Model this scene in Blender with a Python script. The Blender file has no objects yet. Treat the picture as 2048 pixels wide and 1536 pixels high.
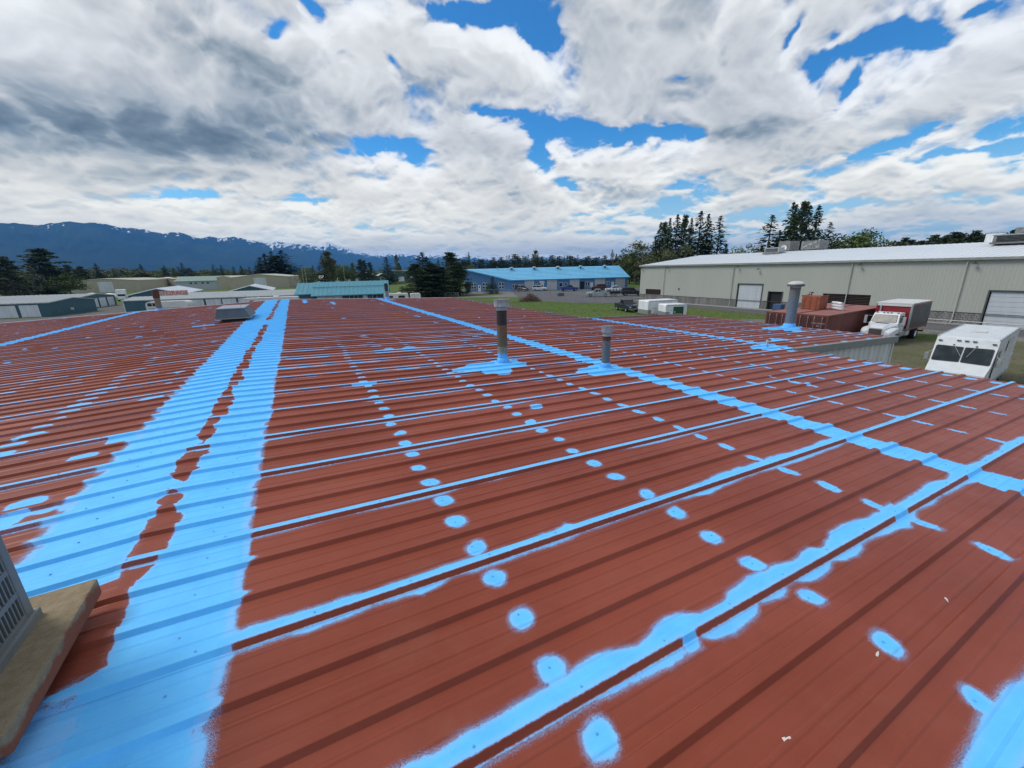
import bpy, bmesh, math, random
import numpy as np
from mathutils import Vector, Matrix

random.seed(7)
rng = np.random.default_rng(11)
SC = bpy.context.scene
COL = SC.collection

# ------------------------------------------------------------------ camera
# world: X = right (down the right roof slope), Y = along the ridge away from the camera, Z = up, ground z = 0
CAM = Vector((0.0, 0.0, 7.0))
RM = np.array([[0.88492437, -0.14816175, 0.4415393],
               [-0.46517525, -0.23472145, 0.85353256],
               [-0.02282213, -0.96070492, -0.27663191]])     # rows: world X, Y, Z in camera (right, down, forward)
F = 800.0
cam_data = bpy.data.cameras.new('camera')
cam_data.sensor_width = 36.0
cam_data.lens = F / 2048.0 * 36.0
cam_data.clip_start = 0.05
cam_data.clip_end = 60000.0
cam = bpy.data.objects.new('camera', cam_data)
COL.objects.link(cam)
m = Matrix.Identity(4)
for r in range(3):
    m[r][0] = RM[r, 0]; m[r][1] = -RM[r, 1]; m[r][2] = -RM[r, 2]; m[r][3] = CAM[r]
cam.matrix_world = m
SC.camera = cam

def ray(x, y):
    return RM @ np.array([x - 1024.0, y - 768.0, F])
def G(x, y, h=0.0):
    """ground point (height h) seen at a spot of the photograph"""
    r = ray(x, y); t = (h - 7.0) / r[2]
    return (r[0] * t, r[1] * t)
def D(x, y, dist):
    """point on the ray at a horizontal distance"""
    r = ray(x, y); t = dist / math.hypot(r[0], r[1])
    return (r[0] * t, r[1] * t, 7.0 + r[2] * t)

# ------------------------------------------------------------------ sky, sun, exposure
SUN_EL, SUN_AZ = math.radians(50), math.radians(-55)      # azimuth measured from +Y towards +X
world = bpy.data.worlds.new('World'); SC.world = world; world.use_nodes = True
SC.view_settings.view_transform = 'Standard'
SC.view_settings.look = 'None'
SC.view_settings.exposure = 0.12
SC.view_settings.gamma = 1.0
SC.view_settings.use_curve_mapping = False
sun_data = bpy.data.lights.new('sun', 'SUN')
sun_data.energy = 2.1; sun_data.angle = math.radians(22); sun_data.color = (1.0, 0.95, 0.88)
sun = bpy.data.objects.new('sun', sun_data); COL.objects.link(sun)
sd = Vector((math.cos(SUN_EL) * math.sin(SUN_AZ), math.cos(SUN_EL) * math.cos(SUN_AZ), math.sin(SUN_EL)))
sun.rotation_euler = sd.to_track_quat('Z', 'Y').to_euler()
sun.location = sd * 60

class NT:
    """tiny node-building helper"""
    def __init__(s, tree):
        s.t = tree; s.n = tree.nodes; s.l = tree.links
    def new(s, typ, **kw):
        n = s.n.new(typ)
        for k, v in kw.items():
            setattr(n, k, v)
        return n
    def put(s, sock, v):
        if isinstance(v, bpy.types.NodeSocket): s.l.new(v, sock)
        else:
            if hasattr(sock.default_value, '__len__') and not hasattr(v, '__len__'):
                v = [v] * len(sock.default_value)
            if hasattr(sock.default_value, '__len__') and len(sock.default_value) == 4 and len(v) == 3:
                v = (*v, 1)
            sock.default_value = v
    def math(s, op, a, b=None, c=None, clamp=False):
        n = s.new('ShaderNodeMath', operation=op, use_clamp=clamp)
        s.put(n.inputs[0], a)
        if b is not None: s.put(n.inputs[1], b)
        if c is not None: s.put(n.inputs[2], c)
        return n.outputs[0]
    def vmath(s, op, a, b=None, out=0):
        n = s.new('ShaderNodeVectorMath', operation=op)
        s.put(n.inputs[0], a)
        if b is not None: s.put(n.inputs[1], b)
        return n.outputs[out]
    def scale(s, a, f):
        n = s.new('ShaderNodeVectorMath', operation='SCALE'); s.put(n.inputs[0], a); s.put(n.inputs[3], f)
        return n.outputs[0]
    def mix(s, f, a, b, blend='MIX'):
        n = s.new('ShaderNodeMix', data_type='RGBA', blend_type=blend)
        s.put(n.inputs[0], f); s.put(n.inputs[6], a); s.put(n.inputs[7], b)
        return n.outputs[2]
    def noise(s, v, scale=5, detail=4, rough=0.5, dist=0.0, dim='3D', out=0):
        n = s.new('ShaderNodeTexNoise', noise_dimensions=dim)
        if v is not None: s.put(n.inputs['Vector'], v)
        s.put(n.inputs['Scale'], scale); s.put(n.inputs['Detail'], detail); s.put(n.inputs['Roughness'], rough); s.put(n.inputs['Distortion'], dist)
        return n.outputs[out]
    def ramp(s, f, lo, hi, a=0.0, b=1.0, smooth=True):
        n = s.new('ShaderNodeMapRange', interpolation_type='SMOOTHSTEP' if smooth else 'LINEAR')
        s.put(n.inputs[0], f); s.put(n.inputs[1], lo); s.put(n.inputs[2], hi); s.put(n.inputs[3], a); s.put(n.inputs[4], b)
        return n.outputs[0]
    def xyz(s, v):
        n = s.new('ShaderNodeSeparateXYZ'); s.put(n.inputs[0], v); return n.outputs
    def comb(s, x, y, z):
        n = s.new('ShaderNodeCombineXYZ'); s.put(n.inputs[0], x); s.put(n.inputs[1], y); s.put(n.inputs[2], z); return n.outputs[0]

# (x, y, rx, ry, angle, weight): where the photograph's sky opens up (negative) or thickens (positive)
SKY_COVER = [
    (935, 34, 120, 24, 14, -0.34), (1085, 75, 80, 30, 48, -0.36), (1000, 20, 90, 22, 0, -0.2), (556, 60, 26, 13, 0, -0.30), (703, 114, 22, 9, 0, -0.24),
    (788, 122, 16, 9, 0, -0.26), (1000, 226, 110, 14, 8, -0.24), (1190, 266, 170, 17, 4, -0.34), (1350, 260, 60, 10, 8, -0.3),
    (1085, 318, 36, 18, 70, -0.28), (1140, 372, 26, 14, 20, -0.26), (745, 290, 44, 18, 8, -0.26), (815, 298, 34, 22, 8, -0.28),
    (1700, 100, 120, 17, -14, -0.36), (1632, 140, 34, 24, 50, -0.32), (1820, 88, 70, 12, -6, -0.28), (1690, 185, 50, 12, -50, -0.28),
    (1578, 72, 12, 26, 20, -0.26), (1950, 25, 50, 10, -30, -0.24), (1825, 268, 55, 10, -12, -0.28), (1720, 312, 60, 6, 0, -0.22),
    (1930, 300, 90, 6, -6, -0.22), (1355, 152, 40, 9, 0, -0.26), (370, 385, 100, 17, 0, -0.34), (600, 398, 60, 6, 0, -0.22),
    (630, 10, 30, 14, 40, -0.30), (410, 443, 30, 7, 0, -0.22), (1150, 430, 40, 6, 0, -0.16), (1690, 412, 260, 13, -3, -0.16), (1330, 470, 200, 8, 0, -0.14),
    (1900, 450, 200, 10, -6, -0.14), (1480, 430, 100, 9, 0, -0.16),
    (1540, 180, 120, 70, 0, 0.16), (300, 180, 420, 170, 0, 0.26), (700, 210, 160, 60, 0, 0.14), (1230, 150, 110, 70, 0, 0.16),
    (1330, 40, 220, 70, 0, 0.18), (1950, 190, 130, 70, 0, 0.18), (1350, 330, 170, 40, 0, 0.16), (920, 290, 60, 22, 0, 0.14), (800, 60, 80, 50, 0, 0.15),
    (700, 430, 600, 50, 0, 0.14), (1850, 350, 260, 28, -6, 0.16), (900, 370, 160, 50, 0, 0.14), (1480, 240, 110, 40, 0, 0.16), (1000, 140, 150, 40, 10, 0.12),
    (980, 80, 60, 18, 10, 0.0), (150, 460, 300, 60, 0, 0.15), (1650, 20, 120, 30, 0, 0.12), (1850, 30, 60, 30, 0, 0.1), (930, 238, 22, 8, 10, 0.12)]
SKY_DARK = [
    (60, 235, 290, 62, 6, 0.42), (330, 275, 220, 36, 6, 0.36), (500, 250, 240, 42, -6, 0.24), (470, 125, 170, 40, 22, 0.30),
    (600, 180, 110, 28, 12, 0.16), (1475, 262, 100, 24, 2, 0.32), (1260, 388, 110, 14, 6, 0.24), (640, 270, 120, 30, -10, 0.12),
    (1380, 405, 130, 10, 0, 0.14), (1900, 385, 180, 12, -6, 0.20), (1350, 20, 220, 26, 0, 0.20), (400, 60, 180, 40, 20, 0.10),
    (240, 378, 90, 16, 4, 0.16), (60, 300, 110, 12, 4, 0.12), (1740, 420, 300, 14, -2, 0.22), (1150, 60, 40, 60, 0, 0.10), (1800, 240, 200, 30, -6, 0.10),
    (1330, 185, 60, 40, 0, 0.08), (1550, 370, 300, 20, -3, 0.10), (850, 200, 140, 25, -4, 0.12), (1700, 20, 150, 20, 0, 0.10), (1620, 295, 120, 10, 0, 0.14),
    (60, 60, 120, 40, 20, -0.08), (1560, 165, 60, 36, 0, -0.16), (1370, 290, 50, 18, 0, -0.14), (1275, 362, 70, 12, 0, -0.14), (60, 60, 60, 40, 0, -0.04),
    (650, 170, 50, 20, 10, -0.12), (1130, 215, 110, 14, 5, -0.12), (430, 455, 50, 9, 0, -0.12), (1860, 150, 70, 30, 0, -0.05), (930, 265, 40, 8, 10, -0.1), (640, 110, 40, 20, 0, -0.06)]

_T = np.random.default_rng(5).random((512, 512)).astype(np.float32)
def _vn(x, y):
    xi = np.floor(x); yi = np.floor(y); fx = (x - xi).astype(np.float32); fy = (y - yi).astype(np.float32)
    fx = fx * fx * fx * (fx * (fx * 6 - 15) + 10); fy = fy * fy * fy * (fy * (fy * 6 - 15) + 10)
    a = xi.astype(np.int32) & 511; b = yi.astype(np.int32) & 511; a1 = (a + 1) & 511; b1 = (b + 1) & 511
    return (_T[a, b] * (1 - fx) + _T[a1, b] * fx) * (1 - fy) + (_T[a, b1] * (1 - fx) + _T[a1, b1] * fx) * fy
def _fbm(x, y, octs, gain=0.5, ridged=False):
    s = 0; amp = 1.0; tot = 0; c, sn = math.cos(0.6), math.sin(0.6)
    for o in range(octs):
        v = _vn(x + 17.3 * o, y - 9.1 * o)
        if ridged: v = np.sqrt(np.abs(v * 2 - 1) ** 2 + 0.01)
        s = s + v * amp; tot += amp; amp *= gain
        x, y = (x * c - y * sn) * 2.03, (x * sn + y * c) * 2.03
    return s / tot
def sstep(v, lo, hi):
    t = np.clip((v - lo) / (hi - lo), 0, 1); return t * t * (3 - 2 * t)
def cloud_map(W, H):
    """cloud colour and cover over the upper half of an equirectangular map (rows from the horizon up)"""
    el = ((np.arange(H // 2, H) + 0.5) / H - 0.5) * math.pi
    az = -((np.arange(W) + 0.5) / W - 0.5) * 2 * math.pi
    AZ, EL = np.meshgrid(az.astype(np.float32), el.astype(np.float32))
    dx, dy, dz = np.cos(EL) * np.cos(AZ), np.cos(EL) * np.sin(AZ), np.sin(EL)
    z = np.maximum(dz, 0)
    den = (z + 0.11) ** 0.62
    px, py = dx / den * 2.9 + 31.0, dy / den * 2.9 + 57.0
    w1, w2 = _fbm(px * 0.9, py * 0.9, 3), _fbm(px * 0.9 + 91, py * 0.9 + 33, 3)
    qx, qy = px + (w1 - 0.5) * 0.45, py + (w2 - 0.5) * 0.45
    q1, q2 = _fbm(qx * 4.1 + 7, qy * 4.1, 4, 0.55), _fbm(qx * 4.1, qy * 4.1 + 55, 4, 0.55)
    ux, uy = qx + (q1 - 0.5) * 0.12, qy + (q2 - 0.5) * 0.12
    low = _fbm(qx * 0.7, qy * 0.7, 2)
    puff = 1 - _fbm(ux * 2.2 + 13, uy * 2.2 + 5, 4, 0.5, True)       # rounded heads
    puff2 = 1 - _fbm(ux * 6.5 + 3, uy * 6.5 + 25, 4, 0.55, True)
    fine = _fbm(ux * 4.0, uy * 4.0, 6, 0.56)
    wob = ((w2 - 0.5) * 0.03 + (q1 - 0.5) * 0.05, (w1 - 0.5) * 0.016 + (q2 - 0.5) * 0.032)
    def blobs(lst):
        tot = np.zeros_like(dx)
        for (X, Y, rx, ry, ang, wt) in lst:
            c = Vector(ray(X, Y)); ln = c.length; c = c.normalized()
            e = Vector(ray(X + 40 * math.cos(math.radians(ang)), Y + 40 * math.sin(math.radians(ang)))).normalized()
            u = (e - c * e.dot(c)).normalized(); v = c.cross(u)
            # keep the blob the photograph's size although the lens stretches towards its corners
            st = math.sqrt(((X - 1024) ** 2 + (Y - 768) ** 2) / F ** 2 + 1)
            a, b = rx / ln / (st ** (abs((X - 1024)) / 1024)), ry / ln
            cz = math.cos(2.6 * max(rx, ry) / F + 0.1)
            near = dx * c.x + dy * c.y + dz * c.z > max(cz, 0.0)      # a blob only matters close to its own direction
            if not near.any(): continue
            Dx, Dy, Dz = dx[near], dy[near], dz[near]
            uu = wob[0][near] + Dx * u.x + Dy * u.y + Dz * u.z; vv = wob[1][near] + Dx * v.x + Dy * v.y + Dz * v.z
            tot[near] += np.exp(-((uu / a) ** 2 + (vv / b) ** 2)) * wt
        return tot
    cover = blobs(SKY_COVER); dk = blobs(SKY_DARK)
    base = low * 0.30 + puff * 0.34 + fine * 0.36 + cover * 1.05 + 0.085 + 0.04 * (1 - sstep(z, 0.0, 0.16))
    D_ = np.clip((base - 0.50) / 0.26, 0, 1)
    D_ = np.clip(D_ - (1 - D_) * ((1 - puff2) * 0.46 + (fine - 0.5) * 0.36) * sstep(D_, 0, 0.15), 0, 1)
    alpha = 1 - np.exp(-4.6 * D_)
    # what lies between a point and the light above it shades it: bright heads, grey bases
    rows, cols = dx.shape; per_deg = H / 180.0
    relief = np.clip(D_ * 0.55 + puff * 0.55 * sstep(D_, 0.05, 0.5) + puff2 * 0.20 * sstep(D_, 0.05, 0.5), 0, 2)
    pad = (-rows) % 8; q_ = np.pad(D_, ((0, pad), (0, 0)), mode='edge').reshape((rows + pad) // 8, 8, cols // 8, 8).mean((1, 3))
    q_ = (np.roll(q_, 1, 1) + 2 * q_ + np.roll(q_, -1, 1)) / 4
    q_ = np.repeat(np.repeat(q_, 8, 0), 8, 1)[:rows]
    for _ in range(3):
        q_ = (np.roll(q_, 3, 1) + q_ + np.roll(q_, -3, 1)) / 3; q_ = (np.concatenate([q_[3:], q_[-3:]]) + q_ + np.concatenate([q_[:3], q_[:-3]])) / 3
    M_ = np.zeros_like(D_); ri = np.arange(rows); amt = (z[:, :1] + 0.10)
    for off, wgt in ((0.8, 0.18), (1.8, 0.22), (3.5, 0.24), (6.0, 0.20), (10.0, 0.16)):
        r2 = np.minimum(ri[:, None] + (off * per_deg * amt * 1.6), rows - 1.001); r0 = r2[:, 0].astype(int); fr = (r2[:, 0] - r0)[:, None]
        M_ += wgt * (q_[r0] * (1 - fr) + q_[np.minimum(r0 + 1, rows - 1)] * fr)
    r2 = np.minimum(ri + 1.1 * per_deg * amt[:, 0] * 1.6, rows - 1).astype(int); r3 = np.minimum(ri + 2.6 * per_deg * amt[:, 0] * 1.6, rows - 1).astype(int)
    sh = np.roll(relief, 6, axis=1)
    slope = (relief - relief[r2]) * 0.60 + (relief - relief[r3]) * 0.35 + (relief - sh) * 0.15
    light = 0.635 + 0.40 * np.exp(-2.1 * M_) + np.clip(slope, -0.45, 0.5) * 0.27 + (fine - 0.5) * 0.09 + (puff - 0.62) * 0.24 - (low - 0.5) * 0.22
    light += 0.07 * (1 - sstep(z, 0.02, 0.25))
    light -= dk * (0.95 + (fine - 0.5) * 1.5 + (0.5 - puff) * 0.9) * np.where(dk > 0, 0.86, 0.6)
    light = np.where(light < 0.3, 0.3 * np.exp((light - 0.3) * 1.6), light); light = np.minimum(light, 0.97)
    t = sstep(light, 0.15, 0.72)[..., None]
    col = light[..., None] * (np.array([0.64, 0.84, 1.0]) * (1 - t) + np.array([0.97, 0.99, 1.0]) * t)
    return col.astype(np.float32), alpha.astype(np.float32)

def build_sky():
    W, H = 3584, 1792
    c, a = cloud_map(W, H)
    def image(name, rgb):
        px = np.ones((H, W, 4), np.float32)
        px[H // 2:, :, :3] = rgb; px[:H // 2] = px[H // 2]
        img = bpy.data.images.new(name, W, H, alpha=False, float_buffer=True)
        img.colorspace_settings.name = 'Non-Color'
        img.pixels.foreach_set(px.ravel()); img.update()
        return img
    img, cov = image('cloud_light', c), image('cloud_cover', a[..., None])
    w = NT(world.node_tree); w.n.clear()
    out = w.new('ShaderNodeOutputWorld'); bg = w.new('ShaderNodeBackground')
    w.l.new(bg.outputs[0], out.inputs[0])
    sky = w.new('ShaderNodeTexSky', sky_type='NISHITA')
    sky.sun_disc = False
    sky.sun_elevation = SUN_EL; sky.sun_rotation = SUN_AZ; sky.air_density = 1.0; sky.dust_density = 0.4; sky.ozone_density = 2.0
    d = w.vmath('NORMALIZE', w.new('ShaderNodeTexCoord').outputs['Generated'])
    z = w.xyz(d)[2]
    env = w.new('ShaderNodeTexEnvironment'); env.image = img; w.l.new(d, env.inputs[0])
    env2 = w.new('ShaderNodeTexEnvironment'); env2.image = cov; w.l.new(d, env2.inputs[0])
    blue = w.vmath('MULTIPLY', w.scale(sky.outputs[0], 0.10), SKY_TINT)
    blue = w.mix(w.ramp(z, 0.0, 0.30, 0.5, 0.0), blue, (0.25, 0.47, 0.74))
    col = w.mix(env2.outputs['Color'], blue, env.outputs['Color'])
    col = w.mix(w.ramp(z, 0.0, 0.20, 0.50, 0.0), col, (0.74, 0.77, 0.80))     # milky air low over the land
    lo = w.ramp(z, 0.0, 0.30, 1.0, 0.0)
    col = w.vmath('MULTIPLY', col, w.mix(lo, (1, 1, 1), (1.55, 1.42, 1.12)))       # brightest towards the horizon, behind the haze
    col = w.mix(w.ramp(z, -0.03, 0.0), (0.16, 0.17, 0.15), col)
    w.l.new(col, bg.inputs['Color']); bg.inputs['Strength'].default_value = 1.0
SKY_TINT = (0.29, 0.93, 1.42)
build_sky()
# ------------------------------------------------------------------ materials
MATS = {}
def mat(name, col, rough=0.6, metal=0.0, spec=0.5, var=0.12, vscale=2.0, bump=0.0, bscale=30.0, dirt=None, dscale=0.6, damt=0.5, coord='Object', streak=False):
    """procedural surface: base colour with soft mottling, optional dirt patches and relief"""
    if name in MATS: return MATS[name]
    mt = bpy.data.materials.new(name); mt.use_nodes = True
    w = NT(mt.node_tree); b = w.n['Principled BSDF']
    co = w.new('ShaderNodeTexCoord').outputs[coord]
    if streak:
        mp = w.new('ShaderNodeMapping'); mp.inputs['Scale'].default_value = (1, 1, 0.12); w.l.new(co, mp.inputs[0]); co2 = mp.outputs[0]
    else: co2 = co
    n1 = w.noise(co2, vscale, 5, 0.6)
    lo = tuple(c * (1 - var) for c in col); hi = tuple(min(1, c * (1 + var)) for c in col)
    c = w.mix(w.ramp(n1, 0.3, 0.7), lo, hi)
    if dirt is not None:
        n2 = w.noise(co2, dscale, 7, 0.65)
        c = w.mix(w.math('MULTIPLY', w.ramp(n2, 0.48, 0.72), damt), c, dirt)
    w.l.new(c, b.inputs['Base Color'])
    w.put(b.inputs['Roughness'], w.ramp(n1, 0.2, 0.8, max(0.03, rough - 0.06), min(1, rough + 0.06)))
    b.inputs['Metallic'].default_value = metal
    b.inputs['Specular IOR Level'].default_value = spec
    if bump > 0:
        bn = w.new('ShaderNodeBump'); bn.inputs['Strength'].default_value = 0.6; bn.inputs['Distance'].default_value = bump
        w.l.new(w.noise(co, bscale, 4, 0.6), bn.inputs['Height']); w.l.new(bn.outputs[0], b.inputs['Normal'])
    MATS[name] = mt
    return mt
def glass_mat(name='window_glass', col=(0.02, 0.03, 0.035)):
    return mat(name, col, rough=0.08, spec=0.8, var=0.3, vscale=1.5)

white_m = lambda: mat('white_paint', (0.74, 0.75, 0.75), 0.35, dirt=(0.45, 0.43, 0.38), dscale=1.2, damt=0.25, streak=True)
rubber = lambda: mat('tyre_rubber', (0.02, 0.02, 0.021), 0.85)
dark = lambda: mat('dark_opening', (0.012, 0.012, 0.013), 0.8)
galv = lambda: mat('galvanised_steel', (0.42, 0.44, 0.45), 0.42, metal=0.6, var=0.15, vscale=9, dirt=(0.3, 0.29, 0.27), dscale=3, damt=0.4)
black_plastic = lambda: mat('black_plastic', (0.025, 0.025, 0.027), 0.5)
chrome = lambda: mat('bright_metal', (0.62, 0.63, 0.64), 0.22, metal=1.0, var=0.06)
blue_paint_col = (0.105, 0.44, 0.86)
blue_m = lambda: mat('blue_coating', blue_paint_col, 0.55, var=0.06, vscale=14, bump=0.002, bscale=60)

# ------------------------------------------------------------------ mesh building
class MB:
    def __init__(s): s.v = []; s.f = []; s.m = []; s.mi = 0; s.M = Matrix.Identity(4)
    def mat(s, i): s.mi = i; return s
    def tf(s, M): s.M = M; return s
    def add(s, vs, fs):
        o = len(s.v)
        s.v += [tuple(s.M @ Vector(v)) for v in vs]
        for f in fs: s.f.append(tuple(i + o for i in f)); s.m.append(s.mi)
        return s
    def box(s, x0, x1, y0, y1, z0, z1):
        vs = [(x, y, z) for z in (z0, z1) for y in (y0, y1) for x in (x0, x1)]
        return s.add(vs, [(0, 2, 3, 1), (4, 5, 7, 6), (0, 1, 5, 4), (2, 6, 7, 3), (0, 4, 6, 2), (1, 3, 7, 5)])
    def bbox(s, x0, x1, y0, y1, z0, z1, r=0.02):
        """box with chamfered long edges all round"""
        bm = bmesh.new(); bmesh.ops.create_cube(bm, size=1)
        for v in bm.verts:
            v.co = ((x0 + x1) / 2 + v.co.x * (x1 - x0), (y0 + y1) / 2 + v.co.y * (y1 - y0), (z0 + z1) / 2 + v.co.z * (z1 - z0))
        bmesh.ops.bevel(bm, geom=list(bm.edges), offset=r, segments=2, affect='EDGES', profile=0.6)
        bm.verts.index_update()
        s.add([v.co[:] for v in bm.verts], [tuple(v.index for v in f.verts) for f in bm.faces]); bm.free()
        return s
    def quad(s, a, b, c, d): return s.add([a, b, c, d], [(0, 1, 2, 3)])
    def prism(s, poly, y0, y1, axis='y'):
        """polygon of (a, b) pairs swept along an axis; a,b are the other two axes in order"""
        def P(a, b, t):
            return {'y': (a, t, b), 'x': (t, a, b), 'z': (a, b, t)}[axis]
        n = len(poly)
        vs = [P(a, b, y0) for a, b in poly] + [P(a, b, y1) for a, b in poly]
        fs = [tuple(range(n)), tuple(range(2 * n - 1, n - 1, -1))]
        fs += [(i, i + n, (i + 1) % n + n, (i + 1) % n) for i in range(n)]
        return s.add(vs, fs)
    def lathe(s, prof, n=24, cx=0, cy=0, cap=True):
        """profile of (r, z) about the vertical"""
        vs = []; k = len(prof)
        for i in range(n):
            a = 2 * math.pi * i / n
            for r, z in prof: vs.append((cx + r * math.cos(a), cy + r * math.sin(a), z))
        fs = []
        for i in range(n):
            j = (i + 1) % n
            for q in range(k - 1): fs.append((i * k + q, j * k + q, j * k + q + 1, i * k + q + 1))
        if cap:
            if prof[0][0] > 1e-6: fs.append(tuple(i * k for i in range(n))[::-1])
            if prof[-1][0] > 1e-6: fs.append(tuple(i * k + k - 1 for i in range(n)))
        return s.add(vs, fs)
    def tube(s, pts, r, n=8, r1=None):
        """round bar through points"""
        rs = [r + (((r1 if r1 is not None else r) - r) * i / (len(pts) - 1)) for i in range(len(pts))]
        vs = []
        for i, p in enumerate(pts):
            p = Vector(p); a = Vector(pts[max(0, i - 1)]); b = Vector(pts[min(len(pts) - 1, i + 1)])
            t = (b - a).normalized(); u = t.orthogonal().normalized() if i == 0 else (pu - t * pu.dot(t)).normalized()
            pu = u; w = t.cross(u)
            for k in range(n):
                an = 2 * math.pi * k / n
                vs.append(tuple(p + (u * math.cos(an) + w * math.sin(an)) * rs[i]))
        fs = [(i * n + k, i * n + (k + 1) % n, (i + 1) * n + (k + 1) % n, (i + 1) * n + k) for i in range(len(pts) - 1) for k in range(n)]
        fs += [tuple(range(n))[::-1], tuple((len(pts) - 1) * n + k for k in range(n))]
        return s.add(vs, fs)
    def mesh(s, name, mats, smooth=False):
        me = bpy.data.meshes.new(name); me.from_pydata(s.v, [], s.f)
        for mt in (mats if isinstance(mats, (list, tuple)) else [mats]): me.materials.append(mt)
        if any(s.m): me.polygons.foreach_set('material_index', s.m)
        bm = bmesh.new(); bm.from_mesh(me); bmesh.ops.recalc_face_normals(bm, faces=bm.faces); bm.to_mesh(me); bm.free()
        if smooth:
            me.polygons.foreach_set('use_smooth', [True] * len(me.polygons))
            try: me.set_sharp_from_angle(angle=math.radians(35))
            except Exception: pass
        me.update()
        return me
    def build(s, name, mats, parent=None, smooth=False, label=None):
        return link(name, s.mesh(name, mats, smooth), parent, label)

def link(name, me, parent=None, label=None, loc=None):
    o = bpy.data.objects.new(name, me); COL.objects.link(o)
    if parent is not None: o.parent = parent
    if label: o['label'] = label
    if loc is not None: o.location = loc
    return o
def tag(o, label=None, cat=None, group=None, kind=None):
    for k, v in (('label', label), ('category', cat), ('group', group), ('kind', kind)):
        if v: o[k] = v
    return o
def thing(name, label, cat, loc=(0, 0, 0), rz=0.0, group=None, s=1.0):
    o = bpy.data.objects.new(name, None); COL.objects.link(o)
    o.empty_display_size = 0.3; o.location = loc; o.rotation_euler = (0, 0, rz); o.scale = (s, s, s)
    return tag(o, label, cat, group)
def dup(root, loc, rz=0.0, label=None, group=None, s=1.0):
    r = root.copy(); COL.objects.link(r); r.location = loc; r.rotation_euler = (0, 0, rz); r.scale = (s, s, s) if not hasattr(s, '__len__') else s
    if label: r['label'] = label
    if group: r['group'] = group
    for ch in list(root.children):
        c = ch.copy(); COL.objects.link(c); c.parent = r
        for g in list(ch.children):
            q = g.copy(); COL.objects.link(q); q.parent = c
    return r
def ribbed(mb, p0, u, v, L, H, pitch=0.3, depth=0.03, top=0.05, base=0.10, nrm=None):
    """ribbed sheet: runs L along u, ribs run along v for H, standing proud along nrm"""
    p0, u, v = Vector(p0), Vector(u).normalized(), Vector(v).normalized()
    n = Vector(nrm).normalized() if nrm is not None else u.cross(v)
    xs = [(0, 0)]
    k = pitch / 2
    while k + base / 2 < L:
        xs += [(k - base / 2, 0), (k - top / 2, depth), (k + top / 2, depth), (k + base / 2, 0)]
        k += pitch
    xs.append((L, 0))
    vs = []
    for a, d in xs:
        q = p0 + u * a + n * d
        vs += [tuple(q), tuple(q + v * H)]
    return mb.add(vs, [(2 * i, 2 * i + 2, 2 * i + 3, 2 * i + 1) for i in range(len(xs) - 1)])
# ------------------------------------------------------------------ the red roof the camera stands on
XR, SL = -1.10, 0.0417           # ridge line, slope
RZ0 = 5.33                       # roof height right under the camera
RIDGE_Z = RZ0 - SL * XR
def rz(x): return RZ0 - SL * x if x >= XR else RIDGE_Z + SL * (x - XR)
PAN = 0.9144; SEAM0 = 0.985      # panel cover width, one seam line
Y0, Y1 = -4.5, 31.4
XL, XA, XE, XW = -14.6, 5.20, 10.85, 16.6
WY0, WY1 = 5.80, 13.75           # the wing beyond the eave
XC = -8.35

_h = lambda a: np.modf(np.sin(a) * 43758.5453)[0] % 1.0
def vnoise(x, y, seed=0.0):
    """smooth value noise, vectorised"""
    xi, yi = np.floor(x), np.floor(y); fx, fy = x - xi, y - yi
    fx = fx * fx * (3 - 2 * fx); fy = fy * fy * (3 - 2 * fy)
    g = lambda a, b: np.abs(_h(a * 127.1 + b * 311.7 + seed * 74.7))
    return (g(xi, yi) * (1 - fx) + g(xi + 1, yi) * fx) * (1 - fy) + (g(xi, yi + 1) * (1 - fx) + g(xi + 1, yi + 1) * fx) * fy
def fnoise(x, y, seed=0.0):
    return vnoise(x, y, seed) * 0.57 + vnoise(x * 2.1, y * 2.1, seed + 1) * 0.28 + vnoise(x * 4.3, y * 4.3, seed + 2) * 0.15

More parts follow.
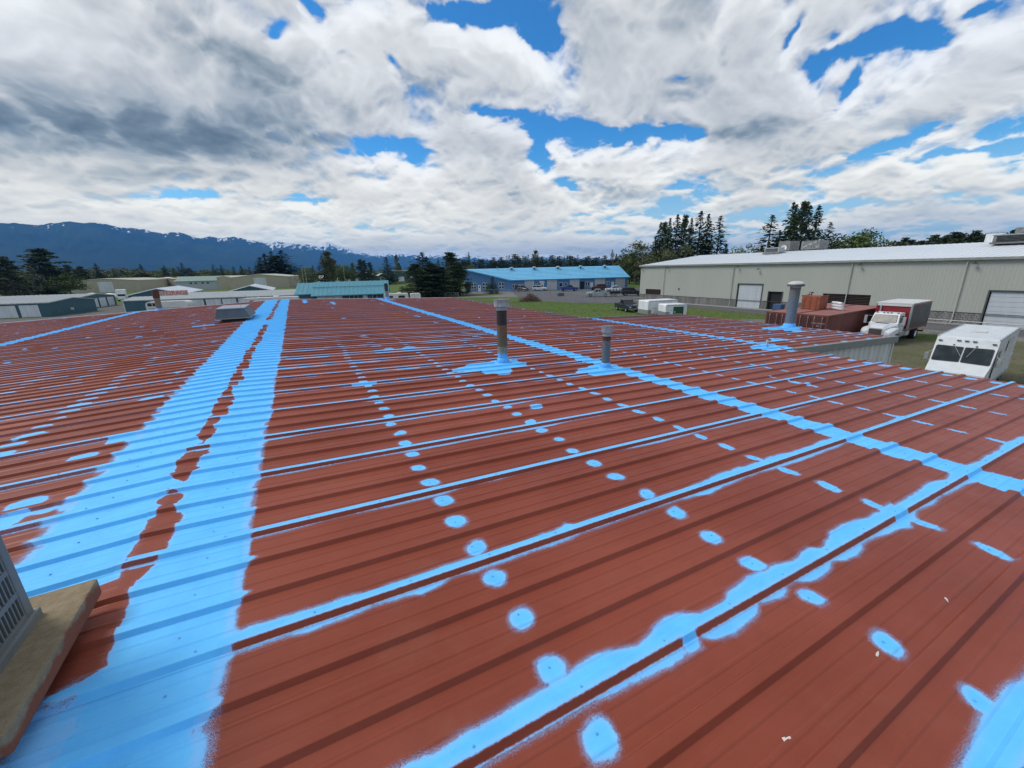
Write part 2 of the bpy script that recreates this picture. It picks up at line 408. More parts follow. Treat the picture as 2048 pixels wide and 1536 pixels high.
DOT_ROWS = [(0.75, 0), (2.22, 0), (3.71, 1), (6.60, 2), (8.06, 2), (9.45, 2), (10.62, 3),
            (-2.95, 3), (-4.47, 3), (-5.35, 4), (-6.18, 3), (-2.10, 4), (-7.0, 4), (-9.9, 3), (1.5, 5), (4.4, 5), (-3.7, 5), (7.3, 5), (8.8, 5), (-11.4, 3), (-12.9, 3), (-14.2, 3), (12.4, 3), (13.9, 3), (15.4, 3), (16.35, 3)]
def paint(x, y):
    """how deep inside the sky blue coating a roof point lies, in metres (negative outside)"""
    f = np.full(x.shape, -0.30)
    mx = lambda v: np.maximum(f, v)
    # bands either side of the ridge, with a bare strip between
    wig = lambda sd, a, s=3.0: (fnoise(x * 0.0 + sd, y * s, sd) - 0.5) * a
    rib = np.abs(np.mod(y - SEAM0 + 0.1524, 0.3048) - 0.1524)
    zig = np.clip(0.06 - rib, 0, 1) * 1.2
    eR = -0.555 + wig(3.1, 0.10) + wig(9.7, 0.08, 9.0) + zig * 0.8
    gR = -1.00 + wig(5.3, 0.14) + wig(15.3, 0.10, 8.0)
    gL = -1.165 + wig(7.7, 0.12) + wig(17.7, 0.08, 8.0)
    eL = -1.72 - np.clip(y - 4, 0, 16) * 0.008 + wig(11.9, 0.10) + wig(21.9, 0.07, 9.0) - zig
    yn = [1.90, 2.0, 2.25, 2.6, 2.75, 3.1, 3.4, 3.7]
    gR = np.where(y < 3.7, np.interp(y, yn, [-1.13, -0.985, -1.0, -1.04, -0.985, -0.945, -0.965, -1.01]) + wig(15.3, 0.05, 8.0), gR)
    gL = np.where((y < 3.7) & (y > 2.4), np.interp(y, [2.6, 2.84, 3.14, 3.5, 3.7], [-1.11, -1.15, -1.13, -1.18, -1.16]) + wig(17.7, 0.04, 8.0), gL)
    close = np.clip((fnoise(y * 1.6, y * 0 + 4.4, 8.8) - 0.53) * 5, 0, 1) * ((y > 3.35) & (y < 7.2))      # gap sprayed nearly shut here and there
    close = np.maximum(close, ((y > 15.8) & (y < 17.4)) * 1.0)
    mid = (gR + gL) / 2
    gR = gR * (1 - close) + (mid - 0.01) * close; gL = gL * (1 - close) + (mid + 0.01) * close
    f = mx(np.minimum(eR - x, x - gR))
    left = np.minimum(gL - x, x - eL)
    left = np.where(y < 2.85, np.minimum(left, y - 2.62 - (x + 1.7) * 0.12), left)
    f = mx(left)
    # overspray worked towards the near corner by the slab
    edge_x = np.interp(y, [1.2, 1.5, 1.75, 1.95, 2.02], [-1.06, -1.03, -1.02, -1.06, -1.0])
    gap_ = np.maximum(edge_x - x, 0)
    st_ = fnoise((x + y * 0.8) * 9, (y - x * 0.3) * 26, 2.2) - 0.5
    near = 0.002 - np.minimum(gap_, 0.12) * 0.16 + st_ * 0.085
    f = np.where((y < 2.02) & (x < edge_x + 0.05), np.minimum(f, near), f)
    f = mx(np.where((y < 2.02) & (x < edge_x + 0.05), near, -0.3))
    # end laps of the sheets
    lapn = lambda sd: (fnoise(y * 4.0, x * 0 + sd, sd) - 0.5) * 0.10
    wA = 0.20 + lapn(1.2)
    f = mx(wA - np.abs(x - XA - lapn(6.6) * 0.6) - np.clip(0.03 - rib, 0, 1) * 0.5)
    f = mx(np.where(y > WY0 - 0.6, 0.17 + lapn(2.5) - np.abs(x - 11.02), -0.3))
    f = mx(0.20 + lapn(3.5) - np.abs(x - XC + 0.02))
    # side seams: along the rib top and beyond, and a second line along the rib foot
    k = np.round((y - SEAM0) / PAN); dy = y - SEAM0 - k * PAN
    n1 = fnoise(x * 1.1, k * 3.7, 5.1); n2 = fnoise(x * 0.9 + 40, k * 5.3, 6.1); n3 = fnoise(x * 3.4, k * 2.9, 9.3); n4 = fnoise(x * 9.0, k * 1.9, 12.3)
    far = np.clip(y / 12.0, 0, 1)
    mid_zone = np.exp(-((y - 9.5) / 2.4) ** 2) * ((x > -0.6) & (x < XA))
    amt = np.where((x > -0.56) & (x < XA), 1.0, np.where(x >= XA, 0.75, 0.7))
    top_on = np.where(x > XA, n1 > 0.18, True) & np.where(x < XR, n2 > 0.33, True)
    wide = np.clip(n1 - 0.42, 0, 1) * 0.10 * amt + mid_zone * np.clip(n1 - 0.42, 0, 1) * 0.55
    k0 = (k == 0)
    bul = np.clip(fnoise(x * 2.3 + 3.0, k * 0, 31.0) - 0.33, 0, 1)
    jag = (n4 - 0.5) * 0.020
    tb = lambda t: np.interp(x, [q[0] for q in t], [q[1] for q in t])
    S3_FAR = [(-0.6, 0.07), (0.5, 0.075), (0.99, 0.097), (1.18, 0.067), (1.41, 0.107), (1.48, 0.097), (1.6, 0.047), (1.77, 0.045), (1.91, 0.077), (2.06, 0.097), (2.3, 0.087), (2.45, 0.047), (2.6, 0.077), (2.69, 0.087), (2.75, 0.047), (2.95, 0.087), (3.19, 0.115), (3.45, 0.077), (3.94, 0.057), (4.31, 0.077), (4.6, 0.087), (4.81, 0.047), (5.1, 0.08), (5.6, 0.055), (6.2, 0.05), (6.6, 0.085), (7.1, 0.05), (7.8, 0.075), (8.2, 0.045), (9.4, 0.06), (11, 0.05)]
    S2_FAR = [(-0.57, 0.075), (-0.33, 0.075), (-0.06, 0.07), (0.14, 0.045), (0.45, 0.06), (0.55, 0.065), (0.71, 0.04), (1.31, 0.055), (1.43, 0.085), (1.5, 0.035), (2.6, 0.04), (2.81, 0.06), (3.19, 0.09), (3.67, 0.08), (3.84, 0.095), (4.19, 0.06), (4.93, 0.09), (5.4, 0.05), (6.2, 0.045), (6.6, 0.075), (7.0, 0.045), (8.1, 0.06), (11, 0.045)]
    S3_FOOT = [(0.3, -0.061), (0.86, -0.064), (1.0, -0.075), (1.1, -0.095), (1.22, -0.115), (1.32, -0.10), (1.36, -0.055), (1.47, -0.055), (1.52, -0.095), (1.64, -0.13), (1.80, -0.115), (1.93, -0.062), (1.99, -0.075), (2.11, -0.095), (2.22, -0.058), (2.28, -0.058), (2.36, -0.095), (2.54, -0.105), (2.66, -0.072), (2.69, -0.075), (2.77, -0.115), (2.9, -0.115), (3.03, -0.066), (3.14, -0.066), (3.37, -0.10), (3.6, -0.13), (3.75, -0.10), (3.91, -0.06), (4.15, -0.085), (4.34, -0.066), (4.85, -0.085), (5.0, -0.11), (5.3, -0.058), (11, -0.058)]
    S2_FOOT = [(-0.6, -0.066), (-0.29, -0.070), (-0.19, -0.098), (0.0, -0.080), (0.12, -0.068), (0.28, -0.078), (0.36, -0.108), (0.46, -0.092), (0.53, -0.059), (0.62, -0.059), (0.7, -0.074), (1.34, -0.076), (1.45, -0.059), (2.4, -0.059), (2.6, -0.09), (2.69, -0.108), (2.93, -0.078), (3.19, -0.066), (3.42, -0.064), (3.64, -0.08), (4.04, -0.088), (4.7, -0.080), (5.1, -0.058), (11, -0.057)]
    wide = np.where(k0, tb(S3_FAR) - 0.042 + jag, wide)
    wide = np.where(k == 1, tb(S2_FAR) - 0.042 + jag, wide)
    wide = np.where((k == -1), 0.035 + bul * 0.07, wide)
    dist_thin = np.clip((y - 3.0) / 6.0, 0, 1) * 0.008
    tw = np.minimum(dy + 0.021 - dist_thin * 0.3, 0.042 - dist_thin + wide + (n4 - 0.5) * 0.012 - dy)
    f = mx(np.where(top_on, tw, -0.3))
    b = np.clip(n2 - 0.36, -0.10, 1) * 0.12 * amt + mid_zone * np.clip(n2 - 0.42, 0, 1) * 0.30
    b = np.where(k >= 2, np.clip(n2 - 0.44, -0.10, 1) * np.where(x < XR, 0.09, 0.16) * amt + mid_zone * np.clip(n2 - 0.45, 0, 1) * 0.30, b)
    b = np.where(k0, -tb(S3_FOOT) - 0.062 + jag * 0.8, b)
    b = np.where(k == 1, -tb(S2_FOOT) - 0.062 + jag * 0.5, b)
    b = np.where(k == -1, 0.05 + bul * 0.12, b)
    b = np.where(x > XA, b - 0.022, b)
    f = mx(np.minimum(-0.0465 - dy, dy + 0.0485 + b * (0.75 + 0.5 * n4)))
    # places where the brush crossed the rib
    for (kc, xc, wc) in ((0, 1.43, 0.045), (0, 3.71, 0.10), (-1, 2.3, 0.05)):
        f = mx(np.where(k == kc, np.minimum(wc - np.abs(x - xc - dy * 0.5), 0.085 - np.abs(dy)), -0.3))
    # dabs over the screws of each purlin line
    fl = np.floor((y - SEAM0) / 0.3048); yc = SEAM0 + (fl + 0.5) * 0.3048
    for xr, kind in DOT_ROWS:
        h1, h2, h3 = np.abs(_h(fl * 3.1 + xr * 7.7)), np.abs(_h(fl * 5.9 + xr * 3.3)), np.abs(_h(fl * 8.3 + xr))
        cx = xr + (h1 - 0.5) * 0.05; cy = yc - 0.01 + (h2 - 0.5) * 0.03
        if kind <= 1: ax, ay, r = 1.0, 1.0, 0.052 + 0.018 * h3
        elif kind == 2: ax, ay, r = 2.6, 0.95, 0.078 + 0.03 * h3
        else: ax, ay, r = 0.80, 1.0, 0.060 + 0.050 * h3
        if kind == 1: ay, ax = 0.72, 1.25
        r = r + np.clip(y - 8, 0, 8) * 0.0025
        q = r - (np.abs((x - cx) * ax + (y - cy) * (h2 - 0.5) * 0.6) ** 2.4 + np.abs((y - cy) * ay) ** 2.4) ** (1 / 2.4) + (fnoise(x * 16 + h1 * 9, y * 16, 7.7) - 0.5) * 0.030
        if kind == 4: q = np.where(h1 > 0.55, q, -0.3)
        if kind == 3: q = np.where(h2 > 0.12, q, -0.3)
        if kind == 5: q = np.where((h2 > 0.62) & (y > 9.5), q, -0.3)
        f = mx(q)
    # flashing patches round the pipes and repairs
    def blob(cx, cy, rx, ry, r0=None):
        r0 = r0 or min(rx, ry)
        return (1 - np.hypot((x - cx) / rx, (y - cy) / ry)) * r0 + (fnoise(x * 7, y * 7, cx) - 0.5) * 0.10
    for c in ((3.10, 6.80, 0.78, 0.30), (3.02, 6.42, 0.28, 0.30), (3.45, 6.98, 0.34, 0.34), (4.85, 5.72, 0.52, 0.26), (4.72, 5.48, 0.30, 0.20), (5.02, 5.79, 0.30, 0.34),
              (15.5, 8.35, 1.05, 0.42), (15.1, 7.75, 0.30, 0.40), (12.3, 6.62, 0.42, 0.16), (10.42, 5.95, 0.42, 0.34), (5.53, 29.4, 0.5, 0.5),
              (-7.62, 32.0, 1.1, 1.3), (-3.1, 17.75, 0.34, 0.26), (0.72, 6.48, 0.17, 0.13), (-2.9, 6.25, 0.14, 0.10), (-1.9, 5.45, 0.13, 0.16),
              (-2.1, 9.0, 0.16, 0.12), (-2.05, 7.2, 0.14, 0.12), (7.30, 3.60, 0.06, 0.30), (2.6, 4.3, 0.1, 0.06), (-2.2, 3.95, 0.55, 0.05), (0.35, 28.6, 0.12, 2.0), (1.8, 26.5, 0.10, 1.6)):
        f = mx(blob(*c))
    return f

def spray_field(x, y):
    # thin drifting overspray beside the broad bands and round the near corner
    eR = np.clip(1.25 - np.abs(x + 0.54) / 0.10, 0, 1); eL = np.clip(1.2 - np.abs(x + 1.76) / 0.16, 0, 1)
    s_ = np.maximum(eR, eL) * 0.95
    s_ = np.maximum(s_, np.clip(1.3 - np.abs(x + 1.10) / 0.16, 0, 1) * 0.4)
    c = np.clip(1.3 - np.hypot((x + 1.15) / 0.45, (y - 1.45) / 0.62), 0, 1)
    s_ = np.maximum(s_, np.minimum(c * 1.3, 1.0))
    k = np.round((y - SEAM0) / PAN); dy = y - SEAM0 - k * PAN
    s_ = np.maximum(s_, np.where(np.abs(x + 1.10) < 0.14, 0.30, 0.70) * np.exp(-np.maximum(y - 2.5, 0) / 6))
    return np.where((np.abs(dy + 0.034) < 0.0125) & (x > -0.5), 0.0, s_)

def rib_profile(y):
    """height of the sheet above its flat at cross position y"""
    d = np.abs(np.mod(y - SEAM0 + 0.1524, 0.3048) - 0.1524)
    z = np.interp(d, [0, 0.022, 0.0255, 0.0415, 0.047], [0.028, 0.028, 0.0265, 0.0015, 0.0])
    q = np.abs(d - 0.1016)
    return z + np.interp(q, [0, 0.006, 0.0146], [0.0042, 0.0036, 0.0])

def roof_material():
    mt = bpy.data.materials.new('red_roof_with_blue_coating'); mt.use_nodes = True
    w = NT(mt.node_tree); b = w.n['Principled BSDF']
    at = w.new('ShaderNodeAttribute', attribute_name='paint').outputs['Fac']
    co = w.new('ShaderNodeTexCoord').outputs['Object']
    fine = w.noise(co, 170.0, 3, 0.75); med = w.noise(co, 42.0, 4, 0.6); sp = w.noise(co, 330.0, 2, 0.6)
    d = w.math('ADD', at, w.math('MULTIPLY', w.math('SUBTRACT', med, 0.5), 0.012))
    sf = w.new('ShaderNodeAttribute', attribute_name='spray').outputs['Fac']
    d2 = w.math('ADD', d, w.math('MULTIPLY', w.math('SUBTRACT', fine, 0.5), w.math('ADD', 0.010, w.math('MULTIPLY', w.math('MULTIPLY', sf, sf), 0.085))))
    core = w.ramp(d2, -0.0015, 0.0025)
    # fine overspray thinning outwards
    fall = w.math('MAXIMUM', w.ramp(d, -0.007, 0.0), w.math('MULTIPLY', sf, w.math('ADD', w.math('MULTIPLY', w.ramp(sf, 0.65, 0.9), w.ramp(d, -0.13, -0.005)), w.ramp(d, -0.038, -0.002))))
    speck = w.math('MULTIPLY', w.ramp(w.math('ADD', sp, w.math('MULTIPLY', fall, 0.20)), 0.62, 0.66), w.math('MULTIPLY', fall, 0.8))
    m_ = w.math('MAXIMUM', core, speck)
    big = w.noise(co, 0.55, 5, 0.6); mid = w.noise(co, 5.0, 6, 0.65)
    st = w.new('ShaderNodeMapping'); st.inputs['Scale'].default_value = (0.5, 9.0, 1.0); w.l.new(co, st.inputs[0])
    streak = w.noise(st.outputs[0], 3.0, 6, 0.7)
    red = w.mix(w.ramp(big, 0.35, 0.65), (0.208, 0.0440, 0.0225), (0.262, 0.0610, 0.0340))
    red = w.mix(w.math('MULTIPLY', w.ramp(streak, 0.45, 0.75), 0.30), red, (0.285, 0.074, 0.042))
    red = w.mix(w.math('MULTIPLY', w.ramp(mid, 0.52, 0.8), 0.45), red, (0.195, 0.044, 0.025))
    puddle = w.noise(co, 1.7, 7, 0.68)
    red = w.mix(w.math('MULTIPLY', w.ramp(puddle, 0.54, 0.70), 0.30), red, (0.255, 0.090, 0.058))
    red = w.mix(w.math('MULTIPLY', w.ramp(puddle, 0.30, 0.44, 1.0, 0.0), 0.28), red, (0.165, 0.038, 0.022))
    # chalky scuffs and pale scratches
    sc = w.new('ShaderNodeMapping'); sc.inputs['Scale'].default_value = (1.2, 16.0, 1.0); sc.inputs['Rotation'].default_value = (0, 0, 0.5); w.l.new(co, sc.inputs[0])
    scr = w.noise(sc.outputs[0], 5.0, 3, 0.8)
    red = w.mix(w.math('MULTIPLY', w.ramp(scr, 0.74, 0.82), 0.35), red, (0.42, 0.22, 0.17))
    dark_ = w.noise(co, 60, 3, 0.7)
    red = w.mix(w.math('MULTIPLY', w.ramp(dark_, 0.72, 0.80), 0.5), red, (0.10, 0.035, 0.025))
    blu = w.mix(w.ramp(mid, 0.3, 0.7), (0.112, 0.500, 0.93), (0.138, 0.560, 0.98))
    br = w.new('ShaderNodeMapping'); br.inputs['Scale'].default_value = (14.0, 1.6, 1.0); br.inputs['Rotation'].default_value = (0, 0, 0.25); w.l.new(co, br.inputs[0])
    brush = w.noise(br.outputs[0], 4.0, 5, 0.7)
    blu = w.mix(w.math('MULTIPLY', w.ramp(brush, 0.50, 0.78), 0.22), blu, (0.095, 0.42, 0.85))
    blu = w.mix(w.math('MULTIPLY', w.ramp(big, 0.50, 0.75), 0.30), blu, (0.15, 0.50, 0.90))
    blu = w.mix(w.math('MULTIPLY', w.ramp(dark_, 0.70, 0.82), 0.35), blu, (0.06, 0.26, 0.52))
    thin = w.ramp(d2, 0.0, 0.03)
    blu = w.mix(w.math('MULTIPLY', w.math('SUBTRACT', 1.0, thin), 0.35), blu, (0.34, 0.52, 0.86))
    w.l.new(w.mix(m_, red, blu), b.inputs['Base Color'])
    w.put(b.inputs['Roughness'], w.math('ADD', w.math('MULTIPLY', m_, 0.08), w.ramp(mid, 0.3, 0.7, 0.40, 0.50)))
    b.inputs['Specular IOR Level'].default_value = 0.20
    # brushed coating stands slightly proud of the sheet; sheet itself a little uneven
    h = w.math('ADD', w.math('MULTIPLY', m_, w.math('ADD', 0.5, w.math('MULTIPLY', fine, 0.5))), w.math('MULTIPLY', mid, 0.6))
    h = w.math('ADD', h, w.math('MULTIPLY', big, 6.0))
    bp = w.new('ShaderNodeBump'); bp.inputs['Strength'].default_value = 0.5; bp.inputs['Distance'].default_value = 0.0012
    w.l.new(h, bp.inputs['Height']); w.l.new(bp.outputs[0], b.inputs['Normal'])
    return mt
ROOF_MAT = roof_material()
MATS['roof'] = ROOF_MAT

shop = thing('workshop_building', 'long foreground building with red ribbed metal roof, sky blue coating over seams and screws', 'building', (0, 0, 0))

def roof_panel(y0, y1, x0, x1, lift=0.0):
    """one sheet between two side seams and two end laps"""
    near = y0 < 8.5 and x0 < 8
    # cross samples follow the ribs; the sheet's near edge laps over its neighbour
    ys = []
    a, e = y0 - 0.053, y1 - 0.0425
    offs = [0, 0.022, 0.0255, 0.0415, 0.047, 0.0870, 0.0956, 0.1016, 0.1076, 0.1162, 0.1524]
    if near: offs += [0.010, 0.034, 0.056, 0.070, 0.125, 0.138]
    elif y0 > 16: offs = [0, 0.024, 0.0415, 0.047, 0.10, 0.1524]
    for c in range(-1, 4):
        cy = y0 + c * 0.3048
        for o_ in offs:
            for sgn in (1, -1):
                v = cy + sgn * o_
                if a < v < e: ys.append(v)
    ys = np.array(sorted(set([round(v, 5) for v in ys] + [a, e])))
    step = 0.022 if y0 < 4.2 and x0 < XA - 0.1 and x1 > -3 else (0.035 if near else (0.06 if y0 < 16 else 0.11))
    xa, xb = x0, x1
    if y0 < 8.5 and x0 < -3: xa = x0
    nx = max(3, int((xb - xa) / step)); xs = np.linspace(xa, xb, nx)
    if y0 < 6 and x0 < -4:         # the far left of near sheets is out of view: keep it coarse
        xs = np.concatenate([np.linspace(x0, -6, 20, endpoint=False), xs[xs >= -6]]) if x1 > -6 else np.linspace(x0, x1, 20)
    X, Y = np.meshgrid(xs, ys)
    P = paint(X, Y)
    Z = np.where(X >= XR, RZ0 - SL * X, RIDGE_Z + SL * (X - XR)) + rib_profile(Y) + lift
    Z = Z + 0.0016 * np.clip((y0 + 0.10 - Y) / 0.15, 0, 1)          # side lap lies on top
    me = bpy.data.meshes.new('roof_panel')
    nv = X.size; ny, nx = X.shape
    me.vertices.add(nv); me.vertices.foreach_set('co', np.stack([X, Y, Z], -1).astype(np.float32).ravel())
    i = np.arange(ny - 1)[:, None] * nx + np.arange(nx - 1)[None, :]
    q = np.stack([i, i + 1, i + nx + 1, i + nx], -1).reshape(-1, 4).astype(np.int32)
    me.loops.add(q.size); me.loops.foreach_set('vertex_index', q.ravel())
    me.polygons.add(len(q)); me.polygons.foreach_set('loop_start', np.arange(0, q.size, 4, dtype=np.int32))
    me.update(calc_edges=True)
    at = me.attributes.new('paint', 'FLOAT', 'POINT'); at.data.foreach_set('value', P.astype(np.float32).ravel())
    at = me.attributes.new('spray', 'FLOAT', 'POINT'); at.data.foreach_set('value', spray_field(X, Y).astype(np.float32).ravel())
    me.shade_flat()
    me.materials.append(ROOF_MAT)
    o = link('roof_panel', me, shop)
    return o

kk0, kk1 = math.floor((Y0 - SEAM0) / PAN), math.ceil((Y1 - SEAM0) / PAN)
for k in range(kk0, kk1 + 1):
    y0, y1 = SEAM0 + k * PAN, SEAM0 + (k + 1) * PAN
    if y1 > Y1: break
    roof_panel(y0, y1, XL, XC + 0.05)
    roof_panel(y0, y1, XC - 0.10, XR - 0.01, 0.0025)
    roof_panel(y0, y1, XR - 0.07, XA + 0.14, 0.0050)
    roof_panel(y0, y1, XA - 0.02, XE if not (WY0 < y0 + 0.4 and y1 - 0.2 < WY1) else XE + 0.25, 0.0012)
ROOF_END = y0
# the wing carries on down the slope beyond the eave
k = math.ceil((WY0 - SEAM0) / PAN)
wy_first = SEAM0 + k * PAN - PAN
while SEAM0 + (k) * PAN < WY1 + 0.5:
    roof_panel(SEAM0 + (k - 1) * PAN, SEAM0 + k * PAN, XE + 0.02, XW)
    k += 1
WYA, WYB = wy_first, SEAM0 + (k - 1) * PAN

# sealing of open edges: fascia, eave trims, the ribbed gable wall of the wing
grey_trim = mat('grey_trim', (0.21, 0.22, 0.21), 0.5, dirt=(0.12, 0.12, 0.11), dscale=2)
cream_wall = mat('cream_ribbed_wall', (0.60, 0.60, 0.56), 0.45, dirt=(0.32, 0.31, 0.27), dscale=0.8, damt=0.3, streak=True)
b = MB()
y_end_main = ROOF_END
zt = lambda x: rz(x)
b.prism([(XE - 0.03, rz(XE) - 0.20), (XE + 0.045, rz(XE) - 0.20), (XE + 0.045, rz(XE) - 0.012), (XE - 0.03, rz(XE) - 0.004)], Y0 - 0.1, WYA - 0.06)
b.prism([(XE - 0.03, rz(XE) - 0.20), (XE + 0.045, rz(XE) - 0.20), (XE + 0.045, rz(XE) - 0.012), (XE - 0.03, rz(XE) - 0.004)], WYB + 0.03, ROOF_END)
b.prism([(XL - 0.045, rz(XL) - 0.20), (XL + 0.03, rz(XL) - 0.20), (XL + 0.03, rz(XL) - 0.004), (XL - 0.045, rz(XL) - 0.012)], Y0 - 0.1, ROOF_END)
b.build('eave_trim', grey_trim, shop)
# rake trim of the far gable: pale folded strip standing just above the flats
b = MB()
for (xa, xb) in ((XL, XR), (XR, XE)):
    b.add([(xa, ROOF_END - 0.06, rz(xa) + 0.037), (xb, ROOF_END - 0.06, rz(xb) + 0.037), (xb, ROOF_END + 0.06, rz(xb) + 0.037), (xa, ROOF_END + 0.06, rz(xa) + 0.037),
           (xa, ROOF_END - 0.06, rz(xa) + 0.001), (xb, ROOF_END - 0.06, rz(xb) + 0.001), (xb, ROOF_END + 0.06, rz(xb) - 0.2), (xa, ROOF_END + 0.06, rz(xa) - 0.2)],
          [(0, 1, 2, 3), (0, 4, 5, 1), (3, 2, 6, 7), (0, 3, 7, 4), (1, 5, 6, 2)])
b.build('gable_trim', mat('pale_trim', (0.55, 0.58, 0.62), 0.5), shop)
# walls of the main block (only their outer faces can ever be seen)
b = MB()
ribbed(b, (XE - 0.05, Y0, 0), (0, 1, 0), (0, 0, 1), WYA - Y0, rz(XE) - 0.05, nrm=(1, 0, 0))
ribbed(b, (XE - 0.05, WYB, 0), (0, 1, 0), (0, 0, 1), ROOF_END - WYB, rz(XE) - 0.05, nrm=(1, 0, 0))
ribbed(b, (XL + 0.05, Y0, 0), (0, 1, 0), (0, 0, 1), ROOF_END - Y0, rz(XL) - 0.05, nrm=(-1, 0, 0))
for yy, s_ in ((Y0, -1), (ROOF_END, 1)):
    b.add([(XL + 0.05, yy, 0), (XE - 0.05, yy, 0), (XE - 0.05, yy, rz(XE) - 0.03), (XR, yy, RIDGE_Z - 0.03), (XL + 0.05, yy, rz(XL) - 0.03)], [(0, 1, 2, 3, 4)])
b.build('outer_wall', cream_wall, shop)
# the wing's near wall: separate ribbed sheets under a grey rake trim
nw = 6; ww = (XW - 0.05 - XE - 0.06) / nw
for i in range(nw):
    xa = XE + 0.06 + i * ww; b = MB()
    u = 0.0; xs = [(xa, 0)]
    for r_ in range(3):
        c = xa + ww * (r_ + 0.5) / 3
        xs += [(c - 0.05, 0), (c - 0.022, 0.032), (c + 0.022, 0.032), (c + 0.05, 0)]
    xs.append((xa + ww, 0))
    vs = []
    for (x_, d_) in xs: vs += [(x_, WYA - 0.0 - d_, 0), (x_, WYA - 0.0 - d_, rz(x_) - 0.06)]
    b.add(vs, [(2 * q, 2 * q + 2, 2 * q + 3, 2 * q + 1) for q in range(len(xs) - 1)])
    b.build('wall_panel', cream_wall, shop)
b = MB()
def rake(b, y, s_, w=0.07, hgt=0.17, lift=0.045):
    xa, xb = XE + 0.02, XW + 0.05
    pr = [(y - s_ * 0.02, lift - 0.001), (y + s_ * w, lift - 0.004), (y + s_ * w, lift - hgt), (y + s_ * (w - 0.02), lift - hgt), (y + s_ * (w - 0.02), lift - 0.03), (y - s_ * 0.02, lift - 0.03)]
    vs = [(xa, p[0], rz(xa) + p[1]) for p in pr] + [(xb, p[0], rz(xb) + p[1]) for p in pr]; n = len(pr)
    b.add(vs, [tuple(range(n)), tuple(range(2 * n - 1, n - 1, -1))] + [(i, i + n, (i + 1) % n + n, (i + 1) % n) for i in range(n)])
rake(b, WYA - 0.03, -1, hgt=0.20)
rake(b, WYB - 0.03, 1, hgt=0.20)
b.prism([(XW - 0.03, rz(XW) - 0.22), (XW + 0.05, rz(XW) - 0.22), (XW + 0.05, rz(XW) - 0.004), (XW - 0.03, rz(XW) - 0.004)], WYA - 0.02, WYB)
b.build('rake_trim', grey_trim, shop)
b = MB()
ribbed(b, (XW - 0.05, WYA, 0), (0, 1, 0), (0, 0, 1), WYB - WYA, rz(XW) - 0.05, nrm=(1, 0, 0))
b.add([(XE, WYB - 0.02, 0), (XW - 0.05, WYB - 0.02, 0), (XW - 0.05, WYB - 0.02, rz(XW) - 0.03), (XE, WYB - 0.02, rz(XE) - 0.03)], [(0, 1, 2, 3)])
b.box(XW - 0.07, XW + 0.0, WYA - 0.045, WYA + 0.02, 0, rz(XW) - 0.16)
b.build('wing_wall', cream_wall, shop)

# screw heads: washers with hexagon heads on the flats and rib tops
sm, sb = MB(), MB()
def screw(mb, x, y, z):
    mb.lathe([(0.0070, z), (0.0070, z + 0.0012), (0.0038, z + 0.0016), (0.0038, z + 0.0045), (0.0, z + 0.005)], n=6, cx=x, cy=y)
n_s = 0
for kf in range(-6, 40):
    yc = SEAM0 + (kf + 0.5) * 0.3048
    if yc < 0.2 or yc > 9: continue
    for xr, kind in DOT_ROWS[:6] + [(XA, 0), (-0.72, 0), (-1.5, 0)]:
        if -4.6 < xr < XE - 0.1:
            h = random.random()
            screw(sb, xr + (h - .5) * 0.03, yc + (random.random() - .5) * 0.02, rz(xr) + 0.0052 + (0.003 if xr > XA + 0.2 else 0))
for k in range(-1, 8):
    y = SEAM0 + k * PAN
    if y < 0: continue
    x = -4
    while x < XE - 0.2:
        screw(sb, x, y + 0.002, rz(x) + 0.028 + 0.0055); x += 0.48
scr = sb.build('roof_screws', mat('coated_screw', (0.10, 0.40, 0.78), 0.5), shop)
scr['kind'] = 'stuff'
# flakes of peeling paint
for i, (x_, y_, a_, t_) in enumerate(((2.87, 0.48, 0.6, 'small pale curled paint flake lying on the red roof, farthest to the right of three'), (2.13, 0.50, 0.2, 'pale torn paint flake lying just below a blue dab on the near right roof'), (1.38, 0.49, -0.3, 'pale curled paint flake nearest the bottom edge of the photo, on the red roof'))):
    b = MB(); L_ = 0.036
    for q in range(3):
        w_ = 0.006 + 0.003 * ((q * 7 + i) % 3)
        x0 = (q - 1.5) * L_ / 2
        b.add([(x0, -w_, 0.0012 * q), (x0 + L_ / 2, -w_ * 0.7, 0.003 + 0.002 * ((q + i) % 2)), (x0 + L_ / 2, w_ * 0.8, 0.005), (x0, w_, 0.0015),
               (x0, -w_, 0.0012 * q - 0.0008), (x0 + L_ / 2, -w_ * 0.7, 0.0022), (x0 + L_ / 2, w_ * 0.8, 0.0042), (x0, w_, 0.0007)],
              [(0, 1, 2, 3), (4, 7, 6, 5), (0, 4, 5, 1), (2, 6, 7, 3), (1, 5, 6, 2), (0, 3, 7, 4)])
    o = b.build('paint_flake', mat('pale_flake', (0.62, 0.56, 0.52), 0.7, bump=0.001, bscale=200))
    o.scale = (0.62, 0.5, 1)
    o.location = (x_, y_, rz(x_) + 0.006 + float(rib_profile(np.array([y_]))[0])); o.rotation_euler = (0, SL, a_)
    tag(o, t_, 'paint flake', 'paint flakes on the roof')
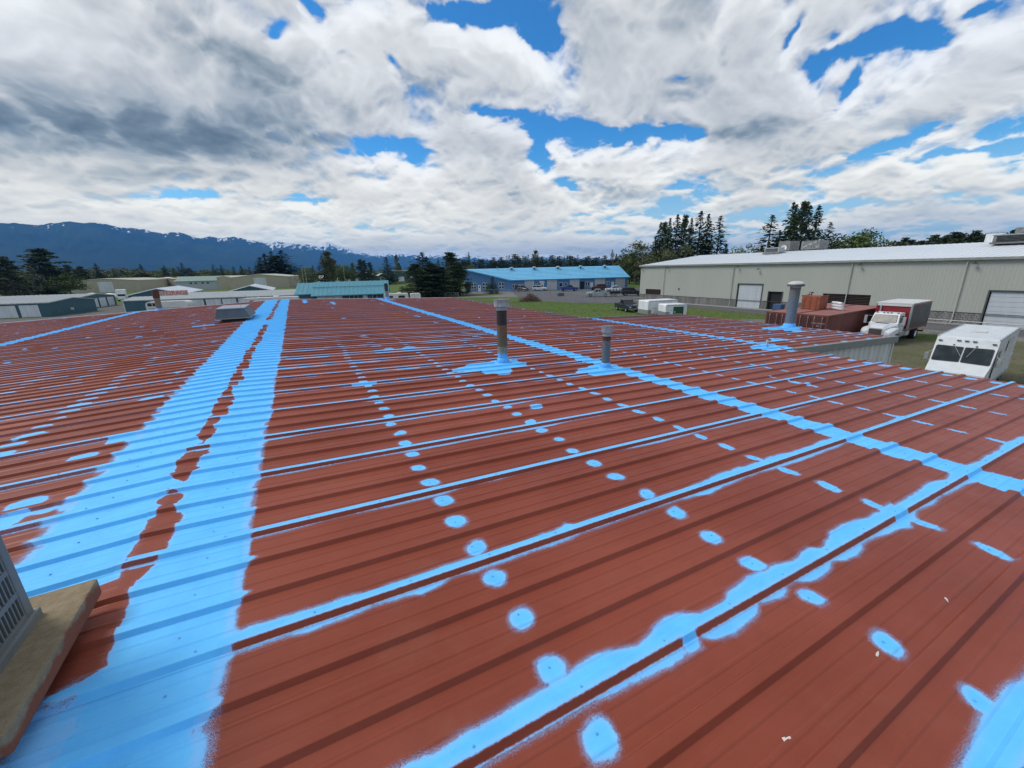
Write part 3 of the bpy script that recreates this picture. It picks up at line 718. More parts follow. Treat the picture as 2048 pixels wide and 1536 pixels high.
# ------------------------------------------------------------------ land, mountains, air
def ground_mat(name, c1, c2, c3, s1=0.25, s2=2.5, mixf=0.5, rough=0.95, bump=0.03, sp=None):
    mt = bpy.data.materials.new(name); mt.use_nodes = True
    w = NT(mt.node_tree); b = w.n['Principled BSDF']
    co = w.new('ShaderNodeTexCoord').outputs['Object']
    a = w.noise(co, s1, 6, 0.65); f = w.noise(co, s2, 5, 0.7); g = w.noise(co, s1 * 0.17, 4, 0.6)
    c = w.mix(w.ramp(a, 0.35, 0.65), c1, c2)
    c = w.mix(w.math('MULTIPLY', w.ramp(g, 0.45, 0.65), mixf), c, c3)
    c = w.mix(w.ramp(f, 0.25, 0.7, 0.55, 0.0), c, tuple(v * 0.5 for v in c1))
    if sp: c = w.mix(w.ramp(w.noise(co, s2 * 5, 2, 0.6), 0.68, 0.74, 0.0, 0.8), c, sp)
    w.l.new(c, b.inputs['Base Color']); b.inputs['Roughness'].default_value = rough; b.inputs['Specular IOR Level'].default_value = 0.15
    bn = w.new('ShaderNodeBump'); bn.inputs['Strength'].default_value = 0.8; bn.inputs['Distance'].default_value = bump
    w.l.new(w.math('ADD', f, w.noise(co, s2 * 5, 4, 0.7)), bn.inputs['Height']); w.l.new(bn.outputs[0], b.inputs['Normal'])
    return mt
grass = ground_mat('meadow', (0.078, 0.125, 0.026), (0.105, 0.155, 0.036), (0.125, 0.130, 0.052), 0.12, 1.6)
dry_grass = ground_mat('worn_ground', (0.150, 0.135, 0.085), (0.105, 0.112, 0.050), (0.175, 0.155, 0.105), 0.35, 2.2, 0.6)
asph = ground_mat('asphalt', (0.115, 0.115, 0.118), (0.140, 0.138, 0.138), (0.095, 0.095, 0.097), 0.2, 4.0, 0.4, 0.85, 0.005)
grav = ground_mat('gravel', (0.185, 0.175, 0.158), (0.225, 0.215, 0.195), (0.150, 0.148, 0.125), 0.25, 6.0, 0.5, 0.95, 0.01)
yard_m = ground_mat('yard_gravel', (0.125, 0.12, 0.11), (0.165, 0.158, 0.145), (0.10, 0.11, 0.07), 0.3, 5.0, 0.5, 0.95, 0.01)

b = MB(); N = 72; rr = [0.0, 60, 150, 400, 1200, 4000, 17300]
vs = [(0, 0, 0)] + [(r_ * math.cos(2 * math.pi * i / N), r_ * math.sin(2 * math.pi * i / N), 0) for r_ in rr[1:] for i in range(N)]
fs = [(0, 1 + i, 1 + (i + 1) % N) for i in range(N)]
for q in range(len(rr) - 2):
    fs += [(1 + q * N + i, 1 + (q + 1) * N + i, 1 + (q + 1) * N + (i + 1) % N, 1 + q * N + (i + 1) % N) for i in range(N)]
b.add(vs, fs); o = b.build('ground', grass); o['kind'] = 'structure'
_lvl = [0.004]
def sheet(name, pts, m, jit=0.35, step=1.6):
    """flat patch of ground with a slightly ragged edge"""
    z = _lvl[0]; _lvl[0] += 0.004
    out = []
    for i in range(len(pts)):
        a, c = Vector(pts[i]).to_2d(), Vector(pts[(i + 1) % len(pts)]).to_2d()
        n = max(1, int((c - a).length / step)); nn = Vector((-(c - a).y, (c - a).x)).normalized() if (c - a).length > 0 else Vector((0, 0))
        for k in range(n):
            p = a + (c - a) * k / n + nn * random.uniform(-jit, jit) * (0 if k == 0 else 1)
            out.append((p.x, p.y, z))
    bm = bmesh.new(); f = bm.faces.new([bm.verts.new(p) for p in out])
    bmesh.ops.triangulate(bm, faces=[f])
    me = bpy.data.meshes.new(name); bm.to_mesh(me); bm.free(); me.materials.append(m)
    for p in me.polygons:
        if p.normal.z < 0: p.flip()
    o = link(name, me); o['kind'] = 'structure'; return o
sheet('dirt_yard', [(9, -14), (9, 40), (18, 46), (27, 44), (38, 40), (40, 28), (42, 20.5), (49, 15.5), (50.5, 11), (60, 7.5), (64, -4), (60, -20)], dry_grass, 0.7)
sheet('wheel_track', [(30, 30), (37, 31), (44, 34), (52, 32), (57, 20), (58, 6), (55, 6), (53, 18), (49, 28), (44, 30.5), (37, 28.5), (30, 27)], grav, 0.4)
sheet('asphalt_drive', [(64.6, -30), (57.2, -30), (57.4, 10), (57.8, 30), (58.5, 47), (57, 58), (50, 68), (46.5, 80), (48, 84), (49.5, 92), (61, 118), (98, 105), (118, 97), (84, 75), (75, 72), (64.6, 66)], asph, 0.25)
sheet('gravel_road', [(-6, 104), (22, 106), (42, 98.5), (50, 92), (61.2, 118), (49, 128.5), (38, 118), (24, 124), (8, 134), (-6, 136)], grav, 0.5)
sheet('mown_verge', [(16, 108.5), (25, 112), (36, 108), (44, 104), (50, 103.5), (53, 107), (44, 111), (34, 115.5), (24, 120.5), (17, 121)], grass, 0.4)
sheet('storage_yard', [(-75, 84), (-10, 78), (32, 84), (30, 100), (14, 116), (-8, 131), (-33, 129), (-35, 150), (-38, 190), (-46, 190), (-44.5, 150), (-43, 112), (-62, 114), (-75, 115)], yard_m, 0.5)
sheet('weedy_shoulder', [(11.5, 42), (22, 60), (30, 75), (34, 88), (44, 84), (44, 78), (30, 60), (23, 46)], ground_mat('verge', (0.10, 0.125, 0.045), (0.075, 0.11, 0.03), (0.13, 0.125, 0.06), 0.5, 2.5), 1.0)

# tufts of longer grass and weeds give the meadow its rough surface
def tufts(name, n, region, h0, h1, m_):
    vs, fs = [], []
    got = 0
    while got < n:
        x, y = region()
        got += 1; s = random.uniform(h0, h1)
        for q in range(3):
            a = random.uniform(0, 6.28); r_ = s * random.uniform(0.5, 1.1); k = len(vs)
            cx, cy = x + random.uniform(-.2, .2), y + random.uniform(-.2, .2)
            vs += [(cx - r_ * math.cos(a), cy - r_ * math.sin(a), 0.03), (cx + r_ * math.cos(a), cy + r_ * math.sin(a), 0.03),
                   (cx + r_ * 0.5 * math.cos(a) + random.uniform(-.1, .1), cy + r_ * 0.5 * math.sin(a), s * random.uniform(0.6, 1.0)), (cx - r_ * 0.4 * math.cos(a), cy - r_ * 0.4 * math.sin(a), s * random.uniform(0.5, 1.0))]
            fs.append((k, k + 1, k + 2, k + 3))
    me = bpy.data.meshes.new(name); me.from_pydata(vs, [], fs); me.materials.append(m_)
    o = link(name, me); tag(o, kind='stuff'); return o
def leaf_mat(name, c1, c2, var=0.5, rnd=0.35):
    mt = bpy.data.materials.new(name); mt.use_nodes = True
    w = NT(mt.node_tree); b_ = w.n['Principled BSDF']
    co = w.new('ShaderNodeTexCoord').outputs['Object']; oi = w.new('ShaderNodeObjectInfo').outputs['Random']
    n_ = w.noise(co, 0.7, 4, 0.7); n2 = w.noise(co, 5.0, 2, 0.5)
    c = w.mix(w.ramp(n_, 0.3, 0.7), c1, c2)
    c = w.mix(w.math('MULTIPLY', w.ramp(n2, 0.3, 0.7), var), c, tuple(v * 1.55 for v in c2))
    hs = w.new('ShaderNodeHueSaturation'); w.put(hs.inputs['Hue'], w.math('ADD', 0.5 - 0.03, w.math('MULTIPLY', oi, 0.05)))
    w.put(hs.inputs['Value'], w.math('ADD', 1.0 - rnd / 2, w.math('MULTIPLY', oi, rnd))); w.l.new(c, hs.inputs['Color'])
    w.l.new(hs.outputs[0], b_.inputs['Base Color']); b_.inputs['Roughness'].default_value = 0.75; b_.inputs['Specular IOR Level'].default_value = 0.15
    return mt
def tri_region(poly):
    P = [Vector(p).to_2d() for p in poly]
    x0, x1, y0, y1 = min(p.x for p in P), max(p.x for p in P), min(p.y for p in P), max(p.y for p in P)
    def inside(x, y):
        c = False
        for i in range(len(P)):
            a, b_ = P[i], P[i - 1]
            if (a.y > y) != (b_.y > y) and x < (b_.x - a.x) * (y - a.y) / (b_.y - a.y) + a.x: c = not c
        return c
    def f():
        while True:
            x, y = random.uniform(x0, x1), random.uniform(y0, y1)
            if inside(x, y): return x, y
    return f
meadow_poly = [(13, 40), (24, 58), (34, 78), (46, 80), (49, 68), (56, 57), (57.5, 46), (57, 14), (53, 13), (50, 17), (45, 24), (46, 34), (30, 44)]
tufts('grass', 9000, tri_region(meadow_poly), 0.03, 0.09, leaf_mat('grass_blades', (0.10, 0.155, 0.032), (0.13, 0.185, 0.045)))
tufts('dry_weeds', 5000, tri_region([(18, 16), (24, 34), (38, 34), (38, 18), (42, 10), (58, 4), (50, -4), (24, -2), (17.5, 3)]), 0.02, 0.07, leaf_mat('weeds', (0.19, 0.17, 0.095), (0.15, 0.165, 0.06)))

def mountains():
    prof = [(-700, 470), (-300, 452), (0, 446), (40, 447), (80, 451), (100, 446), (140, 443), (170, 446), (200, 445), (240, 455), (290, 459), (325, 468), (340, 464), (360, 465), (385, 473), (400, 477), (420, 473),
            (445, 477), (465, 473), (500, 480), (540, 488), (550, 482), (575, 485), (600, 487), (640, 492), (655, 485), (680, 492), (700, 497), (720, 501), (750, 504), (790, 501), (820, 500), (850, 505),
            (865, 503), (880, 502), (905, 508), (930, 503), (960, 508), (1000, 513), (1050, 512), (1100, 508), (1160, 511), (1200, 513), (1250, 514), (1300, 516), (1500, 506), (1800, 498), (2600, 478)]
    az, el = [], []
    for x, y in prof:
        r = ray(x, y); az.append(math.atan2(r[0], r[1])); el.append(math.atan2(r[2], math.hypot(r[0], r[1])))
    A = np.linspace(az[0], az[-1], 900); E = np.interp(A, az, el)
    n = _fbm(A * 160 + 5, A * 0 + 3, 5, 0.6); E = E + (n - 0.5) * 0.0030 * np.clip(E / 0.06, 0.25, 1)
    dist = np.interp(A, [az[0], az[2], az[19], az[24], az[32], az[-1]], [8500, 8500, 10000, 12500, 14500, 15000])
    T = np.linspace(0, 1, 70); T2 = np.array([1.02, 1.05, 1.09])
    tt = np.concatenate([0.58 + 0.42 * T, T2])
    AA, TT = np.meshgrid(A, tt); RR = TT * dist[None, :]
    top = np.tan(E) * dist + 7.0
    s = np.clip((TT - 0.58) / 0.42, 0, 1)
    prof_ = s ** 1.25
    spur = _fbm(AA * 46 + 3.5 * (1 - s), TT * 9 + AA * 14, 5, 0.55, True)
    det = _fbm(AA * 260, TT * 26, 4, 0.6)
    amp = np.clip(s * (1 - s) * 4, 0, 1)
    Hh = top[None, :] * np.clip(prof_ * (1 + (spur - 0.5) * 0.13 * amp + (det - 0.5) * 0.07 * amp), 0, 1.0) - 3 * (1 - s)
    back = TT > 1.0
    Hh = np.where(back, top[None, :] * (1 - (TT - 1) * 9), Hh)
    Z = Hh
    X, Y = RR * np.sin(AA), RR * np.cos(AA)
    ny, nx = X.shape
    me = bpy.data.meshes.new('mountains')
    me.vertices.add(nx * ny); me.vertices.foreach_set('co', np.stack([X, Y, Z], -1).astype(np.float32).ravel())
    i = np.arange(ny - 1)[:, None] * nx + np.arange(nx - 1)[None, :]
    q = np.stack([i, i + 1, i + nx + 1, i + nx], -1).reshape(-1, 4).astype(np.int32)
    me.loops.add(q.size); me.loops.foreach_set('vertex_index', q.ravel()); me.polygons.add(len(q)); me.polygons.foreach_set('loop_start', np.arange(0, q.size, 4, dtype=np.int32)); me.update(calc_edges=True)
    # snow lies high up: more of it on the farther range
    a500, a560 = np.interp([500, 560], [p[0] for p in prof], az)
    line = np.interp(AA, [az[2], az[10], az[16], a500, a560, az[24], az[32], az[-1]], [0.985, 0.99, 0.96, 0.93, 0.80, 0.82, 0.62, 0.6])
    sn = (s + (_fbm(AA * 420, TT * 60, 4, 0.6) - 0.5) * 0.55 + (spur - 0.5) * 0.25) - line
    at = me.attributes.new('snow', 'FLOAT', 'POINT'); at.data.foreach_set('value', sn.astype(np.float32).ravel())
    me.polygons.foreach_set('use_smooth', [True] * len(me.polygons))
    mt = bpy.data.materials.new('forested_mountain'); mt.use_nodes = True
    w = NT(mt.node_tree); b_ = w.n['Principled BSDF']
    co = w.new('ShaderNodeTexCoord').outputs['Object']
    c = w.mix(w.ramp(w.noise(co, 0.0012, 6, 0.65), 0.35, 0.65), (0.010, 0.024, 0.026), (0.026, 0.042, 0.034))
    c = w.mix(w.ramp(w.noise(co, 0.0028, 4, 0.6), 0.66, 0.74, 0, 0.5), c, (0.075, 0.085, 0.06))
    at_ = w.new('ShaderNodeAttribute', attribute_name='snow').outputs['Fac']
    c = w.mix(w.ramp(w.math('ADD', at_, w.math('MULTIPLY', w.math('SUBTRACT', w.noise(co, 0.012, 4, 0.7), 0.5), 0.35)), 0.02, 0.10), c, (0.82, 0.84, 0.86))
    w.l.new(c, b_.inputs['Base Color']); b_.inputs['Roughness'].default_value = 0.95; b_.inputs['Specular IOR Level'].default_value = 0.05
    me.materials.append(mt)
    o = link('mountains', me); o['kind'] = 'structure'
    return float(Z.max())
ZMAX = mountains()
b = MB(); b.box(-17600, 17600, -17600, 17600, -1.0, ZMAX + 60)
hm = bpy.data.materials.new('air'); hm.use_nodes = True
w = NT(hm.node_tree); w.n.clear()
o_ = w.new('ShaderNodeOutputMaterial'); pv = w.new('ShaderNodeVolumePrincipled')
pv.inputs['Color'].default_value = (0.10, 0.42, 1.0, 1); pv.inputs['Density'].default_value = 6.5e-5; pv.inputs['Anisotropy'].default_value = 0.0
w.l.new(pv.outputs[0], o_.inputs['Volume'])
o = b.build('haze', hm); o['kind'] = 'stuff'
# ------------------------------------------------------------------ trees
bark = mat('bark', (0.085, 0.062, 0.046), 0.9, bump=0.02, bscale=8)
pale_bark = mat('pale_bark', (0.30, 0.28, 0.24), 0.9, bump=0.01, bscale=8)
M_SPRUCE = leaf_mat('spruce_needles', (0.027, 0.042, 0.022), (0.046, 0.068, 0.030), 0.35)
M_PINE = leaf_mat('pine_needles', (0.034, 0.050, 0.026), (0.056, 0.076, 0.034), 0.35)
M_LEAF = leaf_mat('spring_leaves', (0.060, 0.088, 0.024), (0.095, 0.130, 0.036), 0.5)
M_OLIVE = leaf_mat('olive_leaves', (0.070, 0.078, 0.034), (0.105, 0.110, 0.050), 0.4)
M_POPLAR = leaf_mat('poplar_leaves', (0.085, 0.100, 0.045), (0.130, 0.145, 0.065), 0.5)
def cards(P, D_, U, L, W):
    """leaf cards: centre P, direction D_, side U, length L, width W -> kite shapes, slightly folded"""
    a = P - D_ * L[:, None] * 0.5; b_ = P + U * W[:, None] * 0.5 + D_ * (L * 0.05)[:, None]; c = P + D_ * L[:, None] * 0.5; d = P - U * W[:, None] * 0.5
    return np.stack([a, b_, c, d], 1).reshape(-1, 3)
def leaf_mesh(name, V, m_):
    me = bpy.data.meshes.new(name); n = len(V)
    me.vertices.add(n); me.vertices.foreach_set('co', V.astype(np.float32).ravel())
    me.loops.add(n); me.loops.foreach_set('vertex_index', np.arange(n, dtype=np.int32))
    me.polygons.add(n // 4); me.polygons.foreach_set('loop_start', np.arange(0, n, 4, dtype=np.int32)); me.update(calc_edges=True)
    me.materials.append(m_); return me
def unit(v): return v / np.maximum(np.linalg.norm(v, axis=-1, keepdims=True), 1e-9)
def conifer_crown(seed, H=20, R=3.6, base=0.08, levels=34, nb=9, per=7, m_=None, ragged=0.25, droop=0.25, lop=0.0):
    g = np.random.default_rng(seed); Ps, Ds, Us, Ls, Ws = [], [], [], [], []
    aspect = 1 + (g.random(12) - 0.5) * 2 * ragged
    for i in range(levels):
        t = i / (levels - 1); z = H * (base + (1 - base) * t ** 0.95)
        rz_ = R * (1 - t) ** 0.75 * (0.72 + 0.5 * g.random()) + 0.15
        if g.random() < ragged * 0.35: rz_ *= 0.55
        k = max(4, int(nb * (1 - 0.45 * t)))
        a0 = g.random() * 6.28
        for j in range(k):
            if g.random() < ragged * 0.4: continue
            a = a0 + 6.283 * j / k + g.normal() * 0.25
            r_ = rz_ * aspect[int((a % 6.283) / 6.283 * 12) % 12] * (0.75 + 0.45 * g.random())
            up = 0.30 * (t > 0.75) - droop * (1 - t) * 0.5
            for q in range(max(2, int(per * (r_ / R) + 1.5))):
                f = 0.22 + 0.78 * (q + g.random() * 0.8) / max(2, per * (r_ / R) + 1.5)
                f = min(f, 1.03)
                p = np.array([math.cos(a) * r_ * f, math.sin(a) * r_ * f, z + (up * f - droop * f * f * 0.5) * r_ + g.normal() * 0.12])
                d = np.array([math.cos(a + g.normal() * 0.6), math.sin(a + g.normal() * 0.6), -0.15 - droop * f + g.normal() * 0.22])
                u = np.cross(d, [0, 0, 1]) + g.normal(size=3) * 0.35
                Ps.append(p); Ds.append(d); Us.append(u); Ls.append(0.55 + 0.55 * (1 - t) + 0.3 * g.random()); Ws.append(0.26 + 0.28 * g.random() + 0.12 * (1 - t))
    for q in range(14):
        Ps.append(np.array([g.normal() * 0.08, g.normal() * 0.08, H * (0.955 + 0.045 * q / 14)])); Ds.append(np.array([g.normal() * 0.3, g.normal() * 0.3, 1.0])); Us.append(g.normal(size=3)); Ls.append(0.6); Ws.append(0.16)
    return leaf_mesh('crown', cards(np.array(Ps), unit(np.array(Ds)), unit(np.array(Us)), np.array(Ls), np.array(Ws)), m_ or M_SPRUCE)
def pine_crown(seed, H=20, R=3.2, n=46, per=52, m_=None, base=0.18, cs=1.0, narrow=0.0):
    """needle clumps carried on limbs, with sky between them"""
    g = np.random.default_rng(seed); Ps, Ds, Us, Ls, Ws = [], [], [], [], []
    for i in range(n):
        t = (i + g.random()) / n; z = H * (base + (1 - base) * t)
        env = R * (1 - max(0, t - 0.25) / 0.75) ** (0.62 + narrow) * (0.55 + 0.65 * g.random()) * (0.75 + 0.25 * min(1, t / 0.2))
        a = g.random() * 6.28; r_ = env * (0.35 + 0.65 * g.random())
        c = np.array([math.cos(a) * r_, math.sin(a) * r_, z])
        s = cs * (0.55 + 0.75 * (1 - t) * g.random() + 0.25)
        k = int(per * (0.6 + 0.8 * g.random()))
        d = g.normal(size=(k, 3)); d /= np.linalg.norm(d, axis=1, keepdims=True)
        p = c + d * (g.random((k, 1)) ** 0.45) * np.array([1.25, 1.25, 0.62]) * s
        Ps.append(p); dd = d + g.normal(size=(k, 3)) * 0.6 + np.array([0, 0, 0.3]); Ds.append(dd); Us.append(np.cross(dd, g.normal(size=(k, 3)))); Ls.append(0.42 + 0.35 * g.random(k)); Ws.append(0.20 + 0.16 * g.random(k))
        # needles back along the limb
        k2 = 7; f = g.random((k2, 1)); p = np.array([0, 0, z - 0.3]) * (1 - f) + c * f + g.normal(size=(k2, 3)) * 0.18
        Ps.append(p); dd = g.normal(size=(k2, 3)); Ds.append(dd); Us.append(g.normal(size=(k2, 3))); Ls.append(0.5 + g.random(k2) * 0.3); Ws.append(0.2 + g.random(k2) * 0.15)
    return leaf_mesh('crown', cards(np.concatenate(Ps), unit(np.concatenate(Ds)), unit(np.concatenate(Us)), np.concatenate(Ls), np.concatenate(Ws)), m_ or M_PINE)
def round_crown(seed, H=10, R=4.2, n=46, per=76, m_=None, base=0.06, leaf=0.34):
    g = np.random.default_rng(seed); Ps, Ds, Us, Ls, Ws = [], [], [], [], []
    for i in range(n):
        d = g.normal(size=3); d /= np.linalg.norm(d); f = 0.45 + 0.5 * g.random()
        c = np.array([d[0] * R * f, d[1] * R * f, H * (base + (1 - base) / 2) + d[2] * H * (1 - base) / 2 * f])
        s = R * (0.20 + 0.20 * g.random()); k = int(per * (0.6 + 0.8 * g.random()))
        e = g.normal(size=(k, 3)); e /= np.linalg.norm(e, axis=1, keepdims=True)
        p = c + e * (g.random((k, 1)) ** 0.4) * np.array([1.1, 1.1, 0.85]) * s
        Ps.append(p); dd = g.normal(size=(k, 3)); Ds.append(dd); Us.append(np.cross(dd, g.normal(size=(k, 3)))); Ls.append(leaf * (0.8 + 0.7 * g.random(k))); Ws.append(leaf * (0.5 + 0.5 * g.random(k)))
    return leaf_mesh('crown', cards(np.concatenate(Ps), unit(np.concatenate(Ds)), unit(np.concatenate(Us)), np.concatenate(Ls), np.concatenate(Ws)), m_ or M_LEAF)
def poplar_crown(seed, H=18, R=1.5, sparse=1.6, m_=None):
    g = np.random.default_rng(seed); Ps, Ds, Us, Ls, Ws = [], [], [], [], []
    for i in range(int(46 * sparse)):
        t = g.random(); a = g.random() * 6.28; z0 = H * (0.08 + 0.75 * t); ln = H * 0.16 * (1.1 - t)
        env = R * math.sin(math.pi * min(1, 0.12 + 0.86 * t)) ** 0.6
        tip = np.array([math.cos(a) * env, math.sin(a) * env, z0 + ln * 1.3])
        k = 30; f = g.random((k, 1)); p = np.array([0, 0, z0]) * (1 - f) + tip * f + g.normal(size=(k, 3)) * np.array([0.22, 0.22, 0.3])
        Ps.append(p); dd = np.tile(tip - np.array([0, 0, z0]), (k, 1)) / ln + g.normal(size=(k, 3)) * 0.4; Ds.append(dd); Us.append(np.cross(dd, g.normal(size=(k, 3)))); Ls.append(0.42 + 0.3 * g.random(k)); Ws.append(0.15 + 0.14 * g.random(k))
    return leaf_mesh('crown', cards(np.concatenate(Ps), unit(np.concatenate(Ds)), unit(np.concatenate(Us)), np.concatenate(Ls), np.concatenate(Ws)), m_ or M_POPLAR)
def trunk_mesh(H, r, limbs=6, m_=None, seed=1, spread=0.4, base=0.3, lean=0.0):
    g = random.Random(seed); b = MB()
    pts = [(math.sin(i * 1.3) * 0.02 * H * lean, math.cos(i * 0.9) * 0.01 * H * lean, H * i / 6) for i in range(7)]
    b.tube(pts, r, 8, r * 0.10)
    for i in range(limbs):
        t = base + (0.92 - base) * i / max(1, limbs); a = i * 2.4 + g.random(); L_ = spread * H * (1 - t) * 0.6 + 0.4
        z = H * t
        b.tube([(0, 0, z), (math.cos(a) * L_ * 0.5, math.sin(a) * L_ * 0.5, z + L_ * 0.22), (math.cos(a) * L_, math.sin(a) * L_, z + L_ * 0.3)], r * 0.34 * (1 - t) + 0.02, 5, 0.012)
    return b.mesh('trunk', m_ or bark, smooth=True)
PROTO = {}
def proto(kind, name, crown, trunk, H):
    PROTO.setdefault(kind, []).append((name, crown, trunk, H))
for s_ in range(4): proto('spruce', 'spruce_tree', conifer_crown(10 + s_, 20, 4.0, base=0.03, levels=40, nb=10, per=8, ragged=0.18 + 0.06 * s_), trunk_mesh(19.2, 0.26, 12, seed=s_, spread=0.10, base=0.1), 20)
for s_ in range(3): proto('fir', 'fir_tree', conifer_crown(30 + s_, 20, 3.5, base=0.04, levels=46, ragged=0.26, droop=0.35, per=9, nb=12), trunk_mesh(19.4, 0.24, 14, seed=s_, spread=0.12, base=0.1), 20)
for s_ in range(3): proto('pine', 'pine_tree', pine_crown(50 + s_, 20, 4.1, n=92, per=46, base=0.05, narrow=-0.05), trunk_mesh(19.0, 0.30, 14, seed=s_, spread=0.20, base=0.2), 20)
for s_ in range(2): proto('open', 'pine_tree', pine_crown(70 + s_, 20, 3.7, n=74, per=38, cs=0.9, narrow=0.1, base=0.06), trunk_mesh(19.4, 0.26, 18, seed=s_, spread=0.20, base=0.12), 20)
for s_ in range(3): proto('round', 'broadleaf_tree', round_crown(90 + s_, 10, 4.0), trunk_mesh(8.0, 0.22, 8, seed=s_, spread=0.7, base=0.2), 10)
for s_ in range(2): proto('olive', 'broadleaf_tree', round_crown(110 + s_, 10, 4.2, m_=M_OLIVE, n=30, per=70), trunk_mesh(8.0, 0.22, 8, seed=s_, spread=0.7, base=0.2), 10)
for s_ in range(2): proto('poplar', 'poplar_tree', poplar_crown(130 + s_, 18, 1.6, 2.2 if s_ == 0 else 1.0), trunk_mesh(17.2, 0.20, 14, pale_bark, seed=s_, spread=0.08, base=0.1), 18)
proto('far', 'spruce_tree', conifer_crown(150, 20, 3.6, base=0.02, levels=26, nb=8, per=5, ragged=0.28), trunk_mesh(19, 0.25, 0, seed=3), 20)
proto('far', 'spruce_tree', conifer_crown(151, 20, 3.0, base=0.02, levels=26, nb=8, per=5, ragged=0.35, droop=0.4), trunk_mesh(19, 0.25, 0, seed=4), 20)
proto('far', 'pine_tree', pine_crown(152, 20, 3.6, n=44, per=26, base=0.05), trunk_mesh(19, 0.25, 0, seed=5), 20)
_tr = random.Random(77)
FULL = {'spruce': 1.5, 'fir': 1.5, 'pine': 1.4, 'open': 1.35, 'far': 1.8, 'round': 1.25, 'olive': 1.25}
def tree(kind, x, ytop, dist, wid=1.0, label=None, group=None, cat='tree', var=None):
    """a tree standing at a horizontal distance, as tall as the photograph shows it there; wid = crown width in metres / usual"""
    lst = PROTO[kind]; name, cr, tk, H = lst[_tr.randrange(len(lst)) if var is None else var % len(lst)]
    p = D(x, ytop, dist); h = max(2.0, p[2])
    t = thing(name, label, cat, (p[0], p[1], -0.02), _tr.uniform(0, 6.28), group)
    s = h / H; wid = wid * FULL.get(kind, 1.0); t.scale = (s * wid, s * wid, s)
    link('trunk', tk, t); link('crown', cr, t)
    return t
def trees(lst, group, base_label, cat='tree'):
    for (kind, x, y, d, w_) in lst: tree(kind, x, y, d, w_, base_label, group, cat)

# prominent trees, each told apart by place and shape
for a in [
    ('spruce', 690, 0, 0, 0, ''),
]: pass
T = tree
# twin dark spruces behind the tan sheds
T('spruce', 528, 508, 300, 2.5, 'broad dark spruce behind the tan shed, left one of the dark cluster')
T('spruce', 541, 503, 310, 1.7, 'dark spruce with a thin spire in the middle of the cluster behind the tan shed')
T('spruce', 561, 502, 300, 2.6, 'tallest broad spruce, right one of the dark cluster behind the tan shed')
T('spruce', 518, 515, 305, 2.0, 'lower dark spruce at the left edge of the cluster behind the tan shed')
T('spruce', 643, 511, 230, 1.5, 'dark spruce tucked against the left side of the tall poplar', var=1)
T('poplar', 652, 491, 225, 2.0, 'tall pointed poplar with dense foliage above the teal roof, tallest there', var=0)
T('poplar', 661, 506, 232, 1.5, 'thin half bare poplar leaning at the right of the tall dense poplar', var=1)
T('poplar', 703, 518, 260, 1.4, 'small bare poplar left of the green gabled building', var=1)
T('poplar', 791, 501, 300, 1.2, 'slender leaning poplar rising behind the long green building', var=1)
T('poplar', 797, 520, 300, 1.3, 'low sparse poplar just right of the slender leaning poplar', var=0)
T('pine', 720, 519, 300, 1.1, 'small dark pine left of a smaller one behind the green gable')
T('pine', 727, 521, 305, 0.9, 'dark pine close beside its twin behind the green gable roof')
T('pine', 739, 525, 300, 1.0, 'smallest of the three dark pines behind the green gable roof')
T('spruce', 772, 514, 250, 1.9, 'wide dark green conifer standing behind the long green building')
T('pine', 551, 512, 306, 1.9, 'dark spreading conifer between the two broad spruces behind the tan shed', var=0)
T('round', 691, 531, 260, 1.0, 'bright yellow green tree between the poplars and the green gable')
T('round', 677, 530, 255, 1.1, 'bright green rounded tree just right of the tall poplar')
T('round', 612, 532, 250, 1.2, 'grey green rounded tree behind the left end of the teal roof')
# the big dark clump left of the blue building
T('spruce', 843, 505, 118, 2.0, 'huge dark evergreen with a light tip, left one of the clump beside the blue building', var=0)
T('pine', 829, 528, 112, 2.0, 'broad low dark evergreen at the left foot of the clump beside the blue building', var=0)
T('pine', 864, 527, 116, 2.0, 'ragged middle evergreen of the dark clump beside the blue building', var=1)
T('pine', 899, 505, 121, 1.7, 'tall bushy dark evergreen of the clump right beside the blue building', var=2)
T('pine', 917, 528, 118, 1.5, 'lowest dark evergreen touching the left end of the blue building', var=1)
T('spruce', 876, 519, 150, 1.0, 'pointed dark spruce peeping over the middle of the clump', var=2)
T('spruce', 893, 516, 170, 1.0, 'second pointed spruce peeping over the clump beside the blue building', var=3)
T('spruce', 853, 514, 119, 1.8, 'dark evergreen filling the clump just right of its light tipped giant', var=1)
T('pine', 882, 534, 115, 2.2, 'low spreading evergreen skirt in the middle of the clump beside the blue building', var=2)
T('olive', 938, 527, 175, 1.0, 'pale olive rounded tree behind the left end of the blue roof')
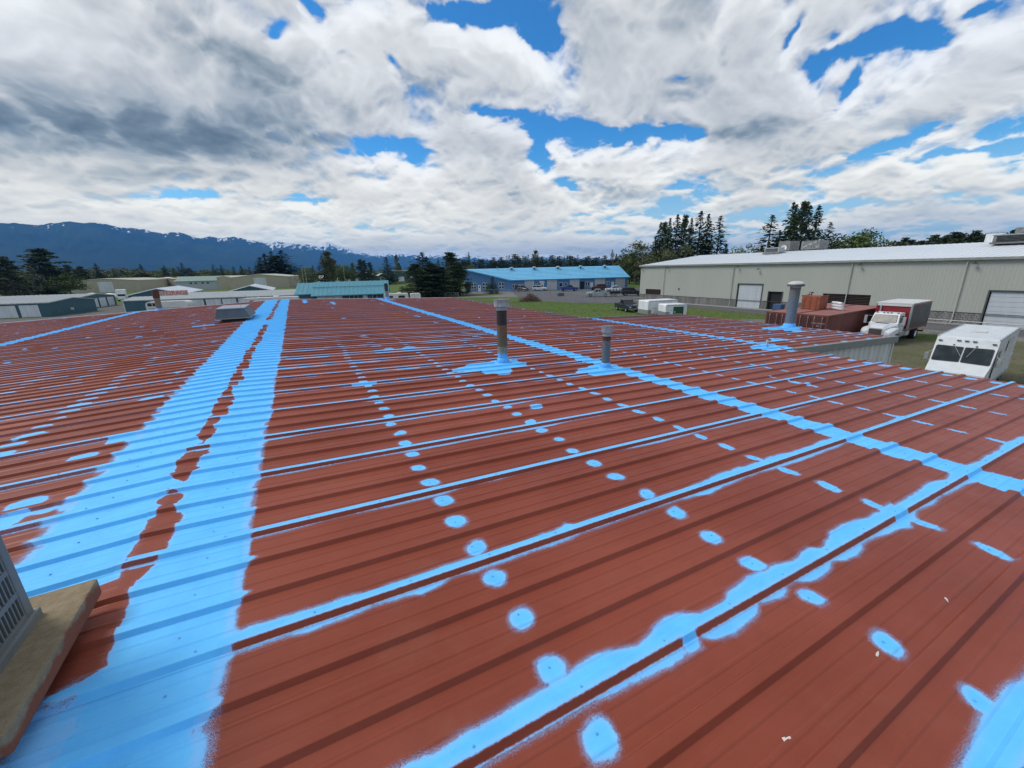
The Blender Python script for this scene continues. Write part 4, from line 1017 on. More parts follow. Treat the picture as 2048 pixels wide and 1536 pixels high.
# conifers behind the left end of the big warehouse
for i, (x, y, w_, kd, v, lb) in enumerate([
    (1312, 473, 1.0, 'fir', 0, 'short ragged pine at the far left of the tall group behind the warehouse'),
    (1322, 446, 0.70, 'fir', 0, 'narrow fir with bare top, second from the left in the tall group'),
    (1330, 445, 0.75, 'open', 1, 'narrow pine beside the bare topped fir in the tall group'),
    (1341, 438, 0.70, 'fir', 1, 'slim fir, third spire from the left in the tall group'),
    (1356, 431, 0.85, 'fir', 0, 'open dark pine left of a bare gap in the tall group'),
    (1372, 432, 0.65, 'open', 0, 'thin pine with see-through crown in the middle of the tall group'),
    (1384, 438, 0.75, 'fir', 1, 'dark pine hugging the left side of the widest tree in the tall group'),
    (1403, 424, 1.15, 'spruce', 2, 'widest and tallest pine of the tall group behind the white roof'),
    (1418, 430, 0.9, 'fir', 0, 'dark pine merging into the right side of the widest pine'),
    (1442, 433, 1.15, 'spruce', 1, 'separate dense fir at the right end of the tall group'),
    (1453, 490, 1.2, 'fir', 1, 'low fir at the foot of the separate dense fir')]):
    T(kd, x, y, 132 + (i % 3) * 4, w_, lb, var=v)
T('round', 1277, 484, 172, 1.0, 'dark green leafy tree left of the tall conifers behind the warehouse', var=0)
T('round', 1262, 502, 178, 1.0, 'lower leafy tree right behind the blue building', var=1)
T('olive', 1312, 494, 165, 1.05, 'olive bushy tree rising over the left end of the white roof', var=0)
T('olive', 1345, 487, 125, 1.0, 'widest olive leafy tree in front of the tall conifers', var=1)
T('olive', 1330, 500, 130, 1.2, 'low olive tree filling the gap over the left end of the white roof', var=0)
T('olive', 1292, 508, 168, 1.2, 'low olive bushes at the corner of the warehouse', var=1)
T('round', 1502, 484, 150, 0.9, 'pale green tree standing alone between the two conifer groups', var=2)
T('round', 1515, 492, 152, 0.8, 'small grey green tree left of the roof screens', var=1)
# second group of conifers, further right
for i, (x, y, w_, kd, v, lb) in enumerate([
    (1545, 431, 1.25, 'spruce', 0, 'dense pointed fir standing left of the second conifer group'),
    (1560, 462, 1.0, 'fir', 1, 'low dark pine between the pointed fir and the tall trio'),
    (1588, 407, 0.8, 'fir', 0, 'see-through tall pine, left of the tall trio over the white roof'),
    (1594, 411, 0.75, 'fir', 1, 'fir growing up through the left pine of the tall trio'),
    (1611, 404, 0.72, 'open', 1, 'tallest tree of all, middle of the trio over the white roof'),
    (1621, 411, 0.75, 'fir', 2, 'bushy fir close behind the tallest tree of the trio'),
    (1639, 412, 0.85, 'fir', 2, 'right tree of the tall trio with spreading lower branches'),
    (1662, 446, 1.0, 'spruce', 0, 'shorter conifer just right of the tall trio')]):
    T(kd, x, y, 118 + (i % 3) * 4, w_, lb, var=v)
for i, (x, y, d_, w_, kd, lb) in enumerate([
    (1690, 461, 130, 1.2, 'round', 'dark leafy tree right of the tall trio'), (1712, 468, 128, 1.0, 'round', 'second dark leafy tree right of the tall trio'),
    (1736, 461, 132, 0.85, 'round', 'light green leafy tree with a pointed top'), (1765, 478, 135, 1.0, 'olive', 'low leafy tree right of the light green one'),
    (1740, 488, 128, 1.1, 'olive', 'low pale bushes under the light green tree')]):
    T(kd, x, y, d_, w_, lb)
# far ragged pines over the right half of the white roof
g_ = random.Random(5)
for x, y in [(1795, 484), (1812, 476), (1826, 480), (1843, 482), (1858, 481), (1872, 470), (1886, 476), (1900, 470), (1912, 465), (1926, 468), (1942, 470), (1955, 462), (1966, 472), (1983, 467), (1995, 480), (2008, 468), (2024, 476), (2033, 460), (2044, 470), (2060, 468), (2080, 464), (2110, 462)]:
    tree('pine' if g_.random() < 0.7 else 'open', x, y, 190 + g_.uniform(-12, 12), 1.3, 'ragged pine in the row seen low over the right half of the white roof', 'pines over the right half of the white roof')
# the distant forest edge behind the blue building
x = 905
while x < 1300:
    y = 515 + (6 if x < 1010 else 0) - 2.5 * math.sin(x * 0.045) + g_.uniform(-6, 6)
    tree('far', x, y, 300 + g_.uniform(-25, 60), 1.3 + g_.random() * 0.5, 'dark conifer in the long forest edge behind the blue building', 'conifers of the forest edge')
    x += 4.4 + g_.random() * 1.6
for x in range(905, 1330, 9):
    tree('far', x + g_.uniform(-3, 3), 521 + g_.uniform(-2, 4), 285, 2.3, 'dark conifer in the long forest edge behind the blue building', 'conifers of the forest edge')
T('poplar', 1071, 492, 290, 1.5, 'tall single poplar standing out of the forest edge', var=0)
T('spruce', 1225, 500, 200, 0.9, 'dark conifer standing above the right end of the blue roof', var=0)
T('fir', 1233, 508, 200, 0.9, 'shorter conifer beside the one above the right end of the blue roof', var=1)
T('fir', 937, 505, 260, 0.6, 'thin spire rising left of the blue roof', var=0)
# far left skyline
T('pine', 75, 498, 260, 1.9, 'big rounded dark pine rising highest at the far left', var=1)
T('pine', 92, 528, 258, 1.8, 'sloping dark pine right below the big rounded pine at the far left', var=2)
T('pine', 4, 514, 240, 1.6, 'dark pine cut by the left edge of the photo', var=0)
T('spruce', 22, 526, 260, 1.0, 'small dark conifer near the left edge of the photo', var=2)
T('round', 130, 549, 250, 1.3, 'yellow green bush beside the tan shed at the far left', var=0)
for x in range(-60, 840, 11):
    y = 541 + g_.uniform(-8, 5)
    kd = g_.choice(['far', 'round', 'olive', 'far', 'round'])
    if 500 < x < 590: kd = 'far'
    tree(kd, x + g_.uniform(-3, 3), y, 390 + g_.uniform(-40, 60), 1.6 if kd == 'far' else 1.9, 'tree in the mixed row along the foot of the mountains', 'mixed trees below the mountains')
for x, y in [(133, 530), (158, 533), (190, 527), (193, 534), (225, 537), (280, 528), (327, 531), (345, 537), (362, 526), (425, 529), (441, 531), (466, 533), (481, 532), (498, 534), (600, 536), (625, 531)]:
    tree('spruce' if x > 180 else 'pine', x, y, 350 + g_.uniform(-20, 20), 1.3, 'dark conifer standing above the mixed row on the left', 'dark conifers above the row on the left')
# planting by the blue building
T('spruce', 985, 552, 122.5, 1.6, 'dark columnar cypress against the blue wall', cat='shrub', var=0)
T('round', 976, 566, 121.5, 0.42, 'small dark bush left of the columnar cypress', cat='shrub', var=0)
T('round', 935, 561, 124.5, 0.62, 'big dark rounded bush at the left end of the blue wall', cat='shrub', var=1)
# ------------------------------------------------------------------ buildings
door_w = mat('white_door', (0.62, 0.64, 0.65), 0.45, dirt=(0.40, 0.40, 0.38), dscale=0.8, damt=0.3, streak=True)
trim_w = mat('white_trim', (0.72, 0.73, 0.72), 0.5)
GL = glass_mat()
class Bld:
    """gabled building in its own frame: front wall along local x from 0..L at y=0, depth W behind it"""
    def __init__(s, name, label, A, B, W, he, hr, ridge='x', cat='building', group=None, wall=None, roof=None, over=0.25, walln='wall', pitch=0.6, rib=0.02, front_drop=0.0):
        A, B = Vector(A).to_2d(), Vector(B).to_2d(); s.L = (B - A).length; s.W = W; s.he = he; s.hr = hr; s.ridge = ridge
        s.root = thing(name, label, cat, (A.x, A.y, 0), math.atan2(B.y - A.y, B.x - A.x), group)
        L = s.L; w = MB()
        g = s.gable = (lambda u, span: he + (hr - he) * (1 - abs(2 * u / span - 1)))
        def wall_part(p0, u, n, length, gable):
            m_ = MB(); k = max(1, int(length / pitch)); pts = [(0, 0)]
            for i in range(k):
                c = length * (i + 0.5) / k; h2 = min(0.08, length / k * 0.3)
                pts += [(c - h2, 0), (c - h2 * 0.5, rib), (c + h2 * 0.5, rib), (c + h2, 0)]
            if gable: pts.append((length / 2, 0))
            pts = sorted(pts + [(length, 0)])
            vs = []
            for a, d in pts:
                q = Vector(p0) + Vector(u) * a + Vector(n) * d
                z = g(a, length) if gable else he
                vs += [(q.x, q.y, 0), (q.x, q.y, z)]
            m_.add(vs, [(2 * i, 2 * i + 2, 2 * i + 3, 2 * i + 1) for i in range(len(pts) - 1)])
            return m_.build(walln, wall, s.root)
        wall_part((0, 0, 0), (1, 0, 0), (0, -1, 0), L, ridge == 'y')
        wall_part((L, 0, 0), (0, 1, 0), (1, 0, 0), W, ridge == 'x')
        wall_part((L, W, 0), (-1, 0, 0), (0, 1, 0), L, ridge == 'y')
        wall_part((0, W, 0), (0, -1, 0), (-1, 0, 0), W, ridge == 'x')
        th = 0.12; span = W if ridge == 'x' else L; run = L if ridge == 'x' else W
        sl = (hr - he) / (span / 2)
        P = (lambda a, t, z: (t, a, z)) if ridge == 'x' else (lambda a, t, z: (a, t, z))
        for sgn in (0, 1):
            r_ = MB(); e0, e1 = (-over, span / 2) if sgn == 0 else (span + over, span / 2)
            z0 = he - over * sl + 0.03; z1 = hr + 0.03
            # ribbed roof slope made of narrow raised seams
            n_s = max(2, int((run + 2 * over) / 0.9)); ts = []
            for i in range(n_s):
                c = -over + (run + 2 * over) * (i + 0.5) / n_s
                ts += [(c - 0.06, 0), (c - 0.03, 0.05), (c + 0.03, 0.05), (c + 0.06, 0)]
            ts = [(-over, 0)] + ts + [(run + over, 0)]
            vs = []
            for t, d in ts: vs += [P(e0, t, z0 + d), P(e1, t, z1 + d)]
            r_.add(vs, [(2 * i, 2 * i + 2, 2 * i + 3, 2 * i + 1) for i in range(len(ts) - 1)])
            r_.add([P(e0, -over, z0 - 0.002), P(e0, -over, z0 - th - 0.06), P(e1, -over, z1 - th - 0.06), P(e1, -over, z1 - 0.002)], [(0, 1, 2, 3)])
            r_.add([P(e0, run + over, z0 - 0.002), P(e0, run + over, z0 - th - 0.06), P(e1, run + over, z1 - th - 0.06), P(e1, run + over, z1 - 0.002)], [(0, 1, 2, 3)])
            r_.add([P(e0, -over, z0 - 0.002), P(e0, run + over, z0 - 0.002), P(e0, run + over, z0 - th - 0.06), P(e0, -over, z0 - th - 0.06)], [(0, 1, 2, 3)])
            r_.add([P(e0, -over, z0 - th - 0.06), P(e0, run + over, z0 - th - 0.06), P(e1, run + over, z1 - th - 0.06), P(e1, -over, z1 - th - 0.06)], [(0, 1, 2, 3)])
            r_.build('roof', roof, s.root)
    def frame(s, face):
        return {'front': (lambda u, o, z: (u, -o, z)), 'right': (lambda u, o, z: (s.L + o, u, z)), 'left': (lambda u, o, z: (-o, u, z)), 'back': (lambda u, o, z: (u, s.W + o, z))}[face]
    def slab(s, b, face, u0, u1, z0, z1, o0, o1):
        f = s.frame(face); vs = [f(u, o, z) for z in (z0, z1) for o in (o0, o1) for u in (u0, u1)]
        b.add(vs, [(0, 2, 3, 1), (4, 5, 7, 6), (0, 1, 5, 4), (2, 6, 7, 3), (0, 4, 6, 2), (1, 3, 7, 5)])
    def rolldoor(s, face, u0, u1, z1, m_=None, name='roller_door', z0=0.05, trim=None, slats=7):
        b = MB()
        for i in range(slats):
            za, zb = z0 + (z1 - z0) * i / slats, z0 + (z1 - z0) * (i + 1) / slats
            s.slab(b, face, u0 + 0.06, u1 - 0.06, za + 0.008, zb - 0.008, 0.0, 0.045)
        s.slab(b, face, u0 + 0.06, u1 - 0.06, z0, z1, 0.0, 0.036)
        o = b.build(name, m_ or door_w, s.root)
        t = MB()
        for a, c in ((u0 - 0.04, u0 + 0.06), (u1 - 0.06, u1 + 0.04)): s.slab(t, face, a, c, 0, z1 + 0.08, 0.0, 0.07)
        s.slab(t, face, u0 + 0.06, u1 - 0.06, z1, z1 + 0.08, 0.0, 0.07)
        t.build('door_frame', trim or m_ or trim_w, o)
        return o
    def door(s, face, u0, u1, z1, m_=None, pane=False, z0=0.05):
        b = MB(); s.slab(b, face, u0, u1, z0, z1, 0.0, 0.06); o = b.build('door', m_ or door_w, s.root)
        t = MB(); s.slab(t, face, u1 - 0.16, u1 - 0.10, z0 + 0.95, z0 + 1.01, 0.06, 0.11); t.build('handle', chrome(), o)
        if pane:
            t = MB(); s.slab(t, face, (u0 + u1) / 2 - 0.16, (u0 + u1) / 2 + 0.16, z1 - 0.85, z1 - 0.3, 0.03, 0.066); t.build('pane', GL, o)
        return o
    def window(s, face, u0, u1, z0, z1, nx=2, nz=1):
        b = MB(); t = 0.07
        for a, c, d, e in ((u0, u0 + t, z0, z1), (u1 - t, u1, z0, z1), (u0 + t, u1 - t, z0, z0 + t), (u0 + t, u1 - t, z1 - t, z1)): s.slab(b, face, a, c, d, e, 0.0, 0.07)
        for i in range(1, nx): c = u0 + (u1 - u0) * i / nx; s.slab(b, face, c - 0.04, c + 0.04, z0 + t, z1 - t, 0.0, 0.065)
        for i in range(1, nz): c = z0 + (z1 - z0) * i / nz; s.slab(b, face, u0 + t, u1 - t, c - 0.04, c + 0.04, 0.0, 0.062)
        o = b.build('window', trim_w, s.root)
        for i in range(nx):
            for j in range(nz):
                p = MB(); s.slab(p, face, u0 + (u1 - u0) * i / nx + 0.05, u0 + (u1 - u0) * (i + 1) / nx - 0.05, z0 + (z1 - z0) * j / nz + 0.05, z0 + (z1 - z0) * (j + 1) / nz - 0.05, 0.0, 0.035); p.build('pane', GL, o)
        return o
    def box(s, name, m_, u0, u1, y0, y1, z0, z1, parent=None):
        return MB().box(u0, u1, y0, y1, z0, z1).build(name, m_, parent or s.root)
C_TAN = mat('tan_siding', (0.43, 0.38, 0.27), 0.6, var=0.05, dirt=(0.30, 0.27, 0.20), dscale=0.15, damt=0.25, streak=True)
C_TANR = mat('cream_roof', (0.66, 0.62, 0.50), 0.5, var=0.05)
C_TEAL = mat('teal_siding', (0.035, 0.105, 0.125), 0.55, var=0.08)
C_PALE = mat('pale_metal_roof', (0.31, 0.335, 0.33), 0.45, var=0.06, dirt=(0.23, 0.235, 0.225), dscale=0.4, damt=0.3)
C_WHITE = mat('white_metal_roof', (0.76, 0.78, 0.78), 0.4, var=0.04, dirt=(0.55, 0.55, 0.53), dscale=0.3, damt=0.25)
C_GREY = mat('grey_siding', (0.20, 0.225, 0.215), 0.6, var=0.05)
C_NAVY = mat('navy_roof', (0.035, 0.065, 0.13), 0.45, var=0.05)
C_GREEN = mat('dark_green_siding', (0.035, 0.078, 0.058), 0.55, var=0.08)
C_GGREEN = mat('sage_roof', (0.16, 0.24, 0.20), 0.5, var=0.06)
C_GWALL = mat('pale_grey_siding', (0.40, 0.43, 0.43), 0.6, var=0.05)
C_TROOF = mat('teal_roof', (0.060, 0.245, 0.310), 0.42, var=0.10, dirt=(0.05, 0.17, 0.22), dscale=0.5, damt=0.4, streak=True)

# grey gabled workshop at the far left
h = Bld('grey_workshop', 'grey gabled workshop with navy roof at the far left edge of the photo', (-152, 377), (-132.5, 352), 26, 5.6, 10.2, 'y', wall=C_GREY, roof=C_NAVY, over=0.5)
h.window('left', 5, 6.4, 2.6, 4.0); h.window('left', 7.4, 8.8, 2.6, 4.0); h.window('front', 5.0, 6.2, 3.2, 4.6)
for u in (1.0, 11.5, 21.5): h.box('awning_bay', dark(), u, u + 8.5, -0.10, -0.02, 0.0, 1.9)
h = Bld('small_shed', 'tiny tan shed with gable roof beside the grey workshop', G(99, 578.5), G(117, 578), 5, 2.9, 4.4, 'y', wall=C_TAN, roof=C_GREY, over=0.3)
h.window('front', 1.9, 3.1, 1.4, 2.4)
# the row of tan sheds
tanA = Bld('tan_warehouse', 'long tan metal shed with one white door, leftmost of the tan sheds', (-100.7, 285), (-72.8, 283), 55, 5.9, 7.0, 'y', wall=C_TAN, roof=C_TANR)
tanA.rolldoor('front', 11.5, 17.2, 5.2)
tanB = Bld('tan_warehouse', 'tan metal shed partly hidden behind the sage roofed building', G(314, 577.5), G(352, 577.3), 30, 6.0, 6.9, 'y', wall=C_TAN, roof=C_TANR)
gg = Bld('sage_roofed_building', 'pale grey building with sage green roof behind the STORAGE sign', (-57.5, 281), (-35.5, 273), 12, 4.7, 7.0, 'x', wall=C_GWALL, roof=C_GGREEN, over=0.4)
for u in (7.2, 9.6, 13.0, 15.6): gg.window('front', u, u + 1.5, 3.0, 3.9, 1, 1)
tanD = Bld('tan_warehouse', 'narrow tan metal shed right of the sage roofed building', G(438, 578.3), G(467.5, 577.4), 34, 6.2, 6.9, 'y', wall=C_TAN, roof=C_TANR)
tanE = Bld('tan_warehouse', 'wide tan shed with white roller door, right end of the tan row', (-30.5, 262), (-3.0, 256), 34, 5.9, 7.4, 'y', wall=C_TAN, roof=C_TANR)
tanE.rolldoor('front', 11.3, 17.0, 5.4)
# storage units, near left
st = Bld('storage_block', 'low teal storage block with wide white doors nearest the roof at far left', (-66, 118.5), (-43.6, 113.2), 12.5, 2.75, 3.35, 'x', wall=C_TEAL, roof=C_PALE, over=0.2)
for i in range(6):
    st.rolldoor('front', 1.0 + i * 3.55 - 0.4, 3.9 + i * 3.55 - 0.4, 2.25, slats=4)
MB().box(0, 0.55, -0.03, 0, 0, 0.45).tf(Matrix.Identity(4)).build('notice_board', trim_w, st.root).location = (st.L + 0.06, 5.0, 0.9)
st2 = Bld('storage_block', 'teal storage block showing four narrow doors on its right end', (-72, 140), (-46.6, 134.5), 13.5, 2.75, 3.4, 'x', wall=C_TEAL, roof=C_PALE, over=0.2)
for i in range(4): st2.rolldoor('right', 1.0 + i * 3.1, 3.3 + i * 3.1, 2.2, slats=4)
# the long middle rows
gA, gB = Vector(G(244.6, 601.5, 2.45)), Vector(G(634, 588.3, 2.45))
row = Bld('storage_row', 'long teal storage row with white doors running behind the red roof', gA, gB, 7.5, 2.45, 3.0, 'x', wall=C_TEAL, roof=C_PALE, over=0.2)
nd = int((row.L - 9.5) / 3.15)
for i in range(nd):
    row.rolldoor('front', 9.0 + i * 3.15, 11.6 + i * 3.15, 2.05, slats=4)
b = MB()
for u in (0.1, 18.1, 24.4, 37.0):
    b2 = MB(); row.slab(b2, 'front', u - 0.06, u + 0.06, 0, 2.4, 0.03, 0.13); b2.build('downspout', trim_w, row.root)
dirv = (gB - gA).normalized(); nrm = Vector((-dirv.y, dirv.x))
r2 = Bld('storage_row', 'second storage row seen as a pale roof strip behind the first', gA + nrm * 15 + dirv * 2, gB + nrm * 15 - dirv * 2, 7.5, 2.45, 3.05, 'x', wall=C_TEAL, roof=C_PALE, over=0.2)
# two white roofed sheds standing end-on behind the rows
def shed_px(label, a, b_, peak, W, he, hr):
    A, B = G(a[0], a[1], he), G(b_[0], b_[1], he)
    return Bld('white_roofed_shed', label, A, B, W, he, hr, 'y', wall=C_TEAL, roof=C_WHITE, over=0.25)
s1 = shed_px('dark green storage shed with bright white roof behind the STORAGE sign', (256, 590.5), (371, 586.0), 0, 30, 2.6, 4.1)
for i in range(8): s1.rolldoor('right', 2 + i * 3.4, 4.6 + i * 3.4, 2.2, slats=3)
s2 = shed_px('dark green storage shed with white roof in front of the wide tan shed', (455, 583.5), (545, 580.0), 0, 24, 2.6, 4.1)
# office with the teal roof
oA, oB = Vector(G(631, 586.5, 2.75)), Vector(G(770, 581.6, 2.75))
C_DTEAL = mat('dark_teal_boards', (0.045, 0.085, 0.115), 0.6)
of = Bld('teal_roofed_office', 'low office with steep teal ribbed roof and white doors below', oA, oB, 9.0, 2.65, 5.0, 'x', wall=C_DTEAL, roof=C_TROOF, over=0.9, pitch=0.4)
of.rolldoor('front', 0.2, 3.4, 2.3, slats=5); of.rolldoor('front', 3.6, 5.4, 2.3, slats=5)
of.window('front', 7.0, 8.9, 1.0, 2.2, 2); of.door('front', 9.9, 10.9, 2.1); of.window('front', 12.0, 13.0, 1.1, 2.0, 1)
b = MB(); of.slab(b, 'front', 6.2, 9.6, 0.75, 0.95, 0.02, 0.9); b.build('porch_rail', dark(), of.root)
b = MB(); b.box(-0.85, of.L + 0.85, 2.0, 2.06, 3.88, 3.98); b.build('roof_lap', mat('teal_lap', (0.03, 0.13, 0.17), 0.5), of.root)
ow = Bld('teal_roofed_wing', 'small teal roofed wing joined to the left of the office', oA - dirv * 4.4 + nrm * 1.4, oA - dirv * 1.0 + nrm * 1.4, 8.0, 2.7, 4.9, 'x', wall=C_DTEAL, roof=C_TROOF, over=0.3)
# green gabled shop and long green building beyond
gr = Bld('green_gabled_shop', 'dark green gabled shop with cream roof edge beyond the teal roof', (35.5, 318), (54.6, 316), 40, 4.2, 7.4, 'y', wall=C_GREEN, roof=C_TANR, over=0.7)
gr.rolldoor('front', 3.2, 7.3, 3.1); gr.rolldoor('front', 10.6, 14.8, 3.1)
gr2 = Bld('green_shop_wing', 'lower right wing of the green gabled shop with one white door', (54.8, 318.5), (62.5, 317.7), 30, 4.3, 5.8, 'y', wall=C_GREEN, roof=C_TANR, over=0.4)
gr2.rolldoor('front', 1.4, 5.0, 3.2)
gl = Bld('long_green_building', 'long dark green building with white doors beside the dark evergreens', (57, 285), (92, 271), 18, 7.2, 8.0, 'x', wall=C_GREEN, roof=C_GREEN, over=0.2)
for u in (5.5, 13.5, 21.5): gl.rolldoor('front', u, u + 3.6, 3.6)
for u in (3, 8.5, 14, 19.5): gl.box('wall_lamp', trim_w, u, u + 0.35, -0.35, -0.02, 5.9, 6.2)
# pale house bits among the far trees
for x_, y_, lb in ((492.5, 0, ''),): pass
for (xa, xb, yb, he, lb) in ((583, 592, 567, 3.2, 'small white house left of the pale barn among the far trees'), (591, 601, 569, 3.4, 'white house among the far trees left of the power poles'), (627, 642, 568, 3.6, 'cream house with low roof between the far trees'), (405, 424, 561.5, 4.0, 'far pale roofed house behind the sage roofed building'), (667, 680, 568.5, 3.0, 'little white shed at the foot of the tall poplar')):
    Bld('far_house', lb, G(xa, yb), G(xb, yb), 8, he, he + 1.8, 'x', wall=mat('far_white', (0.55, 0.55, 0.52), 0.6), roof=C_TANR if 'cream' in lb else C_PALE, over=0.3)

# the blue building: one wall that turns slightly, its roof edge climbing to the left
C_BLUE = mat('blue_siding', (0.085, 0.215, 0.40), 0.5, var=0.05, dirt=(0.07, 0.17, 0.31), dscale=0.2, damt=0.4, streak=True)
C_BROOF = mat('sky_blue_roof', (0.17, 0.49, 0.72), 0.40, var=0.06, dirt=(0.14, 0.36, 0.52), dscale=0.3, damt=0.5)
A_, B_, C_ = Vector((49.6, 127.6)), Vector((61.3, 117.6)), Vector((98.2, 104.0))
HA, HB = 7.1, 3.5
u1, u2 = (B_ - A_).normalized(), (C_ - B_).normalized(); n2 = Vector((-u2.y, u2.x))
# ridge end: same height as A on the plane through the eave
Dp = A_ + u2 * 52.0
bl = thing('blue_building', 'long blue commercial building with sky blue roof, white bay doors and parked cars', 'building', (A_.x, A_.y, 0))
def bw(b, P, Q, hP, hQ, off=0.0, z0=0, ribs=True):
    P, Q = P - A_, Q - A_; L = (Q - P).length; u = (Q - P) / L; n = Vector((u.y, -u.x)); k = int(L / 0.5); pts = [(0, 0)]
    for i in range(k):
        c = L * (i + 0.5) / k; pts += [(c - 0.06, 0), (c - 0.03, 0.02), (c + 0.03, 0.02), (c + 0.06, 0)]
    pts.append((L, 0)); vs = []
    for a, d in pts:
        q = P + u * a + n * (d + off); vs += [(q.x, q.y, z0), (q.x, q.y, hP + (hQ - hP) * a / L)]
    b.add(vs, [(2 * i, 2 * i + 2, 2 * i + 3, 2 * i + 1) for i in range(len(pts) - 1)])
b = MB(); bw(b, A_, B_, HA - 0.05, HB - 0.05); b.build('gable_wall', C_BLUE, bl)
b = MB(); bw(b, B_, C_, HB - 0.05, HB - 0.05); b.build('front_wall', C_BLUE, bl)
Ebk, Fbk = A_ + n2 * 14, Dp + n2 * 14
b = MB(); bw(b, C_, Dp, HB - 0.05, HA - 0.05); bw(b, Dp, Fbk, HA - .05, HB); bw(b, Fbk, Ebk, HB, HB); bw(b, Ebk, A_, HB, HA - 0.05); b.build('rear_wall', C_BLUE, bl)
o2 = 0.45
eB = B_ - n2 * o2 - u2 * 0.15 ; eC = C_ - n2 * o2 + u2 * 0.5; eA = A_ - Vector((-u1.y, u1.x)) * o2 - u1 * 0.3
nsg = 90; b = MB(); front = []
def lerp(p, q, t): return p + (q - p) * t
LT = (eB - eA).length; 
# standing seams run from ridge to eave; ten horizontal laps step down towards the eave
rows_ = 9
P3 = lambda v, z: Vector((v.x - A_.x, v.y - A_.y, z))
ridgeL, ridgeR = P3(eA, HA + 0.12), P3(Dp + u2 * 0.5, HA + 0.12)
eaveB, eaveC = P3(eB, HB + 0.03), P3(eC, HB + 0.03)
up = Vector((0, 0, 1))
for r_ in range(rows_):
    # strips parallel to the ridge, each lapping 40 mm over the one below
    t0, t1 = r_ / rows_, (r_ + 1) / rows_
    l0, l1 = ridgeL.lerp(eaveB, t0), ridgeL.lerp(eaveB, t1 + 0.01)
    q0, q1 = ridgeR.lerp(eaveC, t0), ridgeR.lerp(eaveC, t1 + 0.01)
    lift = 0.10
    s_ = MB(); s_.add([tuple(l0), tuple(l1 + up * lift), tuple(q1 + up * lift), tuple(q0)], [(0, 1, 2, 3)])
    s_.add([tuple(l1 + up * lift), tuple(l1), tuple(q1), tuple(q1 + up * lift)], [(0, 1, 2, 3)])
    s_.build('roof_course', C_BROOF, bl)
b = MB(); b.add([tuple(ridgeL), tuple(ridgeR), tuple(P3(Fbk, HB)), tuple(P3(Ebk, HB))], [(0, 1, 2, 3)]); b.build('rear_roof', C_BROOF, bl)
b = MB()
for P_, Q_ in ((ridgeL, eaveB), (eaveB, eaveC), (eaveC, ridgeR)):
    b.add([tuple(P_ + up * 0.01), tuple(Q_ + up * 0.01), tuple(Q_ - up * 0.28), tuple(P_ - up * 0.28)], [(0, 1, 2, 3)])
    b.add([tuple(P_ - up * 0.28), tuple(Q_ - up * 0.28), tuple(Q_ - up * 0.28 + (P3(Dp, 0) - P3(C_, 0)) * 0.04), tuple(P_ - up * 0.28 + (P3(Dp, 0) - P3(C_, 0)) * 0.04)], [(0, 1, 2, 3)])
b.build('fascia', mat('blue_fascia', (0.10, 0.33, 0.55), 0.5), bl)
def wall_item(P, u, s0, s1, z0, z1, m_, name, off0=0.0, off1=0.06, parent=None):
    n = Vector((u.y, -u.x)); vs = []
    for z in (z0, z1):
        for o_ in (off0, off1):
            for s_ in (s0, s1):
                q = P - A_ + u * s_ + n * o_; vs.append((q.x, q.y, z))
    return MB().add(vs, [(0, 2, 3, 1), (4, 5, 7, 6), (0, 1, 5, 4), (2, 6, 7, 3), (0, 4, 6, 2), (1, 3, 7, 5)]).build(name, m_, parent or bl)
def win(P, u, s0, s1, z0, z1, nx=2):
    f = wall_item(P, u, s0, s1, z0, z1, trim_w, 'window', 0.0, 0.06)
    for i in range(nx): wall_item(P, u, s0 + (s1 - s0) * i / nx + 0.09, s0 + (s1 - s0) * (i + 1) / nx - 0.09, z0 + 0.09, z1 - 0.09, GL, 'pane', 0.02, 0.068, f)
def sdoor(P, u, s0, w_=0.95, h_=2.1, pane=True):
    d_ = wall_item(P, u, s0, s0 + w_, 0.05, h_, trim_w, 'door', 0, 0.07)
    if pane: wall_item(P, u, s0 + w_ * 0.3, s0 + w_ * 0.7, 1.2, 1.8, GL, 'pane', 0.02, 0.078, d_)
    wall_item(P, u, s0 + w_ - 0.15, s0 + w_ - 0.09, 0.95, 1.02, chrome(), 'handle', 0.07, 0.11, d_)
SL_ = 15.3 / 92.0
for x0_ in (2.0, 5.9, 11.4):
    win(A_, u1, x0_, x0_ + 1.7, 1.9, 2.8); win(A_, u1, x0_, x0_ + 1.7, 0.9, 1.7)
sdoor(A_, u1, 4.3)
LB = (C_ - B_).length
win(B_, u2, 0.4, 1.8, 1.0, 2.2); sdoor(B_, u2, 2.4); wall_item(B_, u2, 3.7, 4.1, 1.6, 2.1, trim_w, 'notice_board')
bay = lambda s0, s1: wall_item(B_, u2, s0, s1, 0.04, 3.25, mat('bay_panel', (0.50, 0.51, 0.50), 0.5, var=0.05, streak=True), 'bay_door', 0, 0.06)
for s0, s1 in ((4.6, 7.4), (12.0, 15.0), (19.6, 22.5), (28.1, 31.2), (35.2, 38.2)):
    d_ = bay(s0, s1)
    for i in range(1, 5): wall_item(B_, u2, s0 + 0.02, s1 - 0.02, 3.25 * i / 5 - 0.012, 3.25 * i / 5 + 0.012, mat('joint_grey', (0.30, 0.31, 0.31), 0.6), 'door_joint', 0.05, 0.064, d_)
    for e in (s0 - 0.1, s1): wall_item(B_, u2, e, e + 0.1, 0.04, 3.25, trim_w, 'door_frame', 0, 0.08, d_)
win(B_, u2, 8.0, 9.1, 1.2, 2.2); sdoor(B_, u2, 9.7, 1.1, 2.3); wall_item(B_, u2, 9.3, 11.0, 2.45, 3.0, trim_w, 'shop_sign', 0, 0.12)
win(B_, u2, 15.8, 17.0, 1.0, 2.3, 1); win(B_, u2, 17.6, 18.6, 1.3, 2.2, 1)
